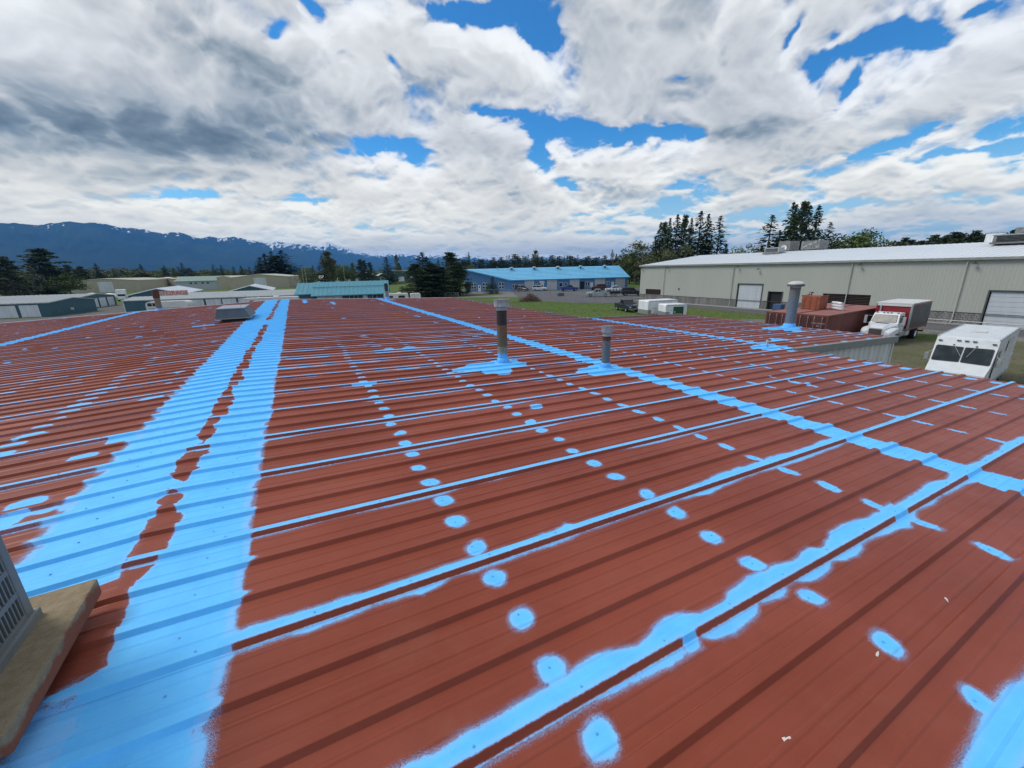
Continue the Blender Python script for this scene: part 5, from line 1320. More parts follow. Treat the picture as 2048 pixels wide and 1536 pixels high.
wall_item(B_, u2, 22.9, 24.4, 0.04, 2.5, dark(), 'open_doorway', 0, 0.03); win(B_, u2, 24.7, 26.1, 1.0, 2.3); sdoor(B_, u2, 26.4, 0.95, 2.1, False)
win(B_, u2, 31.8, 33.0, 1.3, 2.3); sdoor(B_, u2, 33.6, 0.95, 2.1, False)
# roof turbines and vents stand on it
def on_ridge(px_):
    r = ray(px_, 535); # meet the line A->D
    a = A_; k = (r[0] * a.y - r[1] * a.x) / (r[1] * u2.x - r[0] * u2.y); return a + u2 * k - n2 * 1.2
for i, px_ in enumerate((1022, 1067, 1114, 1159, 1207)):
    p = on_ridge(px_); pos = ['leftmost', 'second from the left', 'middle', 'second from the right', 'rightmost'][i]
    t = thing('roof_ventilator', f'{pos} of five metal ventilators on the ridge of the blue roof', 'roof vent', (p.x, p.y, HA - 0.35), 0, 'ventilators on the blue roof')
    MB().lathe([(0.35, 0.0), (0.32, 0.35)], 14).build('vent_base', mat('vent_base_grey', (0.12, 0.14, 0.16), 0.5), t, True)
    MB().lathe([(0.5, 0.35), (0.68, 0.48), (0.62, 0.68), (0.3, 0.82), (0, 0.85)], 16).build('vent_cap', galv(), t, True)
for i, px_ in enumerate((980, 1162)):
    pass
t = thing('roof_pipe', 'thin grey vent pipe near the left end of the blue roof', 'vent pipe', tuple(on_ridge(994)) + (HA - 0.4,)); MB().lathe([(0.09, 0), (0.09, 0.9)], 10).build('pipe', galv(), t); MB().lathe([(0.15, 0.9), (0.15, 1.05)], 10).build('cap', galv(), t)
# tan building with cream roof between blue building and warehouse
tb = Bld('tan_house', 'tan building with cream roof between the blue building and the big warehouse', (121, 125), (129, 113), 16, 4.4, 6.9, 'y', wall=C_TAN, roof=C_TANR, over=0.5)
tb.window('front', 5.0, 6.6, 1.4, 2.6)
# ------------------------------------------------------------------ the big warehouse
WX, WYF, WYN = 64.5, 64.6, -26.0
WE, WRX, WRZ = 6.85, 82.5, 8.75
wh = thing('warehouse', 'huge grey green metal warehouse with white roof and block base on the right', 'building', (WX, 20, 0))
W_SIDE = mat('sage_grey_siding', (0.40, 0.405, 0.345), 0.55, var=0.03, vscale=0.25, dirt=(0.365, 0.37, 0.32), dscale=0.10, damt=0.4, streak=True)
W_ROOF = mat('bright_white_roof', (0.66, 0.69, 0.70), 0.45, var=0.02, vscale=0.1)
o20 = lambda x, y, z: (x - WX, y - 20, z)
# openings: (y0, y1, z0, z1)
OPEN = [(38.7, 42.7, 0.0, 3.75), (10.6, 14.8, 0.0, 3.6), (58.9, 62.9, 1.30, 2.35), (35.6, 37.6, 0.0, 2.75), (24.8, 30.2, 1.35, 2.75)]
BASE_H = 1.22
def segs(y0, y1, z0, z1):
    """cut wall rectangles round the openings"""
    ys = sorted({y0, y1} | {v for o in OPEN for v in o[:2] if y0 < v < y1}); out = []
    for a, c in zip(ys, ys[1:]):
        hs = sorted([(o[2], o[3]) for o in OPEN if o[0] <= a + 1e-6 and o[1] >= c - 1e-6]); z = z0
        for h0, h1 in hs:
            if h0 > z: out.append((a, c, z, min(h0, z1)))
            z = max(z, h1)
        if z < z1: out.append((a, c, z, z1))
    return out
# siding sheets, each a part: three-foot sheets grouped by bay of 3.6 m where the eye can part them
ybay = list(np.arange(WYN, WYF, 3.65)) + [WYF]
for ya, yb in zip(ybay, ybay[1:]):
    b = MB()
    for (a, c, z0, z1) in segs(ya, yb, BASE_H, WE):
        if c - a < 0.05: continue
        ribbed(b, o20(WX, a, z0), (0, 1, 0), (0, 0, 1), c - a, z1 - z0, pitch=0.3048, depth=0.013, top=0.03, base=0.09, nrm=(-1, 0, 0))
    b.build('siding_sheet', W_SIDE, wh)
b = MB()
ribbed(b, o20(WX, WYF, 0), (1, 0, 0), (0, 0, 1), 2 * (WRX - WX), WE, nrm=(0, 1, 0)); 
b.add([o20(WX, WYF, WE), o20(2 * WRX - WX, WYF, WE), o20(WRX, WYF, WRZ)], [(0, 1, 2)])
ribbed(b, o20(2 * WRX - WX, WYN, 0), (0, 1, 0), (0, 0, 1), WYF - WYN, WE, nrm=(1, 0, 0)); b.build('rear_siding', W_SIDE, wh)
b = MB(); ov = 0.35; sl = (WRZ - WE) / (WRX - WX)
ys = [(WYN, 0)]; y = WYN + 0.3
while y < WYF: ys += [(y - 0.05, 0), (y - 0.02, 0.04), (y + 0.02, 0.04), (y + 0.05, 0)]; y += 0.6096
ys.append((WYF + 0.3, 0))
for sgn in (-1, 1):
    vs = []
    for yy, d_ in ys: vs += [o20(WRX + sgn * (WRX - WX + ov), yy, WE - ov * sl + 0.22 + d_), o20(WRX, yy, WRZ + 0.22 + d_)]
    bb = MB(); bb.add(vs, [(2 * i, 2 * i + 2, 2 * i + 3, 2 * i + 1) for i in range(len(ys) - 1)]); bb.build('roof', W_ROOF, wh)
# gutter, rake trim
b = MB(); b.prism([(WX - 0.36 - WX, WE - 0.06), (WX - 0.02 - WX, WE - 0.06), (WX - 0.02 - WX, WE + 0.20), (WX - 0.37 - WX, WE + 0.20)], WYN - 20, WYF + 0.3 - 20); b.build('gutter', mat('gutter_tan', (0.30, 0.30, 0.26), 0.5), wh)
b = MB(); b.add([o20(WX - 0.36, WYF + 0.31, WE - 0.06), o20(WRX, WYF + 0.31, WRZ - 0.05), o20(WRX, WYF + 0.31, WRZ + 0.24), o20(WX - 0.36, WYF + 0.31, WE + 0.20)], [(0, 1, 2, 3)]); b.build('rake_trim', mat('gutter_tan', (0, 0, 0)), wh)
# block base: split-face blocks with recessed joints
blk_m = mat('grey_block', (0.20, 0.195, 0.18), 0.9, var=0.30, vscale=1.4, bump=0.01, bscale=20, dirt=(0.09, 0.088, 0.08), dscale=0.5, damt=0.7, streak=True)
b = MB(); mb = MB(); bh = BASE_H / 5
g_ = random.Random(3)
for (a, c, z0, z1) in segs(WYN, WYF, 0.0, BASE_H):
    if z1 - z0 < 0.5: continue
    mb.add([o20(WX - 0.02, a, 0), o20(WX - 0.02, c, 0), o20(WX - 0.02, c, BASE_H - 0.005), o20(WX - 0.02, a, BASE_H - 0.005)], [(0, 1, 2, 3)])
    for r_ in range(5):
        y = a + (0.0 if r_ % 2 else -0.2)
        while y < c:
            y0_, y1_ = max(a, y) + 0.008, min(c, y + 0.41) - 0.008
            if y1_ - y0_ > 0.03:
                d_ = 0.055 + g_.random() * 0.025; z_a, z_b = r_ * bh + 0.006, (r_ + 1) * bh - 0.006
                vs = [o20(WX - 0.015, y0_, z_a), o20(WX - 0.015, y1_, z_a), o20(WX - 0.015, y1_, z_b), o20(WX - 0.015, y0_, z_b), o20(WX - d_, y0_ + .01, z_a + .01), o20(WX - d_, y1_ - .01, z_a + .01), o20(WX - d_ - g_.uniform(-.01, .01), y1_ - .01, z_b - .01), o20(WX - d_, y0_ + .01, z_b - .01)]
                b.add(vs, [(4, 5, 6, 7), (0, 1, 5, 4), (1, 2, 6, 5), (2, 3, 7, 6), (3, 0, 4, 7)])
            y += 0.41
o = b.build('block_base', blk_m, wh); o['kind'] = 'stuff'
mb.build('mortar_bed', mat('mortar', (0.10, 0.10, 0.095), 0.95), wh)
MB().box(-0.10, 0.0, WYN - 20, WYF - 20, BASE_H, BASE_H + 0.055).build('base_flashing', mat('dark_flashing', (0.05, 0.05, 0.048), 0.6), wh)
# doors and openings
def wh_item(name, y0, y1, z0, z1, x0, x1, m_, parent=None): return MB().box(x0, x1, y0 - 20, y1 - 20, z0, z1).build(name, m_, parent or wh)
for (y0, y1, zt_) in ((38.7, 42.7, 3.75), (10.6, 14.8, 3.6)):
    d_ = wh_item('bay_door', y0 + 0.1, y1 - 0.1, 0.02, zt_ - 0.06, 0.10, 0.16, mat('bay_door_white', (0.50, 0.53, 0.54), 0.45, var=0.04, dirt=(0.36, 0.36, 0.34), dscale=0.8, damt=0.3, streak=True))
    for i in range(7):
        wh_item('door_section', y0 + 0.12, y1 - 0.12, 0.03 + (zt_ - 0.1) * i / 7 + 0.02, 0.03 + (zt_ - 0.1) * (i + 1) / 7 - 0.02, 0.075, 0.10, MATS['bay_door_white'], d_)
    fr = MB()
    for (a, c, za, zb) in ((y0 - 0.10, y0 + 0.02, 0, zt_ + 0.12), (y1 - 0.02, y1 + 0.10, 0, zt_ + 0.12), (y0 + 0.02, y1 - 0.02, zt_ - 0.02, zt_ + 0.12)): fr.box(-0.09, 0.10, a - 20, c - 20, za, zb)
    fr.build('door_frame', mat('dark_frame', (0.07, 0.08, 0.07), 0.5), d_)
for (y0, y1, z0, z1) in ((58.9, 62.9, 1.30, 2.35), (24.8, 30.2, 1.35, 2.75)):
    l_ = wh_item('louvre_opening', y0, y1, z0, z1, 0.25, 0.30, dark())
    n_ = 7
    for i in range(n_):
        zz_ = z0 + (z1 - z0) * (i + 0.5) / n_
        MB().add([(0.02, y0 - 20, zz_ - 0.03), (0.02, y1 - 20, zz_ - 0.03), (0.16, y1 - 20, zz_ + 0.05), (0.16, y0 - 20, zz_ + 0.05), (0.02, y0 - 20, zz_ - 0.045), (0.02, y1 - 20, zz_ - 0.045), (0.16, y1 - 20, zz_ + 0.035), (0.16, y0 - 20, zz_ + 0.035)], [(0, 1, 2, 3), (4, 7, 6, 5), (0, 4, 5, 1), (2, 6, 7, 3), (0, 3, 7, 4), (1, 5, 6, 2)]).build('slat', mat('rust_brown_slat', (0.045, 0.026, 0.02), 0.7), l_)
d_ = wh_item('open_doorway', 35.6, 37.6, 0, 2.75, 0.30, 0.36, dark())
for y_ in (35.5, 37.6): wh_item('door_frame', y_, y_ + 0.1, 0, 2.8, -0.09, 0.30, MATS['dark_frame'], d_)
# downspouts with a kicked-out foot, wall lamps
for y_ in (58.2, 43.8, 27.4, 17.0):
    b = MB(); b.tube([(-0.15, y_ - 20, WE - 0.06), (-0.15, y_ - 20, 0.4), (-0.20, y_ - 20, 0.22), (-0.55, y_ - 20, 0.08)], 0.055, 8); b.build('downspout', mat('pale_downspout', (0.42, 0.42, 0.37), 0.5), wh, True)
for y_, z_ in ((57.4, WE - 0.35), (43.0, WE - 0.35), (39.6, WE - 0.75), (26.5, WE - 0.35), (16.4, WE - 0.35), (64.2, WE - 0.3)):
    b = MB(); b.tube([(-0.03, y_ - 20, z_ + 0.12), (-0.28, y_ - 20, z_ + 0.14), (-0.40, y_ - 20, z_ + 0.05)], 0.03, 6); b.lathe([(0.05, z_ + 0.06), (0.20, z_ - 0.10)], 10, -0.40, y_ - 20); b.build('wall_lamp', black_plastic(), wh)
wh_item('alarm_box', 54.4, 54.6, 2.45, 2.75, -0.12, -0.03, black_plastic())
MB().box(-1.6, -0.13, WYN - 20, WYF - 20, -0.05, 0.06).build('concrete_apron', mat('concrete', (0.27, 0.26, 0.24), 0.9, dirt=(0.16, 0.155, 0.14), dscale=0.6, damt=0.6), wh)
# low pipe rail along the foot of the wall
rl = thing('pipe_rail', 'low pale pipe rail running along the foot of the warehouse wall', 'railing', (WX - 1.9, 10, 0))
MB().tube([(0, -30, 0.5), (0, 13.2, 0.5)], 0.05, 8).build('rail', mat('pale_rail', (0.45, 0.45, 0.42), 0.5), rl, True)
for i in range(15): MB().tube([(0, -29.8 + i * 3.06, 0), (0, -29.8 + i * 3.06, 0.47)], 0.045, 8).build('post', MATS['pale_rail'], rl)
# things on the warehouse roof
roof_z = lambda x: WE - ov * sl + 0.22 + (x - WX + ov) * sl
scr_m = mat('weathered_screen', (0.20, 0.20, 0.19), 0.75, var=0.3, vscale=2.5)
def screen(x0, x1, y0, y1, hgt, label, spots=False):
    """slatted enclosure: posts and upright boards on the roof"""
    t = thing('roof_screen', label, 'roof screen', ((x0 + x1) / 2, (y0 + y1) / 2, roof_z((x0 + x1) / 2) - 0.1), 0, None)
    hx, hy = (x1 - x0) / 2, (y1 - y0) / 2
    n_ = int(2 * hy / 0.42)
    for i in range(n_):
        yy = -hy + 2 * hy * (i + 0.5) / n_
        MB().box(-hx - 0.03, -hx + 0.03, yy - 0.19, yy + 0.19, 0.05, hgt + 0.03 * ((i * 5) % 3)).build('board', scr_m, t)
    n_ = int(2 * hx / 0.42)
    for i in range(n_):
        xx = -hx + 2 * hx * (i + 0.5) / n_
        for e in (-hy, hy): MB().box(xx - 0.19, xx + 0.19, e - 0.03, e + 0.03, 0.05, hgt).build('board', scr_m, t)
    if spots:
        for i in range(8):
            yy = -hy + 0.3 + (2 * hy - 0.6) * ((i * 37) % 10) / 10; zz = 0.35 + (hgt - 0.6) * ((i * 53) % 10) / 10
            MB().box(-hx - 0.05, -hx - 0.03, yy, yy + 0.28, zz, zz + 0.13).build('patch', mat('pale_patch', (0.5, 0.52, 0.53), 0.6), t)
    return t
def wr(x_, y_):  # spot on the white roof seen at a place in the photograph
    r = ray(x_, y_); t = (roof_z(WX) - 7.0 - sl * WX) / (r[2] - sl * r[0]); return r[0] * t, r[1] * t
yy_ = lambda px_, X_=83.2: X_ * ray(px_, 500)[1] / ray(px_, 500)[0]
screen(83.2, 86.2, yy_(1579), yy_(1556), 1.75, 'grey slatted enclosure on the white roof behind the satellite dish')
screen(83.2, 86.0, yy_(1638), yy_(1601), 1.55, 'speckled grey slatted enclosure, right of the one with the dish', True)
t = thing('satellite_dish', 'white satellite dish in front of the slatted enclosure on the white roof', 'satellite dish', (80.6, yy_(1567, 80.6), roof_z(80.6)), 0.3)
MB().tube([(0, 0, 0), (0, 0, 0.7)], 0.05, 8).build('mast', galv(), t)
b = MB(); b.lathe([(0.0, 0.0), (0.25, 0.03), (0.42, 0.10), (0.50, 0.17), (0.49, 0.19), (0.25, 0.06), (0.0, 0.03)], 18, cap=False)
o = b.build('dish', white_m(), t, True); o.location = (-0.08, 0, 0.75); o.rotation_euler = (0, -1.25, 0)
t = thing('rooftop_cooler', 'low grey rooftop cooler at the left of the slatted enclosure', 'air conditioner', (78.6, yy_(1549, 78.6), roof_z(78.6)), 0)
MB().bbox(-0.9, 0.9, -1.3, 1.3, 0.25, 1.05, 0.05).build('housing', galv(), t); MB().box(-1.1, 1.1, -1.5, 1.5, 0, 0.25).build('curb', scr_m, t)
for i in range(5): MB().box(-0.93, -0.9, -1.1, 1.1, 0.36 + i * 0.12, 0.43 + i * 0.12).build('louvre', dark(), t)
t = thing('rooftop_cabinet', 'white box cabinet standing on the ridge of the white roof', 'cabinet', (82.4, yy_(1983, 82.4), roof_z(82.4) - 0.05), 0)
MB().bbox(-0.6, 0.6, -0.75, 0.75, 0, 1.15, 0.03).build('housing', white_m(), t); MB().box(-0.66, 0.66, -0.81, 0.81, 1.15, 1.22).build('lid', galv(), t)
t = thing('rooftop_air_handler', 'large weathered grey air handler at the right edge on the white roof', 'air conditioner', (78.0, 16.2, roof_z(78.0) - 0.05), 0)
MB().bbox(-1.6, 1.6, -2.2, 2.4, 0.35, 1.1, 0.05).build('housing', scr_m, t); MB().box(-1.75, 1.75, -2.35, 2.55, 0.1, 0.32).build('curb', mat('curb_grey', (0.14, 0.14, 0.13), 0.7), t)
MB().box(-1.7, 1.7, -2.3, 2.5, 1.1, 1.2).build('lid', galv(), t); MB().bbox(-1.1, 1.0, -1.7, 0.9, 1.2, 1.9, 0.06).build('upper_housing', scr_m, t)
for i in range(4): MB().box(-1.64, -1.60, -1.9, 2.1, 0.42 + i * 0.16, 0.52 + i * 0.16).build('louvre', dark(), t)
# ------------------------------------------------------------------ vehicles and yard things
SCREEN_GL = mat('vehicle_glass', (0.018, 0.026, 0.026), rough=0.16, spec=0.3, var=0.3, vscale=2.0, dirt=(0.05, 0.055, 0.05), dscale=2, damt=0.4)
def paint_m(name, col, rough=0.25): return mat(name, col, rough, spec=0.6, var=0.05, dirt=tuple(c * 0.6 + 0.05 for c in col), dscale=1.4, damt=0.3)
def wheel(parent, x, y, r=0.38, w=0.25, rim=None, name='wheel'):
    b = MB(); s_ = 1 if y > 0 else -1
    pr = [(r * 0.62, -w / 2), (r * 0.93, -w / 2), (r, -w / 2 + 0.03), (r, w / 2 - 0.03), (r * 0.93, w / 2), (r * 0.62, w / 2)]
    n = 20; vs = []; k = len(pr)
    for i in range(n):
        a = 2 * math.pi * i / n
        for q, t in pr: vs.append((q * math.cos(a), t, q * math.sin(a)))
    fs = [(i * k + q, ((i + 1) % n) * k + q, ((i + 1) % n) * k + (q + 1) % k, i * k + (q + 1) % k) for i in range(n) for q in range(k)]
    b.add(vs, fs); o = b.build(name, rubber(), parent, True); o.location = (x, y, r)
    b = MB(); vs = []; pr = [(r * 0.62, 0.30 * w), (r * 0.55, 0.42 * w), (r * 0.34, 0.22 * w), (r * 0.16, 0.26 * w), (0.0001, 0.36 * w)]; k = len(pr)
    for i in range(n):
        a = 2 * math.pi * i / n
        for q, t in pr: vs.append((q * math.cos(a), s_ * t, q * math.sin(a)))
    b.add(vs, [(i * k + q, ((i + 1) % n) * k + q, ((i + 1) % n) * k + q + 1, i * k + q + 1) for i in range(n) for q in range(k - 1)])
    b.build('rim', rim or mat('grey_rim', (0.30, 0.31, 0.32), 0.4, metal=0.5), o, True)
    return o
def loft(b, secs):
    """skin through cross sections (x, [(y, z)...]) given for one half, mirrored"""
    k = len(secs[0][1]); rows = []
    vs = []
    for x, pts in secs:
        full = [(x, y, z) for y, z in pts] + [(x, -y, z) for y, z in reversed(pts)]
        vs += full
    n = 2 * k; fs = []
    for i in range(len(secs) - 1):
        for q in range(n): fs.append((i * n + q, (i + 1) * n + q, (i + 1) * n + (q + 1) % n, i * n + (q + 1) % n))
    fs.append(tuple(range(n))); fs.append(tuple(range((len(secs) - 1) * n, len(secs) * n))[::-1])
    return b.add(vs, fs)
def light_vehicle(name, label, cat, loc, rz_, kind, paint, s=1.0, group=None):
    """pickup or estate car; +x is forward, origin on the ground at the middle"""
    t = thing(name, label, cat, (loc[0], loc[1], 0.02), rz_, group, s)
    hw = 0.93; b = MB()
    sec = lambda x, zb, zs, zt_, w_, wt: (x, [(w_ * 0.90, zb), (w_, zb + 0.12), (w_, zs), (wt, zt_)])
    if kind == 'pickup':
        loft(b, [sec(2.72, 0.55, 0.80, 0.95, 0.80, 0.70), sec(2.60, 0.42, 0.95, 1.08, 0.90, 0.80), sec(1.45, 0.42, 1.05, 1.16, hw, 0.86), sec(1.10, 0.42, 1.10, 1.20, hw, 0.88), sec(-0.75, 0.42, 1.10, 1.20, hw, 0.88)])
        b.box(-2.75, -0.75, -hw, -hw + 0.09, 0.50, 1.14); b.box(-2.75, -0.75, hw - 0.09, hw, 0.50, 1.14); b.box(-2.75, -0.75, -hw + 0.09, hw - 0.09, 0.50, 0.66); b.box(-2.78, -2.70, -hw + 0.09, hw - 0.09, 0.66, 1.10)
        cab = [(1.05, 0.80, 1.20, 0.80), (0.45, 0.74, 1.76, 0.66), (-0.55, 0.74, 1.78, 0.66), (-0.80, 0.80, 1.20, 0.80)]
        wx = (1.75, -1.75)
    else:
        loft(b, [sec(2.35, 0.50, 0.75, 0.90, 0.78, 0.70), sec(2.22, 0.40, 0.90, 1.02, 0.88, 0.78), sec(1.10, 0.38, 1.02, 1.12, hw, 0.84), sec(0.8, 0.38, 1.05, 1.16, hw, 0.86), sec(-2.20, 0.40, 1.05, 1.16, hw, 0.86), sec(-2.35, 0.50, 0.98, 1.12, 0.86, 0.80)])
        cab = [(0.85, 0.80, 1.16, 0.80), (0.15, 0.74, 1.74, 0.66), (-2.05, 0.74, 1.74, 0.66), (-2.30, 0.80, 1.16, 0.80)]
        wx = (1.50, -1.45)
    b.build('body', paint, t)
    g = MB(); (x0, w0, z0, _), (x1, w1, z1, _), (x2, w2, z2, _), (x3, w3, z3, _) = cab
    loft(g, [(x0, [(w0, z0 - 0.02), (w0, z0 + 0.01)]), (x1, [(w0, z0 - 0.02), (w1, z1)]), (x2, [(w0, z0 - 0.02), (w2, z2)]), (x3, [(w3, z3 - 0.02), (w3, z3 + 0.01)])])
    g.build('windows', SCREEN_GL, t)
    r_ = MB(); r_.bbox(x2 - 0.05, x1 + 0.06, -w1 - 0.02, w1 + 0.02, z1 - 0.03, z1 + 0.05, 0.025); r_.build('cab_roof', paint, t)
    p = MB()
    for s_ in (1, -1):
        for (xa, za, xb, zb) in ((x0, z0, x1, z1), (x3, z3, x2, z2)): p.tube([(xa, s_ * (w0 + 0.01), za), (xb, s_ * (w1 + 0.01), zb)], 0.045, 6)
        xm = (x1 + x2) / 2 - 0.1
        p.tube([(xm, s_ * (w0 + 0.01), z0), (xm, s_ * (w1 + 0.01), z1)], 0.04, 6)
    p.build('pillars', paint, t)
    for x_ in wx:
        for y_ in (hw - 0.10, -hw + 0.10): wheel(t, x_, y_, 0.39 if kind == 'pickup' else 0.36)
    fx = 2.72 if kind == 'pickup' else 2.35; bx_ = -2.78 if kind == 'pickup' else -2.35
    for y_ in (0.62, -0.62):
        MB().bbox(fx - 0.14, fx + 0.03, y_ - 0.16, y_ + 0.16, 0.72, 0.90, 0.02).build('headlight', mat('lamp_lens', (0.6, 0.62, 0.62), 0.1, spec=0.8), t)
        MB().bbox(bx_ - 0.03, bx_ + 0.10, (hw - 0.10) * (1 if y_ > 0 else -1) - 0.08, (hw - 0.10) * (1 if y_ > 0 else -1) + 0.08, 0.72, 1.02, 0.015).build('taillight', mat('red_lens', (0.35, 0.02, 0.02), 0.2), t)
    MB().bbox(fx - 0.05, fx + 0.14, -0.88, 0.88, 0.42, 0.60, 0.03).build('front_bumper', chrome() if kind == 'pickup' else black_plastic(), t)
    MB().bbox(bx_ - 0.14, bx_ + 0.03, -0.88, 0.88, 0.42, 0.60, 0.03).build('rear_bumper', chrome() if kind == 'pickup' else black_plastic(), t)
    MB().box(fx - 0.02, fx + 0.045, -0.42, 0.42, 0.66, 0.88).build('grille', black_plastic(), t)
    for y_ in (1.04, -1.04): MB().bbox(x0 - 0.22, x0 - 0.08, y_ - 0.10, y_ + 0.10, z0 - 0.02, z0 + 0.16, 0.02).build('mirror', black_plastic(), t)
    return t
P_BLK = paint_m('black_paint', (0.018, 0.018, 0.02)); P_NAVY = paint_m('navy_paint', (0.012, 0.018, 0.035)); P_BLUE = paint_m('bright_blue_paint', (0.02, 0.07, 0.28)); P_WHT = paint_m('white_car_paint', (0.68, 0.69, 0.70)); P_SILV = paint_m('silver_paint', (0.34, 0.37, 0.39)); P_MAR = paint_m('maroon_paint', (0.09, 0.025, 0.022))
ang = lambda dx, dy: math.atan2(dy, dx)
light_vehicle('pickup_truck', 'dark navy pickup with chrome bumpers parked on the grass beside the white trailers', 'pickup truck', (46.9, 49.6), ang(-0.33, -0.95), 'pickup', P_NAVY)
light_vehicle('pickup_truck', 'bright blue pickup parked in front of the blue building', 'pickup truck', (74.6, 104.2), ang(0.93, -0.36), 'pickup', P_BLUE)
light_vehicle('car', 'dark maroon car in front of the open doorway of the blue building', 'car', (83.2, 101.0), ang(-0.93, 0.36), 'estate', P_MAR)
light_vehicle('pickup_truck', 'black pickup with long bed parked farthest right on the asphalt', 'pickup truck', (72.2, 74.8), ang(0.80, -0.60), 'estate', P_BLK, 1.12)
light_vehicle('pickup_truck', 'silver pickup loaded with dark gear, in the middle of the asphalt', 'pickup truck', (64.6, 78.4), ang(-0.80, 0.60), 'pickup', P_SILV)
light_vehicle('jeep', 'white off-road car facing out of the white bay of the blue building', 'car', (68.5, 111.8), ang(0.85, -0.5), 'estate', P_WHT)
light_vehicle('car', 'black car half hidden at the left part of the blue building', 'car', (63.9, 115.0), ang(0.3, -0.95), 'estate', P_BLK)
light_vehicle('car', 'dark car in the gap between the blue building and the warehouse', 'car', (104.5, 93.5), ang(-0.6, -0.8), 'estate', P_BLK)
# gear piled on the silver pickup
gear = thing('gear_rack', 'dark rack of bicycles and gear behind the silver pickup', 'rack', (67.6, 76.2, 0.02), ang(-0.80, 0.60))
MB().bbox(-1.9, 1.9, -0.9, 0.9, 0.45, 0.62, 0.03).build('deck', galv(), gear)
for i in range(5):
    xx = -1.5 + i * 0.75
    for y_ in (0.5, -0.5): MB().tube([(xx, y_, 0.62), (xx + 0.1, y_, 1.9)], 0.04, 6).build('post', black_plastic(), gear)
    for q in range(2):
        b = MB(); n = 14; rr_ = 0.33
        b.tube([(xx + (q - 0.5) * 0.55 + rr_ * math.cos(6.283 * k / n), 0.72 - 0.02 * i, 1.15 + rr_ * math.sin(6.283 * k / n)) for k in range(n + 1)], 0.025, 5); b.build('bicycle_wheel', rubber(), gear)
for y_ in (0.5, -0.5): MB().tube([(-1.6, y_, 1.9), (1.7, y_, 1.9)], 0.04, 6).build('rail', white_m(), gear)
MB().bbox(-1.4, 1.2, -0.42, 0.42, 0.64, 1.25, 0.06).build('load', mat('dark_tarp', (0.03, 0.032, 0.035), 0.7), gear)
for x_ in (-0.4, 0.4):
    for y_ in (0.82, -0.82): wheel(gear, x_, y_, 0.30, 0.2)
t = light_vehicle('pickup_truck', 'white pickup behind the dark gear rack on the asphalt', 'pickup truck', (78.6, 88.0), ang(-0.8, 0.6), 'pickup', P_WHT)

# enclosed cargo trailers
alu = mat('tread_plate', (0.33, 0.33, 0.32), 0.5, metal=0.5, var=0.2, vscale=8)
def cargo_trailer(label, P, rz_, L, W, H, green=False):
    t = thing('cargo_trailer', label, 'trailer', (P[0], P[1], 0.0), rz_, 'white cargo trailers')
    b = MB(); z0 = 0.42; b.prism([(0.0, z0), (L, z0), (L, H - 0.10), (L - 0.12, H), (0.14, H), (0.0, H - 0.12)], -0.0, W); b.build('body', white_m(), t)
    MB().box(-0.012, L + 0.012, -0.012, W + 0.012, z0 - 0.02, z0 + 0.06).build('lower_rail', alu, t)
    for y_ in (-0.014, W + 0.002): MB().box(0.1, L - 0.1, y_, y_ + 0.012, H - 0.16, H - 0.09).build('roof_rail', galv(), t)
    MB().box(-0.016, -0.002, 0.0, W, z0 + 0.05, z0 + 0.62).build('stone_guard', alu, t)
    MB().box(0, 0.55, -0.016, -0.002, z0 + 0.05, z0 + 0.62).build('side_guard', alu, t)
    for i in range(2):
        o = MB().lathe([(0.065, 0.0), (0.06, 0.03), (0.0, 0.04)], 10).build('vent_cap', mat('grey_plastic', (0.2, 0.2, 0.2), 0.6), t); o.location = (0.75 + 0.35 * i, -0.0, 1.25); o.rotation_euler = (math.pi / 2, 0, 0)
    for x_ in (L * 0.52, L * 0.52 + 0.8):
        for y_ in (0.10, W - 0.10): wheel(t, x_, y_, 0.33, 0.2)
    MB().prism([(L * 0.40, z0 - 0.02), (L * 0.44, 0.80), (L * 0.78, 0.80), (L * 0.82, z0 - 0.02)], -0.06, -0.012).build('fender', alu, t)
    b = MB(); b.tube([(0.05, 0.2, 0.45), (-1.1, W / 2, 0.45), (0.05, W - 0.2, 0.45)], 0.045, 6); b.build('tongue', black_plastic(), t)
    b = MB(); b.tube([(-0.9, W / 2, 0.05), (-0.9, W / 2, 0.75)], 0.04, 6); b.build('jack', galv(), t)
    if green:
        d_ = MB().box(1.05, 2.45, -0.03, -0.005, z0 + 0.02, H - 0.30).build('side_door', mat('dark_green_panel', (0.012, 0.085, 0.028), 0.4, var=0.2), t, label='dark green side door')
        MB().bbox(1.15, 1.33, -0.05, -0.028, 0.95, 1.10, 0.008).build('latch', white_m(), d_); MB().box(2.15, 2.30, -0.04, -0.028, 0.75, 1.0).build('latch', black_plastic(), d_)
        MB().box(2.47, 2.60, -0.02, -0.004, z0, H - 0.25).build('door_frame', trim_w, t)
    return t
cargo_trailer('longer white enclosed trailer standing next to the navy pickup', (42.9, 41.2), ang(0.985, -0.17), 4.9, 2.25, 2.30)
cargo_trailer('shorter white enclosed trailer with a dark green side door', (42.7, 37.9), ang(0.93, -0.37), 2.9, 2.2, 2.0, True)

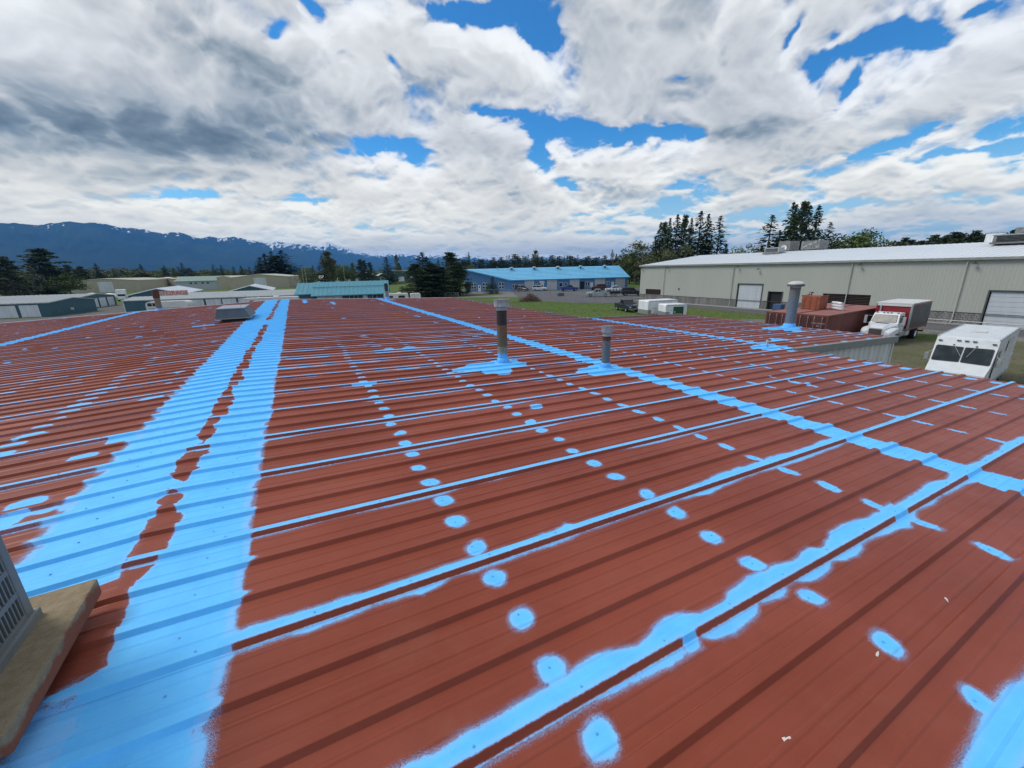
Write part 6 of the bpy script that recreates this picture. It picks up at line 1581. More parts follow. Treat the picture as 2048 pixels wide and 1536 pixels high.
# shipping containers
rust_red = mat('container_red', (0.150, 0.042, 0.032), 0.6, var=0.16, vscale=0.8, dirt=(0.24, 0.10, 0.075), dscale=0.6, damt=0.5, streak=True)
rust_dark = mat('container_dark_red', (0.075, 0.020, 0.020), 0.55, var=0.2, vscale=1.0, dirt=(0.14, 0.05, 0.04), dscale=0.8, damt=0.4, streak=True)
rust_top = mat('container_roof', (0.26, 0.105, 0.085), 0.7, var=0.12, vscale=0.5, dirt=(0.18, 0.07, 0.055), dscale=0.4, damt=0.5)
def text_obj(s, size, m_, parent, loc, rot, name='lettering', depth=0.004):
    cu = bpy.data.curves.new(name, 'FONT'); cu.body = s; cu.size = size; cu.extrude = depth; cu.align_x = 'CENTER'; cu.align_y = 'CENTER'
    tmp = bpy.data.objects.new(name, cu); COL.objects.link(tmp); bpy.context.view_layer.update()
    me = bpy.data.meshes.new_from_object(tmp.evaluated_get(bpy.context.evaluated_depsgraph_get())); bpy.data.objects.remove(tmp)
    me.materials.clear(); me.materials.append(m_)
    o = link(name, me, parent); o.location = loc; o.rotation_euler = rot
    return o
def container(label, P, rz_, L=12.19, text=False):
    t = thing('shipping_container', label, 'container', (P[0], P[1], 0.0), rz_, 'rust red shipping containers')
    W, H = 2.44, 2.60; z0 = 0.0
    b = MB()
    for y_ in (0.0, W - 0.13):
        for x_ in (0.0, L - 0.13): b.box(x_, x_ + 0.13, y_, y_ + 0.13, 0.0, H)
    for z_ in (0.0, H - 0.13):
        b.box(0.13, L - 0.13, 0.0, 0.10, z_, z_ + 0.13); b.box(0.13, L - 0.13, W - 0.10, W, z_, z_ + 0.13)
        b.box(0.0, 0.10, 0.13, W - 0.13, z_, z_ + 0.13); b.box(L - 0.10, L, 0.13, W - 0.13, z_, z_ + 0.13)
    b.build('frame', rust_red, t)
    for y_, nn in ((0.04, -1), (W - 0.04, 1)):
        m_ = MB(); n = int((L - 0.26) / 0.28); pts = []
        for i in range(n):
            c = 0.13 + (L - 0.26) * i / n; p_ = (L - 0.26) / n
            pts += [(c, 0.0), (c + p_ * 0.25, 0.0), (c + p_ * 0.5, 0.036), (c + p_ * 0.75, 0.036)]
        pts.append((L - 0.13, 0.0)); vs = []
        for a, d_ in pts: vs += [(a, y_ - nn * d_, 0.13), (a, y_ - nn * d_, H - 0.13)]
        m_.add(vs, [(2 * i, 2 * i + 2, 2 * i + 3, 2 * i + 1) for i in range(len(pts) - 1)]); m_.build('side_panel', rust_red, t)
    m_ = MB(); n = 42; pts = []
    for i in range(n):
        c = 0.1 + (L - 0.2) * i / n; p_ = (L - 0.2) / n; pts += [(c, 0.0), (c + p_ * 0.25, 0.0), (c + p_ * 0.5, 0.02), (c + p_ * 0.75, 0.02)]
    pts.append((L - 0.1, 0.0)); vs = []
    for a, d_ in pts: vs += [(a, 0.05, H - 0.03 + d_), (a, W - 0.05, H - 0.03 + d_)]
    m_.add(vs, [(2 * i, 2 * i + 2, 2 * i + 3, 2 * i + 1) for i in range(len(pts) - 1)]); m_.build('roof_sheet', rust_top, t)
    for k in range(2):
        ya, yb = (0.14, W / 2 - 0.01) if k == 0 else (W / 2 + 0.01, W - 0.14)
        d_ = MB()
        n = 5
        d_.box(-0.0, 0.05, ya, yb, 0.14, H - 0.14)
        for i in range(n):
            za = 0.2 + (H - 0.42) * i / n; d_.box(-0.025, 0.0, ya + 0.05, yb - 0.05, za + 0.04, za + (H - 0.42) / n - 0.05)
        d = d_.build('door', rust_dark, t)
        for q in range(2):
            yy = ya + (yb - ya) * (0.22 if q == 0 else 0.78)
            MB().tube([(-0.055, yy, 0.10), (-0.055, yy, H - 0.08)], 0.020, 6).build('lock_rod', mat('rod_rust', (0.36, 0.25, 0.20), 0.5, dirt=(0.2, 0.08, 0.05), dscale=3, damt=0.5), d, True)
            for zz in (0.25, 1.3, H - 0.25): MB().box(-0.075, -0.02, yy - 0.05, yy + 0.05, zz - 0.04, zz + 0.04).build('bracket', MATS['rod_rust'], d)
    if text:
        w_ = mat('stencil_white', (0.52, 0.46, 0.43), 0.6)
        for s_, sz, y_, z_ in (('CARU 234096 0', 0.15, 0.66, 1.90), ('45G1', 0.13, 0.62, 1.68), ('MAX GROSS', 0.08, 0.70, 1.30), ('TARE', 0.08, 0.62, 1.12), ('NET', 0.08, 0.62, 0.98)):
            text_obj(s_, sz, w_, t, (-0.034, y_, z_), (math.pi / 2, 0, -math.pi / 2))
    return t
cdir = 0.055
cP = Vector((39.2, 17.65)); cn = Vector((-math.sin(cdir), math.cos(cdir)))
container('rust red shipping container with white stencilled numbers, next to the box truck', cP, cdir, text=True)
container('rust red shipping container standing left of the one with stencilled numbers', cP + cn * 2.56, cdir)
# clutter on and behind the containers
q_ = cP + cn * 3.4 + Vector((math.cos(cdir), math.sin(cdir))) * 5.2
t = thing('steel_bin', 'orange rust coloured steel bin on top of the left container', 'bin', (q_.x, q_.y, 2.6), cdir)
rustbox = mat('orange_rust', (0.27, 0.075, 0.035), 0.7, var=0.2, vscale=2.5, dirt=(0.13, 0.035, 0.02), dscale=1.5, damt=0.5)
MB().bbox(-0.8, 0.8, -0.8, 0.75, 0.0, 1.25, 0.03).build('bin_body', rustbox, t)
for y_ in (-0.83, 0.75): MB().box(-0.83, 0.83, y_, y_ + 0.05, 1.18, 1.30).build('rim', rustbox, t)
for y_ in (-0.5, 0.0, 0.5): MB().box(-0.84, -0.80, y_ - 0.04, y_ + 0.04, 0.03, 1.17).build('rib', rustbox, t)
b = MB(); b.tube([(-0.2, 0.5, 1.25), (-0.1, 0.45, 1.55), (0.1, 0.2, 1.50)], 0.04, 5); b.tube([(0.0, 0.35, 1.25), (0.05, 0.3, 1.6)], 0.05, 5); b.build('scrap', mat('dark_rust', (0.08, 0.03, 0.02), 0.8), t)
t = thing('bundled_sheeting', 'white wrapped bundle lying right of the rusty bin', 'bundle', (q_.x + 0.5, q_.y - 1.75, 2.6), 0.3)
for i in range(3):
    b = MB(); b.tube([(-0.55, -0.5 + 0.05 * i, 0.13 + 0.24 * i), (0, -0.0, 0.14 + 0.24 * i), (0.5, 0.5 - 0.04 * i, 0.13 + 0.24 * i)], 0.13, 10); b.build('roll', mat('white_wrap', (0.72, 0.72, 0.72), 0.5), t, True)
t = thing('blue_cabinet', 'small dark blue cabinet standing by the warehouse wall behind the containers', 'cabinet', (60.5, 33.6, 0.06), 0.0)
MB().bbox(-0.5, 0.5, -0.55, 0.55, 0.08, 1.25, 0.03).build('housing', mat('steel_blue', (0.05, 0.10, 0.20), 0.5), t)
for y_ in (-0.35, 0.35): MB().box(-0.4, 0.4, y_ - 0.05, y_ + 0.05, 0, 0.08).build('foot', black_plastic(), t)
for i, (x_, y_, lb) in enumerate(((60.8, 31.9, 'pale grey machine with frame beside the blue cabinet'), (60.2, 27.6, 'pale machine partly hidden behind the tall capped flue'))):
    t = thing('pallet_machine', lb, 'machine', (x_, y_, 0.06), 0.2 * i)
    MB().bbox(-0.5, 0.5, -0.45, 0.45, 0.5, 1.3, 0.06).build('housing', mat('machine_grey', (0.42, 0.43, 0.41), 0.5), t)
    for a in (-0.45, 0.45):
        for c in (-0.4, 0.4): MB().tube([(a, c, 0), (a, c, 1.7)], 0.035, 6).build('leg', black_plastic(), t)
    MB().bbox(-0.3, 0.3, -0.6, 0.5, 1.3, 1.75, 0.08).build('hopper', mat('machine_white', (0.6, 0.6, 0.57), 0.5), t)

# ---- step van (front towards the camera, -x local is forward -> built with +x forward then turned)
def step_van():
    t = thing('step_van', 'white boxy step van with a split windscreen, right edge of the photo', 'van', (29.75, 7.15, 0.0), math.pi + 0.115)
    W = 1.12; H = 3.05; wm = paint_m('van_white', (0.60, 0.625, 0.625), 0.4)
    b = MB()
    # side profile of the body: blunt sloping nose, raked screen, flat roof
    prof = [(-7.1, 0.55), (-7.1, H - 0.08), (-7.0, H), (-0.62, H), (-0.48, H - 0.06), (-0.30, 2.60), (0.14, 1.78), (0.74, 1.47), (0.82, 1.40), (0.88, 0.50)]
    n = len(prof)
    def wid(x, z): return W * (1 - 0.055 * max(0, (x + 0.4)) ) * (1 - 0.02 * max(0, z - 2.2))
    vs = [(x, wid(x, z), z) for x, z in prof] + [(x, -wid(x, z), z) for x, z in prof]
    b.add(vs, [tuple(range(n)), tuple(range(2 * n - 1, n - 1, -1))] + [(i, i + n, (i + 1) % n + n, (i + 1) % n) for i in range(n)])
    b.build('body', wm, t)
    # roof bows and edge rails
    for i in range(9):
        MB().bbox(-6.7 + i * 0.72, -6.63 + i * 0.72, -W + 0.09, W - 0.09, H - 0.004, H + 0.018, 0.006).build('roof_rib', wm, t)
    MB().bbox(-3.6, -3.0, -0.3, 0.3, H, H + 0.05, 0.02).build('roof_hatch', mat('hatch_cream', (0.55, 0.55, 0.48), 0.6), t)
    for s_ in (1, -1):
        MB().bbox(-7.1, -0.5, s_ * (W - 0.03) - 0.035, s_ * (W - 0.03) + 0.035, H - 0.05, H + 0.02, 0.012).build('roof_edge', galv(), t)
        MB().box(-7.05, -0.6, s_ * (W + 0.004) - 0.012, s_ * (W + 0.004) + 0.012, 1.50, 1.58).build('rub_rail', wm, t)
        MB().box(-7.05, -1.9, s_ * (W + 0.002) - 0.008, s_ * (W + 0.002) + 0.008, 0.62, 0.70).build('skirt_rail', galv(), t)
        MB().box(-1.55, -0.62, s_ * (W + 0.003) - 0.010, s_ * (W + 0.003) + 0.010, 0.62, 2.55).build('side_door', mat('van_door', (0.60, 0.62, 0.62), 0.4), t)
        MB().box(-1.45, -0.72, s_ * (W + 0.010) - 0.010, s_ * (W + 0.010) + 0.010, 1.65, 2.45).build('side_window', SCREEN_GL, t)
        # faded side marks left by removed lettering
        MB().box(-5.6, -3.6, s_ * (W + 0.002) - 0.004, s_ * (W + 0.002) + 0.004, 2.1, 2.7).build('faded_panel', mat('faded_grey', (0.50, 0.51, 0.50), 0.5, var=0.25, vscale=3), t)
    # screen: two panes in black gaskets
    pa, pb = Vector((-0.295, 0, 2.60)), Vector((0.12, 0, 1.82)); dv = (pb - pa); nv = Vector((-dv.z, 0, dv.x)).normalized()
    if nv.x < 0: nv = -nv
    for s_ in (1, -1):
        def pt(u, v, o): q = pa + dv * v + nv * o; return (q.x, s_ * u, q.z)
        outl = [(0.05, 0.02), (0.97, 0.00), (1.03, 0.06), (1.045, 0.94), (0.99, 1.0), (0.06, 0.97), (0.02, 0.93), (0.02, 0.06)]
        for nm, sc_, o0, o1, m_ in (('gasket', 1.0, 0.0, 0.014, black_plastic()), ('windscreen', 0.94, 0.0, 0.020, SCREEN_GL)):
            cu, cv = 0.53, 0.5; n_ = len(outl)
            vs = [pt(cu + (u - cu) * sc_, cv + (v - cv) * sc_, o) for o in (o0, o1) for u, v in outl]
            MB().add(vs, [tuple(range(n_)), tuple(range(2 * n_ - 1, n_ - 1, -1))] + [(i, i + n_, (i + 1) % n_ + n_, (i + 1) % n_) for i in range(n_)]).build(nm, m_, t)
        q0 = pt(0.40, -0.06, 0.03); q1 = pt(0.18 if s_ > 0 else 0.02, 0.62, 0.03)
        MB().tube([q0, q1], 0.011, 6).build('wiper', galv(), t); MB().lathe([(0.04, 0), (0.03, 0.03)], 8).build('wiper_motor', black_plastic(), t).location = q0
        for y_ in ((0.95,) if True else ()): MB().bbox(-0.42, -0.32, s_ * y_ - 0.07, s_ * y_ + 0.07, 2.82, 2.87, 0.012).build('marker_lamp', mat('dark_amber', (0.12, 0.09, 0.06), 0.3), t)
        MB().bbox(0.78, 0.90, s_ * 0.80 - 0.15, s_ * 0.80 + 0.15, 1.02, 1.32, 0.02).build('lamp_housing', galv(), t)
        o = MB().lathe([(0.10, 0.0), (0.095, 0.03), (0.05, 0.05), (0.0, 0.055)], 16).build('headlight', mat('lamp_lens', (0, 0, 0)), t, True); o.location = (0.895, s_ * 0.80, 1.17); o.rotation_euler = (0, math.pi / 2, 0)
        MB().bbox(0.84, 0.90, s_ * 0.80 - 0.12, s_ * 0.80 + 0.12, 0.88, 0.96, 0.01).build('turn_signal', mat('amber_lens', (0.35, 0.12, 0.03), 0.3), t)
        b = MB(); b.tube([(-0.2, s_ * (W - 0.03), 1.75), (-0.12, s_ * (W + 0.18), 1.80)], 0.015, 6); b.tube([(-0.3, s_ * (W - 0.02), 2.3), (-0.12, s_ * (W + 0.18), 2.15)], 0.015, 6); b.build('mirror_arm', galv(), t)
        MB().bbox(-0.16, -0.09, s_ * (W + 0.17) - 0.08, s_ * (W + 0.17) + 0.08, 1.78, 2.16, 0.02).build('mirror', galv(), t)
        for x_ in (0.05, -5.1): wheel(t, x_, s_ * (W - 0.16), 0.42, 0.26)
    for y_ in (-0.28, 0.0, 0.28): MB().bbox(-0.46, -0.35, y_ - 0.075, y_ + 0.075, 2.87, 2.92, 0.012).build('marker_lamp', MATS['dark_amber'], t)
    g = MB(); g.box(0.83, 0.885, -0.50, 0.50, 0.86, 1.32); gr_ = g.build('grille', dark(), t)
    for i in range(5): MB().box(0.88, 0.90, -0.48, 0.48, 0.90 + i * 0.09, 0.92 + i * 0.09).build('grille_bar', galv(), gr_)
    for i in range(7): MB().box(0.88, 0.902, -0.48 + i * 0.158, -0.462 + i * 0.158, 0.88, 1.31).build('grille_bar', galv(), gr_)
    MB().bbox(0.86, 1.02, -1.02, 1.02, 0.45, 0.62, 0.03).build('bumper', black_plastic(), t)
step_van()

# ---- box truck
def box_truck():
    t = thing('box_truck', 'white conventional cab truck with red and black cargo box beside the containers', 'truck', (43.3, 15.85, 0.0), math.pi + 0.07)
    wm = paint_m('truck_white', (0.62, 0.64, 0.65), 0.35)
    # +x forward; bumper at x = 0
    b = MB()
    sec = lambda x, w0, z0, w1, z1, w2, z2: (x, [(w0, z0), (w1, z1 - 0.05), (w1 - 0.05, z1), (w2, z2)])
    loft(b, [sec(-0.10, 0.50, 0.72, 0.52, 1.30, 0.40, 1.42), sec(-0.30, 0.56, 0.70, 0.62, 1.46, 0.46, 1.58), sec(-1.35, 0.66, 0.70, 0.86, 1.62, 0.60, 1.76), sec(-1.55, 0.70, 0.70, 0.95, 1.66, 0.70, 1.80)])
    b.build('bonnet', wm, t)
    for s_ in (1, -1):    # swept front wings
        b = MB()
        loft_pts = [(-0.16, 0.55, 0.95, 0.74, 1.10), (-0.35, 0.52, 1.12, 0.68, 1.26), (-0.85, 0.50, 1.18, 0.98, 1.38), (-1.35, 0.50, 1.18, 0.98, 1.40), (-1.62, 0.60, 1.12, 0.80, 1.42)]
        vs = []
        for (x, y0, y1, z0, z1) in loft_pts: vs += [(x, s_ * y0, z0), (x, s_ * y1, z0), (x, s_ * (y1 - 0.05), z1 - 0.06), (x, s_ * (y1 - 0.16), z1), (x, s_ * y0, z1 + 0.08)]
        k = 5; b.add(vs, [(i * k + q, (i + 1) * k + q, (i + 1) * k + (q + 1) % k, i * k + (q + 1) % k) for i in range(4) for q in range(k)] + [tuple(range(k)), tuple(range(4 * k, 5 * k))[::-1]])
        b.build('front_wing', wm, t)
        MB().bbox(-0.24, -0.12, s_ * 0.80 - 0.17, s_ * 0.80 + 0.17, 0.88, 1.06, 0.03).build('headlight', mat('lamp_lens', (0, 0, 0)), t)
        wheel(t, -0.98, s_ * 0.98, 0.50, 0.26, white_m()); 
        wheel(t, -6.1, s_ * 1.02, 0.50, 0.26, white_m()); wheel(t, -6.1, s_ * 0.74, 0.50, 0.24, white_m())
        b = MB(); b.tube([(-1.75, s_ * 0.95, 1.70), (-1.60, s_ * 1.28, 1.66)], 0.015, 6); b.tube([(-1.85, s_ * 0.92, 2.28), (-1.60, s_ * 1.28, 2.30)], 0.015, 6); b.build('mirror_arm', galv(), t)
        MB().bbox(-1.66, -1.58, s_ * 1.30 - 0.10, s_ * 1.30 + 0.10, 1.62, 2.32, 0.02).build('mirror', mat('mirror_shell', (0.35, 0.36, 0.36), 0.4), t)
        MB().bbox(-3.6, -2.2, s_ * 0.98 - 0.22, s_ * 0.98 + 0.10, 0.55, 1.0, 0.06).build('fuel_tank', galv(), t)
    g = MB().box(-0.16, -0.085, -0.44, 0.44, 0.78, 1.34).build('grille', mat('dark_grille', (0.05, 0.03, 0.03), 0.5), t)
    for i in range(6): MB().box(-0.095, -0.07, -0.42, 0.42, 0.84 + i * 0.085, 0.86 + i * 0.085).build('grille_bar', mat('grille_bar_metal', (0.22, 0.16, 0.15), 0.4), g)
    for y_ in (-0.47, 0.44): MB().box(-0.12, -0.065, y_, y_ + 0.03, 0.76, 1.36).build('grille_frame', wm, g)
    MB().box(-0.13, -0.10, -0.46, 0.46, 1.36, 1.41).build('grille_crown', wm, t)
    MB().bbox(-0.12, 0.06, -1.12, 1.12, 0.45, 0.70, 0.03).build('bumper', mat('bumper_white', (0.62, 0.62, 0.6), 0.4), t)
    b = MB(); b.box(-0.9, -0.8, -0.4, 0.4, 1.66, 1.672); 
    MB().add([(-1.18, -0.42, 1.762), (-1.18, 0.42, 1.762), (-1.34, 0.46, 1.785), (-1.34, -0.46, 1.785), (-1.18, -0.42, 1.70), (-1.18, 0.42, 1.70), (-1.34, 0.46, 1.72), (-1.34, -0.46, 1.72)], [(0, 1, 2, 3), (4, 7, 6, 5), (0, 4, 5, 1), (1, 5, 6, 2), (2, 6, 7, 3), (3, 7, 4, 0)]).build('cowl_vent', dark(), t)
    # cab
    b = MB(); loft(b, [(-1.52, [(0.95, 0.75), (0.98, 1.10), (0.98, 1.72), (0.90, 1.74)]), (-1.95, [(0.95, 0.75), (1.0, 1.10), (0.99, 1.75), (0.86, 2.48)]), (-2.25, [(0.95, 0.75), (1.0, 1.10), (0.99, 1.75), (0.86, 2.58)]), (-3.05, [(0.95, 0.75), (1.0, 1.10), (0.99, 1.75), (0.88, 2.58)])])
    b.build('cab', wm, t)
    nv = Vector((0.74, 0, 0.43)).normalized()
    def sp(u, v, o):   # on the screen plane
        p0, p1 = Vector((-1.54, 0, 1.76)), Vector((-1.93, 0, 2.44)); q = p0.lerp(p1, v) + nv * o; return (q.x, u * (0.88 - 0.06 * v), q.z)
    for nm, k0, o1, m_ in (('screen_gasket', 1.0, 0.022, black_plastic()), ('windscreen', 0.955, 0.028, SCREEN_GL)):
        ou = [(-0.94, 0.04), (0.94, 0.04), (0.98, 0.12), (0.95, 0.90), (0.90, 0.97), (-0.90, 0.97), (-0.95, 0.90), (-0.98, 0.12)]
        vs = [sp(u * k0, 0.5 + (v - 0.5) * k0, o) for o in (0.0, o1) for u, v in ou]; n_ = 8
        MB().add(vs, [tuple(range(n_)), tuple(range(2 * n_ - 1, n_ - 1, -1))] + [(i, i + n_, (i + 1) % n_ + n_, (i + 1) % n_) for i in range(n_)]).build(nm, m_, t)
    for s_ in (1, -1):
        b = MB(); ou = [(-1.80, 1.78), (-2.02, 2.32), (-2.85, 2.34), (-2.85, 1.78)]; vs = []
        for o in (0.0, 0.02):
            for x, z in ou: vs.append((x, s_ * ((0.99 - (z - 1.75) * 0.165) + o), z))
        b.add(vs, [(0, 1, 2, 3), (7, 6, 5, 4), (0, 4, 5, 1), (1, 5, 6, 2), (2, 6, 7, 3), (3, 7, 4, 0)]); b.build('side_window', SCREEN_GL, t)
        MB().box(-2.95, -1.72, s_ * 1.0 - 0.01, s_ * 1.0 + 0.01, 0.85, 0.90).build('door_sill', galv(), t)
        MB().box(-2.8, -2.65, s_ * 1.01 - 0.015, s_ * 1.01 + 0.015, 1.45, 1.5).build('handle', black_plastic(), t)
    for y_ in (-0.25, 0, 0.25, -0.7, 0.7): MB().bbox(-2.12, -2.02, y_ - 0.06, y_ + 0.06, 2.56, 2.62, 0.01).build('marker_lamp', mat('dark_amber', (0, 0, 0)), t)
    # cargo box
    bx0, bx1, W, z0, z1 = -3.35, -8.3, 1.22, 1.05, 3.30
    red = paint_m('box_red', (0.24, 0.012, 0.014), 0.35); blk = paint_m('box_black', (0.022, 0.023, 0.026), 0.4)
    MB().box(bx1, bx0, -W + 0.02, W - 0.02, z0, z1).build('box_core', galv(), t)
    MB().box(bx0, bx0 + 0.02, -W + 0.12, W - 0.12, z0 + 0.1, z1 - 0.22).build('front_panel', red, t)
    for s_ in (1, -1):
        MB().box(bx1 + 0.08, bx0 - 0.08, s_ * (W - 0.01) - 0.012, s_ * (W - 0.01) + 0.012, z0 + 0.12, z1 - 0.16).build('side_panel', blk, t)
        MB().box(bx1 + 0.08, bx0 - 0.08, s_ * (W - 0.01) - 0.014, s_ * (W - 0.01) + 0.014, z1 - 0.155, z1 - 0.05).build('side_band', red, t)
        MB().box(bx1 + 0.05, bx0, s_ * W - 0.02, s_ * W + 0.02, z0 - 0.02, z0 + 0.10).build('lower_rail', red, t)
        b = MB(); b.bbox(bx0 - 0.10, bx0 + 0.06, s_ * (W - 0.05) - 0.07, s_ * (W - 0.05) + 0.07, z0, z1 - 0.04, 0.03); b.build('corner_post', red if s_ < 0 else galv(), t)
        b = MB(); b.bbox(bx1 - 0.02, bx1 + 0.10, s_ * (W - 0.05) - 0.06, s_ * (W - 0.05) + 0.06, z0 - 0.1, z1 + 0.0, 0.02); b.build('corner_post', blk, t)
        MB().bbox(bx0 - 0.9, bx0 - 0.2, s_ * (W - 0.28), s_ * (W - 0.28) + 0.2, 0.55, 1.0, 0.04).build('step_box', mat('cream_box', (0.5, 0.5, 0.46), 0.5), t)
        MB().box(-6.9, -5.4, s_ * 1.0 - 0.2, s_ * 1.0 + 0.15, 1.03, 1.06).build('mudguard', black_plastic(), t)
    MB().bbox(bx1 - 0.02, bx0 + 0.07, -W - 0.02, W + 0.02, z1 - 0.05, z1 + 0.07, 0.035).build('roof_cap', mat('roof_cap_white', (0.60, 0.60, 0.57), 0.5, dirt=(0.42, 0.42, 0.38), dscale=1.0, damt=0.5), t)
    MB().bbox(bx0 + 0.02, bx0 + 0.10, -W + 0.05, W - 0.05, z1 - 0.24, z1 - 0.06, 0.03).build('roof_cap_front', MATS['roof_cap_white'], t)
    b = MB(); b.tube([(bx0 + 0.12, -0.88, 1.0), (bx0 + 0.12, -0.88, 2.95), (bx0 + 0.08, -0.94, 3.05)], 0.055, 8); b.build('exhaust_stack', galv(), t, True)
    MB().bbox(bx0 + 0.08, bx0 + 0.20, -0.98, -0.78, 1.7, 2.5, 0.03).build('heat_shield', chrome(), t)
    for s_ in (0.45, -0.45): MB().box(-8.2, -1.5, s_ - 0.05, s_ + 0.05, 0.70, 0.93).build('chassis_rail', black_plastic(), t)
    MB().box(-8.3, -8.2, -1.1, 1.1, 0.45, 0.6).build('rear_bumper', black_plastic(), t)
    b = MB(); b.tube([(-6.1, -1.0, 0.5), (-6.1, 1.0, 0.5)], 0.09, 8); b.tube([(-0.98, -0.95, 0.45), (-0.98, 0.95, 0.45)], 0.06, 8); b.build('axles', black_plastic(), t)
box_truck()

# ---- far white box van and campers
def far_box_truck(P, rz_):
    t = thing('box_truck', 'white rental style box truck parked left of the dark green shed', 'truck', (P[0], P[1], 0), rz_)
    MB().bbox(-6.2, 0, -1.2, 1.2, 0.9, 3.5, 0.05).build('cargo_box', white_m(), t)
    MB().bbox(0.1, 1.5, -0.95, 0.95, 0.5, 1.5, 0.1).build('bonnet', white_m(), t)
    b = MB(); loft(b, [(1.1, [(0.9, 1.3), (0.85, 1.5)]), (0.55, [(0.95, 1.3), (0.8, 2.15)]), (-0.05, [(0.95, 1.3), (0.8, 2.2)])]); b.build('windscreen', SCREEN_GL, t)
    MB().bbox(-0.05, 0.55, -0.82, 0.82, 2.15, 2.27, 0.03).build('cab_roof', white_m(), t)
    MB().box(-5.2, -2.2, -1.215, -1.2, 1.9, 2.9).build('side_mark', mat('pale_teal_mark', (0.25, 0.42, 0.40), 0.5), t)
    for x_ in (0.8, -4.4):
        for y_ in (0.9, -0.9): wheel(t, x_, y_, 0.4, 0.25)
    MB().bbox(1.45, 1.6, -0.9, 0.9, 0.4, 0.6, 0.03).build('bumper', black_plastic(), t)
far_box_truck((-49.0, 171), ang(0.25, -1.0))
def camper(label, P, rz_, L, H=2.6, rounded=False, win=((0.25, 0.16), (0.6, 0.16)), W=2.3, extra=True):
    t = thing('camper_trailer', label, 'camper', (P[0], P[1], 0), rz_, 'campers parked behind the red roof')
    cm = mat('camper_cream', (0.66, 0.65, 0.60), 0.45, dirt=(0.45, 0.43, 0.38), dscale=0.8, damt=0.3)
    r = 0.7 if rounded else 0.25; z0 = 0.5; pr = []
    for cx, cz, a0 in ((L - r, z0 + 0.2, -90), (L - r, H - r, 0), (r, H - r, 90), (r, z0 + 0.2, 180)):
        rr_ = r if cz > 1.5 else 0.2
        ccx = cx if cz > 1.5 else (L - 0.2 if cx > L / 2 else 0.2)
        for k in range(5): a = math.radians(a0 + 90 * k / 4); pr.append((ccx + rr_ * math.cos(a), cz + rr_ * math.sin(a)))
    MB().prism(pr, 0, W).build('body', cm, t)
    MB().box(0.2, L - 0.2, -0.012, 0.0, 0.85, 0.97).build('stripe', mat('tan_stripe', (0.35, 0.25, 0.15), 0.5), t)
    for f, w_ in win:
        o = MB().box(L * f - 0.5 * L * w_, L * f + 0.5 * L * w_, -0.03, 0.0, 1.35, 1.95).build('window', GL, t)
        MB().box(L * f - 0.5 * L * w_ - 0.05, L * f + 0.5 * L * w_ + 0.05, -0.02, 0.0, 1.30, 2.0).build('window_frame', galv(), o)
    if extra:
        MB().bbox(L * 0.55, L * 0.55 + 0.9, W * 0.3, W * 0.7, H, H + 0.26, 0.05).build('roof_unit', white_m(), t)
        MB().bbox(L * 0.25, L * 0.25 + 0.4, W * 0.35, W * 0.6, H, H + 0.12, 0.03).build('roof_vent', white_m(), t)
    for x_ in (L * 0.48, L * 0.48 + 0.75):
        for y_ in (0.15, W - 0.15): wheel(t, x_, y_, 0.33, 0.2)
    return t
camper('rounded cream camper showing between the rusty flue and the teal wall', (-27.6, 107.5), ang(0.80, -0.60) * 0.45, 7.6, 2.25, True, ((0.10, 0.1), (0.22, 0.10)), extra=False)
camper('long white camper with dark windows behind the grey roof hood', (-10.2, 98.8), -0.16, 10.2, 2.45, False, ((0.17, 0.08), (0.50, 0.10)))
camper('white camper with two windows beside the teal roofed office', (16.4, 91.0), -0.20, 5.2, 2.35, False, ((0.30, 0.14), (0.72, 0.26)))
camper('plain white trailer end showing right of the flue by the office', (22.0, 90.2), -0.20, 2.2, 2.25, False, (), W=2.2, extra=False)
# covered boats by the far left blocks
for i, (x_, y_, L_, lb) in enumerate(((-118, 236, 9, 'white covered boat at the left edge behind the storage block'), (-62, 190, 7.5, 'white covered boat behind the storage block, right of the first'), (-54, 178, 6.5, 'smaller white covered boat nearest the box truck'))):
    t = thing('covered_boat', lb, 'boat', (x_, y_, 0), -0.3, 'covered boats at the storage yard')
    b = MB(); loft(b, [(-L_ / 2, [(0.9, 0.7), (1.1, 1.3), (0.8, 1.6), (0.1, 1.9)]), (0, [(0.8, 0.5), (1.2, 1.3), (0.9, 1.9), (0.1, 2.4)]), (L_ / 3, [(0.5, 0.6), (0.95, 1.4), (0.6, 1.8), (0.1, 2.1)]), (L_ / 2, [(0.05, 1.2), (0.12, 1.5), (0.1, 1.6), (0.02, 1.7)])]); b.build('hull', white_m(), t, True)
    for y2 in (0.8, -0.8): wheel(t, -0.5, y2, 0.32, 0.2)
    b = MB(); b.tube([(-L_ / 2, 0, 0.5), (L_ / 2 + 0.8, 0, 0.5)], 0.06, 6); b.build('trailer_beam', galv(), t)

# STORAGE sign on the roof of the long row
sp_ = Vector(G(345, 592, 2.75)); sgn = thing('storage_sign', 'white board with orange red STORAGE lettering on the storage roof', 'sign', (sp_.x, sp_.y, 2.75), math.atan2(dirv.y, dirv.x) - 0.05); sgn.location.x += 0.35
MB().box(-2.95, 2.95, -0.03, 0.03, 0.12, 1.22).build('board', mat('sign_board', (0.50, 0.43, 0.38), 0.6), sgn)
text_obj('STORAGE', 1.36, mat('sign_orange', (0.60, 0.05, 0.01), 0.5), sgn, (0, -0.045, 0.68), (math.pi / 2, 0, 0), depth=0.012)
for o in sgn.children:
    if o.name.startswith('lettering'): o.scale = (1.02, 0.95, 1)
for x_ in (-2.4, 2.4): MB().box(x_ - 0.05, x_ + 0.05, 0.03, 0.13, -0.15, 1.2).build('post', grey_trim, sgn)

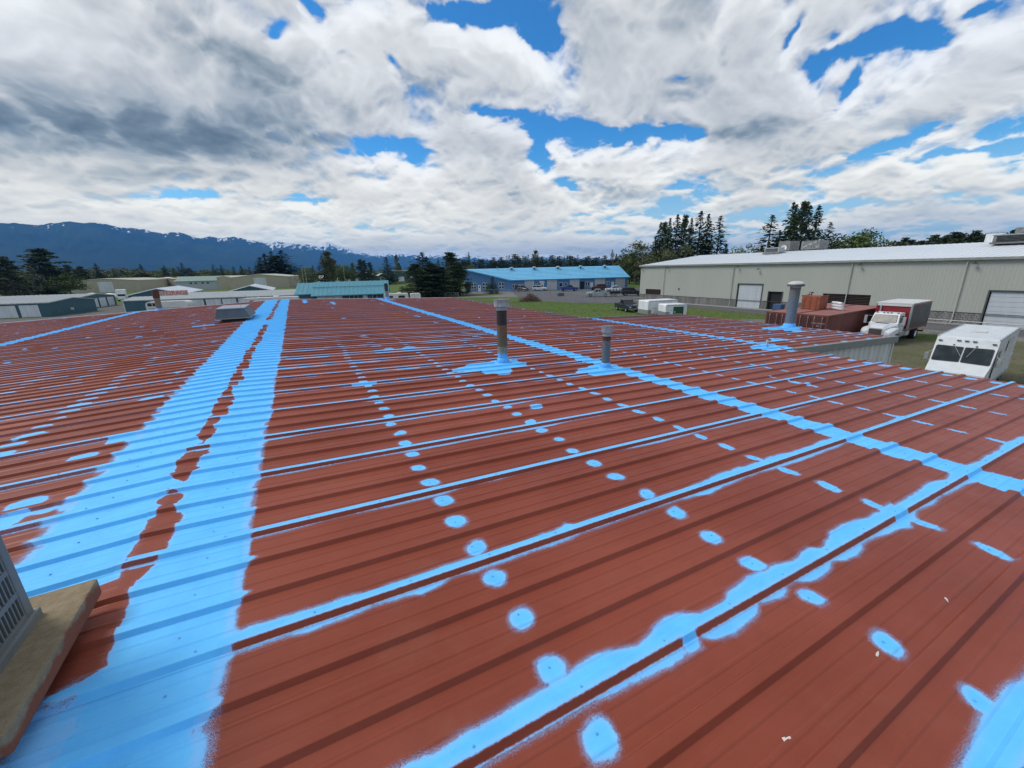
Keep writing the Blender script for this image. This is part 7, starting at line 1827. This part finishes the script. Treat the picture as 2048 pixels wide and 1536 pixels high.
# brush pile
bp = thing('brush_pile', 'heap of brown cut branches on the green field', 'brush pile', (*G(1060, 602.5), 0))
g_ = random.Random(9); b = MB()
for i in range(520):
    a = g_.uniform(0, 6.28); r_ = 2.3 * g_.random() ** 0.7; z = max(0.05, 1.75 * (1 - (r_ / 2.4) ** 1.5) * g_.random())
    p = Vector((r_ * math.cos(a), r_ * math.sin(a), z)); d_ = Vector((g_.uniform(-1, 1), g_.uniform(-1, 1), g_.uniform(-0.25, 0.45))).normalized() * g_.uniform(0.4, 0.95)
    q0, q1 = p - d_, p + d_; q0.z = max(q0.z, 0.02); q1.z = max(q1.z, 0.03)
    b.tube([tuple(q0), tuple(q1)], g_.uniform(0.015, 0.05), 4, 0.008)
o = b.build('branches', mat('dry_branches', (0.145, 0.085, 0.06), 0.9, var=0.35, vscale=2), bp); o['kind'] = 'stuff'
# fences, posts and small things along the road
def fence(name, label, pts, h=1.2, every=3.0, m_=None, rails=(1.0,), mesh_=True, cat='fence'):
    t = thing(name, label, cat, (pts[0][0], pts[0][1], 0)); O = Vector((pts[0][0], pts[0][1], 0)); m_ = m_ or galv()
    for P, Q in zip(pts, pts[1:]):
        P, Q = Vector((*P, 0)) - O, Vector((*Q, 0)) - O; L = (Q - P).length; n = max(1, round(L / every))
        for i in range(n + 1):
            p = P.lerp(Q, i / n); MB().tube([tuple(p), tuple(p + Vector((0, 0, h)))], 0.035, 6).build('post', m_, t)
        b = MB()
        for f in rails: b.tube([tuple(P + Vector((0, 0, h * f - 0.02))), tuple(Q + Vector((0, 0, h * f - 0.02)))], 0.022, 5)
        b.build('rail', m_, t)
        if mesh_:
            b = MB(); k = int(L / 0.35); u = (Q - P) / L
            for i in range(k):
                for s_ in (0, 1):
                    a = P + u * (0.35 * i + (0.35 if s_ else 0)) + Vector((0, 0, 0.05)); c = P + u * (0.35 * i + (0 if s_ else 0.35)) + Vector((0, 0, h - 0.05))
                    b.tube([tuple(a), tuple(c)], 0.004, 3)
            o = b.build('wire_mesh', m_, t); o['kind'] = 'stuff'
    return t
fence('chain_link_fence', 'thin chain link fence between the field and the road by the blue building', [G(965, 588.5), G(1040, 592.5), G(1100, 596), G(1190, 603), G(1290, 613)], 1.5, 3.0)
fence('pole_fence', 'pale two rail fence left of the blue building', [G(868, 594), G(903, 595), G(917, 594.5)], 1.25, 2.0, mat('bleached_wood', (0.42, 0.40, 0.35), 0.8), (1.0, 0.5), False)
fence('wall_side_fence', 'low light fence in front of the left end of the blue wall', [G(925, 584.8), G(1000, 584.4), G(1062, 583.2)], 0.8, 3.0, mat('bleached_wood', (0, 0, 0)), (1.0,), False)
for (x_, y_, nm, lb, w_, h_) in ((873.5, 589.5, 'sign_board', 'small square white sign on two legs in front of the dark evergreens', 0.9, 0.75), (916.5, 586.5, 'sign_board', 'pale square sign on a post left of the blue building', 0.9, 0.75)):
    P = G(x_, y_); t = thing(nm, lb, 'sign', (P[0], P[1], 0), -0.3)
    MB().box(-w_ / 2, w_ / 2, -0.03, 0.03, 0.85, 0.85 + h_).build('panel', mat('weathered_cream', (0.48, 0.46, 0.38), 0.7), t)
    for q in (-w_ / 2 + 0.08, w_ / 2 - 0.08): MB().box(q - 0.04, q + 0.04, 0.03, 0.10, 0, 1.5).build('post', MATS['bleached_wood'], t)
P = G(994, 586.5); t = thing('boulder', 'round tan boulder beside the road by the blue building', 'rock', (P[0], P[1], 0))
b = MB(); vs = []; b.lathe([(0.32, 0.0), (0.45, 0.2), (0.40, 0.45), (0.2, 0.62), (0.0, 0.66)], 9); b.build('rock', mat('tan_rock', (0.30, 0.24, 0.16), 0.9, bump=0.03, bscale=4), t, True)
P = G(1121, 592); t = thing('utility_box', 'low dark grey utility box at the edge of the asphalt', 'utility box', (P[0], P[1], 0), -0.3)
MB().bbox(-0.85, 0.85, -0.4, 0.4, 0, 0.7, 0.04).build('housing', mat('utility_green', (0.07, 0.09, 0.08), 0.6), t); MB().bbox(-0.9, 0.9, -0.45, 0.45, 0.7, 0.78, 0.03).build('lid', mat('utility_green', (0, 0, 0)), t)
# power poles among the trees
for i, (x_, yt, d_, lb) in enumerate(((603, 536, 210, 'left of two bleached power poles behind the teal roof'), (608.5, 533, 212, 'right of two bleached power poles behind the teal roof'), (686, 532, 240, 'single thin power pole left of the green gabled shop'), (1227, 503, 185, 'thin metal pole behind the right end of the blue roof'))):
    p = D(x_, yt, d_); t = thing('power_pole', lb, 'pole', (p[0], p[1], 0)); MB().tube([(0, 0, 0), (0, 0, p[2])], 0.17 if i < 3 else 0.08, 8, 0.11 if i < 3 else 0.06).build('pole', mat('pole_wood', (0.30, 0.26, 0.20), 0.9), t)
    if i < 3: MB().box(-0.9, 0.9, -0.06, 0.06, p[2] - 0.8, p[2] - 0.66).build('crossarm', MATS['pole_wood'], t)
# ------------------------------------------------------------------ things standing on the red roof
def flue_mat(name, bands, top_dark=None):
    """painted and rusted flue: colour bands by height with ragged edges"""
    mt = bpy.data.materials.new(name); mt.use_nodes = True; w = NT(mt.node_tree); b = w.n['Principled BSDF']
    co = w.new('ShaderNodeTexCoord').outputs['Object']; z = w.xyz(co)[2]
    mp = w.new('ShaderNodeMapping'); mp.inputs['Scale'].default_value = (1, 1, 0.25); w.l.new(co, mp.inputs[0])
    n = w.noise(mp.outputs[0], 14, 5, 0.65); n2 = w.noise(co, 30, 4, 0.7); n3 = w.noise(mp.outputs[0], 30, 4, 0.7)
    c = None
    for (h0, soft, jag, ca, cb) in bands:
        col = w.mix(w.ramp(n2, 0.35, 0.65), ca, cb); col = w.mix(w.ramp(n3, 0.55, 0.75, 0, 0.5), col, tuple(v * 0.55 for v in ca))
        if c is None: c = col
        else:
            zz_ = w.math('ADD', z, w.math('MULTIPLY', w.math('SUBTRACT', n, 0.5), jag)); c = w.mix(w.ramp(zz_, h0 - soft, h0 + soft), c, col)
    w.l.new(c, b.inputs['Base Color']); b.inputs['Roughness'].default_value = 0.65; b.inputs['Specular IOR Level'].default_value = 0.3
    bn = w.new('ShaderNodeBump'); bn.inputs['Strength'].default_value = 0.4; bn.inputs['Distance'].default_value = 0.003; w.l.new(n2, bn.inputs['Height']); w.l.new(bn.outputs[0], b.inputs['Normal'])
    return mt
PB = (0.10, 0.42, 0.82); PB2 = (0.12, 0.46, 0.88)
zinc = mat('zinc_cap', (0.34, 0.35, 0.34), 0.5, metal=0.3, var=0.15, vscale=12, dirt=(0.30, 0.29, 0.26), dscale=6, damt=0.5)
def flue(name, label, x, y, r, h, m_, cap='band', boot=0.12, capr=1.4, caph=0.13, foot=0.0, boot_m=None):
    t = thing(name, label, 'flue pipe', (x, y, rz(x) - 0.01))
    b = MB(); b.lathe([(r, 0.0), (r, h - caph - 0.10), (r * 1.02, h - caph - 0.10), (r * 1.02, h - caph - 0.085), (r, h - caph - 0.085), (r, h - caph * 0.6)], 28)
    b.build('pipe', m_, t, True)
    b = MB(); b.lathe([(r * 2.0, 0.0), (r * 1.75, 0.035), (r * 1.30, 0.05), (r * 1.22, boot * 0.7), (r * 1.12, boot), (r * 1.01, boot + 0.012)], 28, cap=False); b.build('boot', boot_m or blue_m(), t, True)
    b = MB(); b.lathe([(r * 1.30, 0.056), (r * 1.34, 0.066), (r * 1.30, 0.076)], 28, cap=False); b.build('boot_clamp', boot_m or blue_m(), t, True)
    zc = h - caph
    if cap == 'band':
        b = MB(); b.lathe([(r * 1.04, zc - 0.07), (r * 1.04, zc - 0.015), (r * 1.10, zc - 0.012), (r * 1.10, zc + 0.0), (r * 0.98, zc + 0.0)], 28, cap=False); b.build('collar', zinc, t, True)
        R_ = r * capr
        b = MB(); b.lathe([(R_, zc), (R_ * 1.02, zc + 0.004), (R_, zc + 0.012), (R_, zc + caph * 0.9), (R_ * 1.05, zc + caph), (R_ * 0.97, zc + caph), (R_ * 0.97, zc), (R_, zc)], 30, cap=False); c_ = b.build('cap_band', zinc, t, True)
        b = MB(); b.lathe([(R_ * 0.80, zc + caph * 0.93), (R_ * 0.76, zc + caph * 0.99), (0.0, zc + caph * 1.02)], 28); b.build('cap_lid', mat('cap_inside', (0.16, 0.16, 0.155), 0.6, metal=0.3), c_, True)
        for k in range(4):
            a = k * math.pi / 2 + 0.5; b = MB(); b.box(-0.012, 0.012, -0.003, 0.003, 0, caph * 1.0); o = b.build('cap_strap', zinc, c_); o.location = (math.cos(a) * (R_ + 0.002), math.sin(a) * (R_ + 0.002), zc); o.rotation_euler = (0, 0, a + math.pi / 2)
        b = MB(); b.box(-0.004, 0.004, R_ - 0.001, R_ + 0.006, zc, zc + caph); b.build('cap_seam', zinc, c_)
    elif cap == 'mushroom':
        R_ = r * capr
        b = MB(); b.lathe([(r * 1.08, zc - 0.05), (r * 1.12, zc)], 28, cap=False); b.build('collar', zinc, t, True)
        b = MB(); b.lathe([(R_ * 0.72, zc), (R_ * 0.72, zc + caph * 0.40)], 28, cap=False); b.build('cap_throat', black_plastic(), t, True)
        b = MB(); b.lathe([(R_, zc + 0.0), (R_, zc + 0.075), (R_ * 0.97, zc + 0.075), (R_ * 0.97, zc)], 30, cap=False); b.build('cap_skirt', mat('skirt_grey', (0.10, 0.10, 0.10), 0.6), t, True)
        b = MB(); b.lathe([(R_ * 0.99, zc + 0.075), (R_ * 0.93, zc + 0.11), (R_ * 0.72, zc + 0.15), (R_ * 0.4, zc + 0.175), (0.0, zc + 0.182)], 30); b.build('cap_dome', mat('dome_pale', (0.50, 0.49, 0.46), 0.5, dirt=(0.35, 0.33, 0.3), dscale=5, damt=0.5), t, True)
    return t
flue('flue_pipe', 'tall rusty flue with black upper part and banded metal cap, centre of the roof', 3.43, 7.00, 0.098, 1.27,
     flue_mat('flue_rust_black', [(0, 0, 0, PB, PB2), (0.22, 0.05, 0.22, (0.19, 0.175, 0.14), (0.25, 0.235, 0.19)), (0.36, 0.02, 0.04, (0.105, 0.080, 0.045), (0.15, 0.108, 0.062)), (0.62, 0.08, 0.10, (0.17, 0.075, 0.035), (0.15, 0.10, 0.06)), (0.78, 0.015, 0.02, (0.030, 0.024, 0.024), (0.048, 0.036, 0.034))]), capr=1.47, caph=0.135)
b = MB(); b.lathe([(0.006, 0), (0.006, 0.05)], 8); o = b.build('drip', mat('white_wrap', (0.72, 0.72, 0.72), 0.5)); 
o.location = (3.56, 6.93, rz(3.56) + 0.05); tag(o, 'tiny white capped stud beside the foot of the tall rusty flue', 'stud'); o.name = 'stud'
flue('flue_pipe', 'shorter blue grey flue with rust below its cap, right of the tall one', 5.02, 5.79, 0.078, 0.83,
     flue_mat('flue_bluegrey', [(0, 0, 0, (0.10, 0.115, 0.125), (0.15, 0.165, 0.175)), (0.56, 0.015, 0.05, (0.085, 0.028, 0.016), (0.13, 0.04, 0.022))]), capr=1.30, caph=0.12, boot_m=None)
flue('flue_pipe', 'thick blue grey flue with pale mushroom cap on the far right wing', 16.05, 8.43, 0.165, 1.53,
     flue_mat('flue_blue_steel', [(0, 0, 0, (0.11, 0.13, 0.15), (0.17, 0.20, 0.23)), (1.16, 0.05, 0.08, (0.14, 0.14, 0.135), (0.17, 0.16, 0.14))]), 'mushroom', capr=1.62, caph=0.02, boot=0.16)
t = flue('vent_stub', 'small pale vent stub on the blue seam above the wing wall', 10.42, 5.93, 0.030, 0.30, mat('stub_cream', (0.50, 0.48, 0.40), 0.6), 'none', boot=0.10)
t['category'] = 'vent pipe'
flue('flue_pipe', 'far flue with black top and blue foot at the end of the blue lap line', 5.53, 29.38, 0.125, 1.22,
     flue_mat('flue_far', [(0, 0, 0, PB, PB2), (0.22, 0.05, 0.1, (0.20, 0.19, 0.18), (0.26, 0.25, 0.24)), (0.62, 0.02, 0.02, (0.035, 0.033, 0.033), (0.05, 0.047, 0.045))]), 'none', capr=1.25, boot=0.18)
t = flue('flue_pipe', 'rusty brown flue with dark top beside the STORAGE sign', -7.36, 31.0, 0.145, 1.15,
     flue_mat('flue_left', [(0, 0, 0, (0.17, 0.13, 0.09), (0.24, 0.19, 0.13)), (0.72, 0.02, 0.03, (0.05, 0.035, 0.03), (0.07, 0.05, 0.04))]), 'none', boot=0.12)
b = MB(); b.lathe([(0.150, 0.72), (0.165, 0.74), (0.165, 1.12), (0.150, 1.15)], 20, cap=False); b.build('cap_sleeve', mat('dark_rust', (0.08, 0.03, 0.02), 0.8), t, True)

# galvanised hood over a roof opening
cu = thing('roof_hood', 'grey sheet metal hood standing on the left roof slope beside the ridge', 'roof hood', (-2.22, 18.9, rz(-2.22)), 0.0, s=0.92)
b = MB(); b.box(-0.42, 0.42, -0.88, 1.05, 0.0, 0.20); b.build('curb', mat('dark_curb', (0.04, 0.035, 0.035), 0.7), cu)
hm_ = mat('hood_grey', (0.085, 0.108, 0.125), 0.6, metal=0.0, var=0.12, vscale=3, dirt=(0.065, 0.08, 0.095), dscale=1.5, damt=0.5, streak=True)
def frust(b, x0, x1, y0, y1, z0, X0, X1, Y0_, Y1_, z1):
    b.add([(x0, y0, z0), (x1, y0, z0), (x1, y1, z0), (x0, y1, z0), (X0, Y0_, z1), (X1, Y0_, z1), (X1, Y1_, z1), (X0, Y1_, z1)], [(0, 1, 5, 4), (1, 2, 6, 5), (2, 3, 7, 6), (3, 0, 4, 7), (4, 5, 6, 7), (0, 3, 2, 1)])
b = MB(); frust(b, -0.60, 0.60, -1.12, 1.22, 0.185, -0.50, 0.42, -1.00, 1.00, 0.53); b.build('hood', hm_, cu)
b = MB(); b.box(-0.62, 0.62, -1.14, 1.24, 0.150, 0.184); b.build('drip_edge', mat('hood_edge', (0.30, 0.24, 0.18), 0.5), cu)
b = MB(); b.box(-0.53, 0.45, -1.03, 1.03, 0.53, 0.565); b.build('lid', mat('hood_lid', (0.27, 0.30, 0.33), 0.45, metal=0.3), cu)
for (x_, y_) in ((-0.50, -1.0), (-0.20, 0.95), (0.32, -0.92), (0.36, 0.95)): MB().tube([(x_, y_, 0.5), (x_, y_, 0.98)], 0.006, 5).build('rod', mat('rod_grey', (0.22, 0.21, 0.20), 0.5), cu)

# air conditioner on its slab in the lower left corner
slab = thing('concrete_pad', 'tan concrete pad with red overspray on its edge in the lower left corner', 'pad', (-1.55, 2.03, rz(-1.55)), 0.03)
sm_ = mat('tan_concrete', (0.27, 0.215, 0.135), 0.9, var=0.12, vscale=18, bump=0.003, bscale=70, dirt=(0.21, 0.165, 0.105), dscale=6, damt=0.6)
bm = bmesh.new(); bmesh.ops.create_grid(bm, x_segments=30, y_segments=30, size=0.5)
me = bpy.data.meshes.new('pad_slab')
b = MB(); b.bbox(-0.46, 0.46, -0.40, 0.42, 0.105, 0.195, 0.012); 
pm = bpy.data.materials.new('pad_concrete_oversprayed'); pm.use_nodes = True; w = NT(pm.node_tree); bs = w.n['Principled BSDF']
co = w.new('ShaderNodeTexCoord').outputs['Object']; n1 = w.noise(co, 20, 5, 0.7); n2 = w.noise(co, 7, 4, 0.6); n3 = w.noise(co, 160, 3, 0.7)
xx, yy, zz = w.xyz(co)
c = w.mix(w.ramp(n1, 0.3, 0.7), (0.22, 0.172, 0.105), (0.30, 0.240, 0.155)); c = w.mix(w.ramp(n3, 0.62, 0.72, 0, 0.6), c, (0.14, 0.11, 0.07)); c = w.mix(w.ramp(n3, 0.30, 0.38, 0.5, 0), c, (0.40, 0.34, 0.25))
edge = w.math('MULTIPLY', w.ramp(w.math('ADD', w.math('MULTIPLY', zz, -1.0), w.math('MULTIPLY', w.math('SUBTRACT', n2, 0.5), 0.16)), -0.185, -0.155), w.ramp(xx, 0.40, 0.45))
c = w.mix(w.math('MULTIPLY', edge, 0.85), c, (0.25, 0.065, 0.035))
w.l.new(c, bs.inputs['Base Color']); bs.inputs['Roughness'].default_value = 0.92; bs.inputs['Specular IOR Level'].default_value = 0.2
bn = w.new('ShaderNodeBump'); bn.inputs['Strength'].default_value = 0.7; bn.inputs['Distance'].default_value = 0.004; w.l.new(w.math('ADD', n1, n3), bn.inputs['Height']); w.l.new(bn.outputs[0], bs.inputs['Normal'])
b.build('slab', pm, slab)
for y_ in (-0.27, 0.25): MB().bbox(-0.42, 0.36, y_ - 0.045, y_ + 0.045, 0.035, 0.105, 0.006).build('sleeper', mat('red_painted_wood', (0.16, 0.05, 0.03), 0.8), slab)
ac = thing('air_conditioner', 'grey outdoor air conditioner with slotted side standing on the concrete pad', 'air conditioner', (-1.60, 1.93, rz(-1.6) + 0.192), 0.03)
am = mat('ac_grey', (0.165, 0.178, 0.172), 0.5, var=0.08, vscale=6, dirt=(0.12, 0.122, 0.112), dscale=4, damt=0.4, bump=0.0006, bscale=150)
X1, Y0_, Y1_, H_ = 0.365, -0.42, 0.335, 0.78
b = MB()
b.box(-0.36, X1 - 0.03, Y0_ + 0.01, Y1_ - 0.01, 0.02, H_ - 0.02); b.build('inner_coil', dark(), ac)
for xa_, ya_ in ((X1 - 0.05, Y1_ - 0.05), (X1 - 0.05, Y0_), (-0.37, Y1_ - 0.05), (-0.37, Y0_)): MB().bbox(xa_, xa_ + 0.05, ya_, ya_ + 0.05, 0.0, H_, 0.008).build('corner_post', am, ac)
b = MB()
b.box(-0.32, X1 - 0.05, Y1_ - 0.012, Y1_ - 0.004, 0.0, H_ - 0.01); b.build('rear_panel', am, ac); MB().box(-0.32, X1 - 0.05, Y0_ + 0.004, Y0_ + 0.012, 0.0, H_ - 0.01).build('front_panel', am, ac)
MB().bbox(-0.39, X1 + 0.02, Y0_ - 0.02, Y1_ + 0.02, H_ - 0.02, H_ + 0.03, 0.012).build('lid', am, ac)
MB().bbox(-0.385, X1 + 0.015, Y0_ - 0.015, Y1_ + 0.015, -0.004, 0.045, 0.008).build('base_rail', am, ac)
nb = 6; z0_, z1_ = 0.055, H_ - 0.04
gp = MB()
for i in range(nb + 1):
    z = z0_ + (z1_ - z0_) * i / nb; gp.box(X1 - 0.012, X1 - 0.002, Y0_ + 0.05, Y1_ - 0.05, z - 0.012, z + 0.012)
gr_ = gp.build('grille_rail', am, ac)
ns = 27
for r_ in range(nb):
    for i in range(ns):
        y = Y0_ + 0.055 + (Y1_ - Y0_ - 0.11) * i / (ns - 1); za, zb = z0_ + (z1_ - z0_) * r_ / nb + 0.012, z0_ + (z1_ - z0_) * (r_ + 1) / nb - 0.012
        if i == 0 and r_ == 0:
            sme = MB().box(-0.004, 0.004, -0.0042, 0.0042, 0, zb - za).mesh('slat', am)
        link('slat', sme, gr_, loc=(X1 - 0.008, y, za))
b = MB(); b.tube([(0.25, -0.44, 0.06), (0.30, -0.6, 0.05), (0.4, -0.9, -0.15)], 0.012, 8); b.build('conduit', grey_trim, ac)
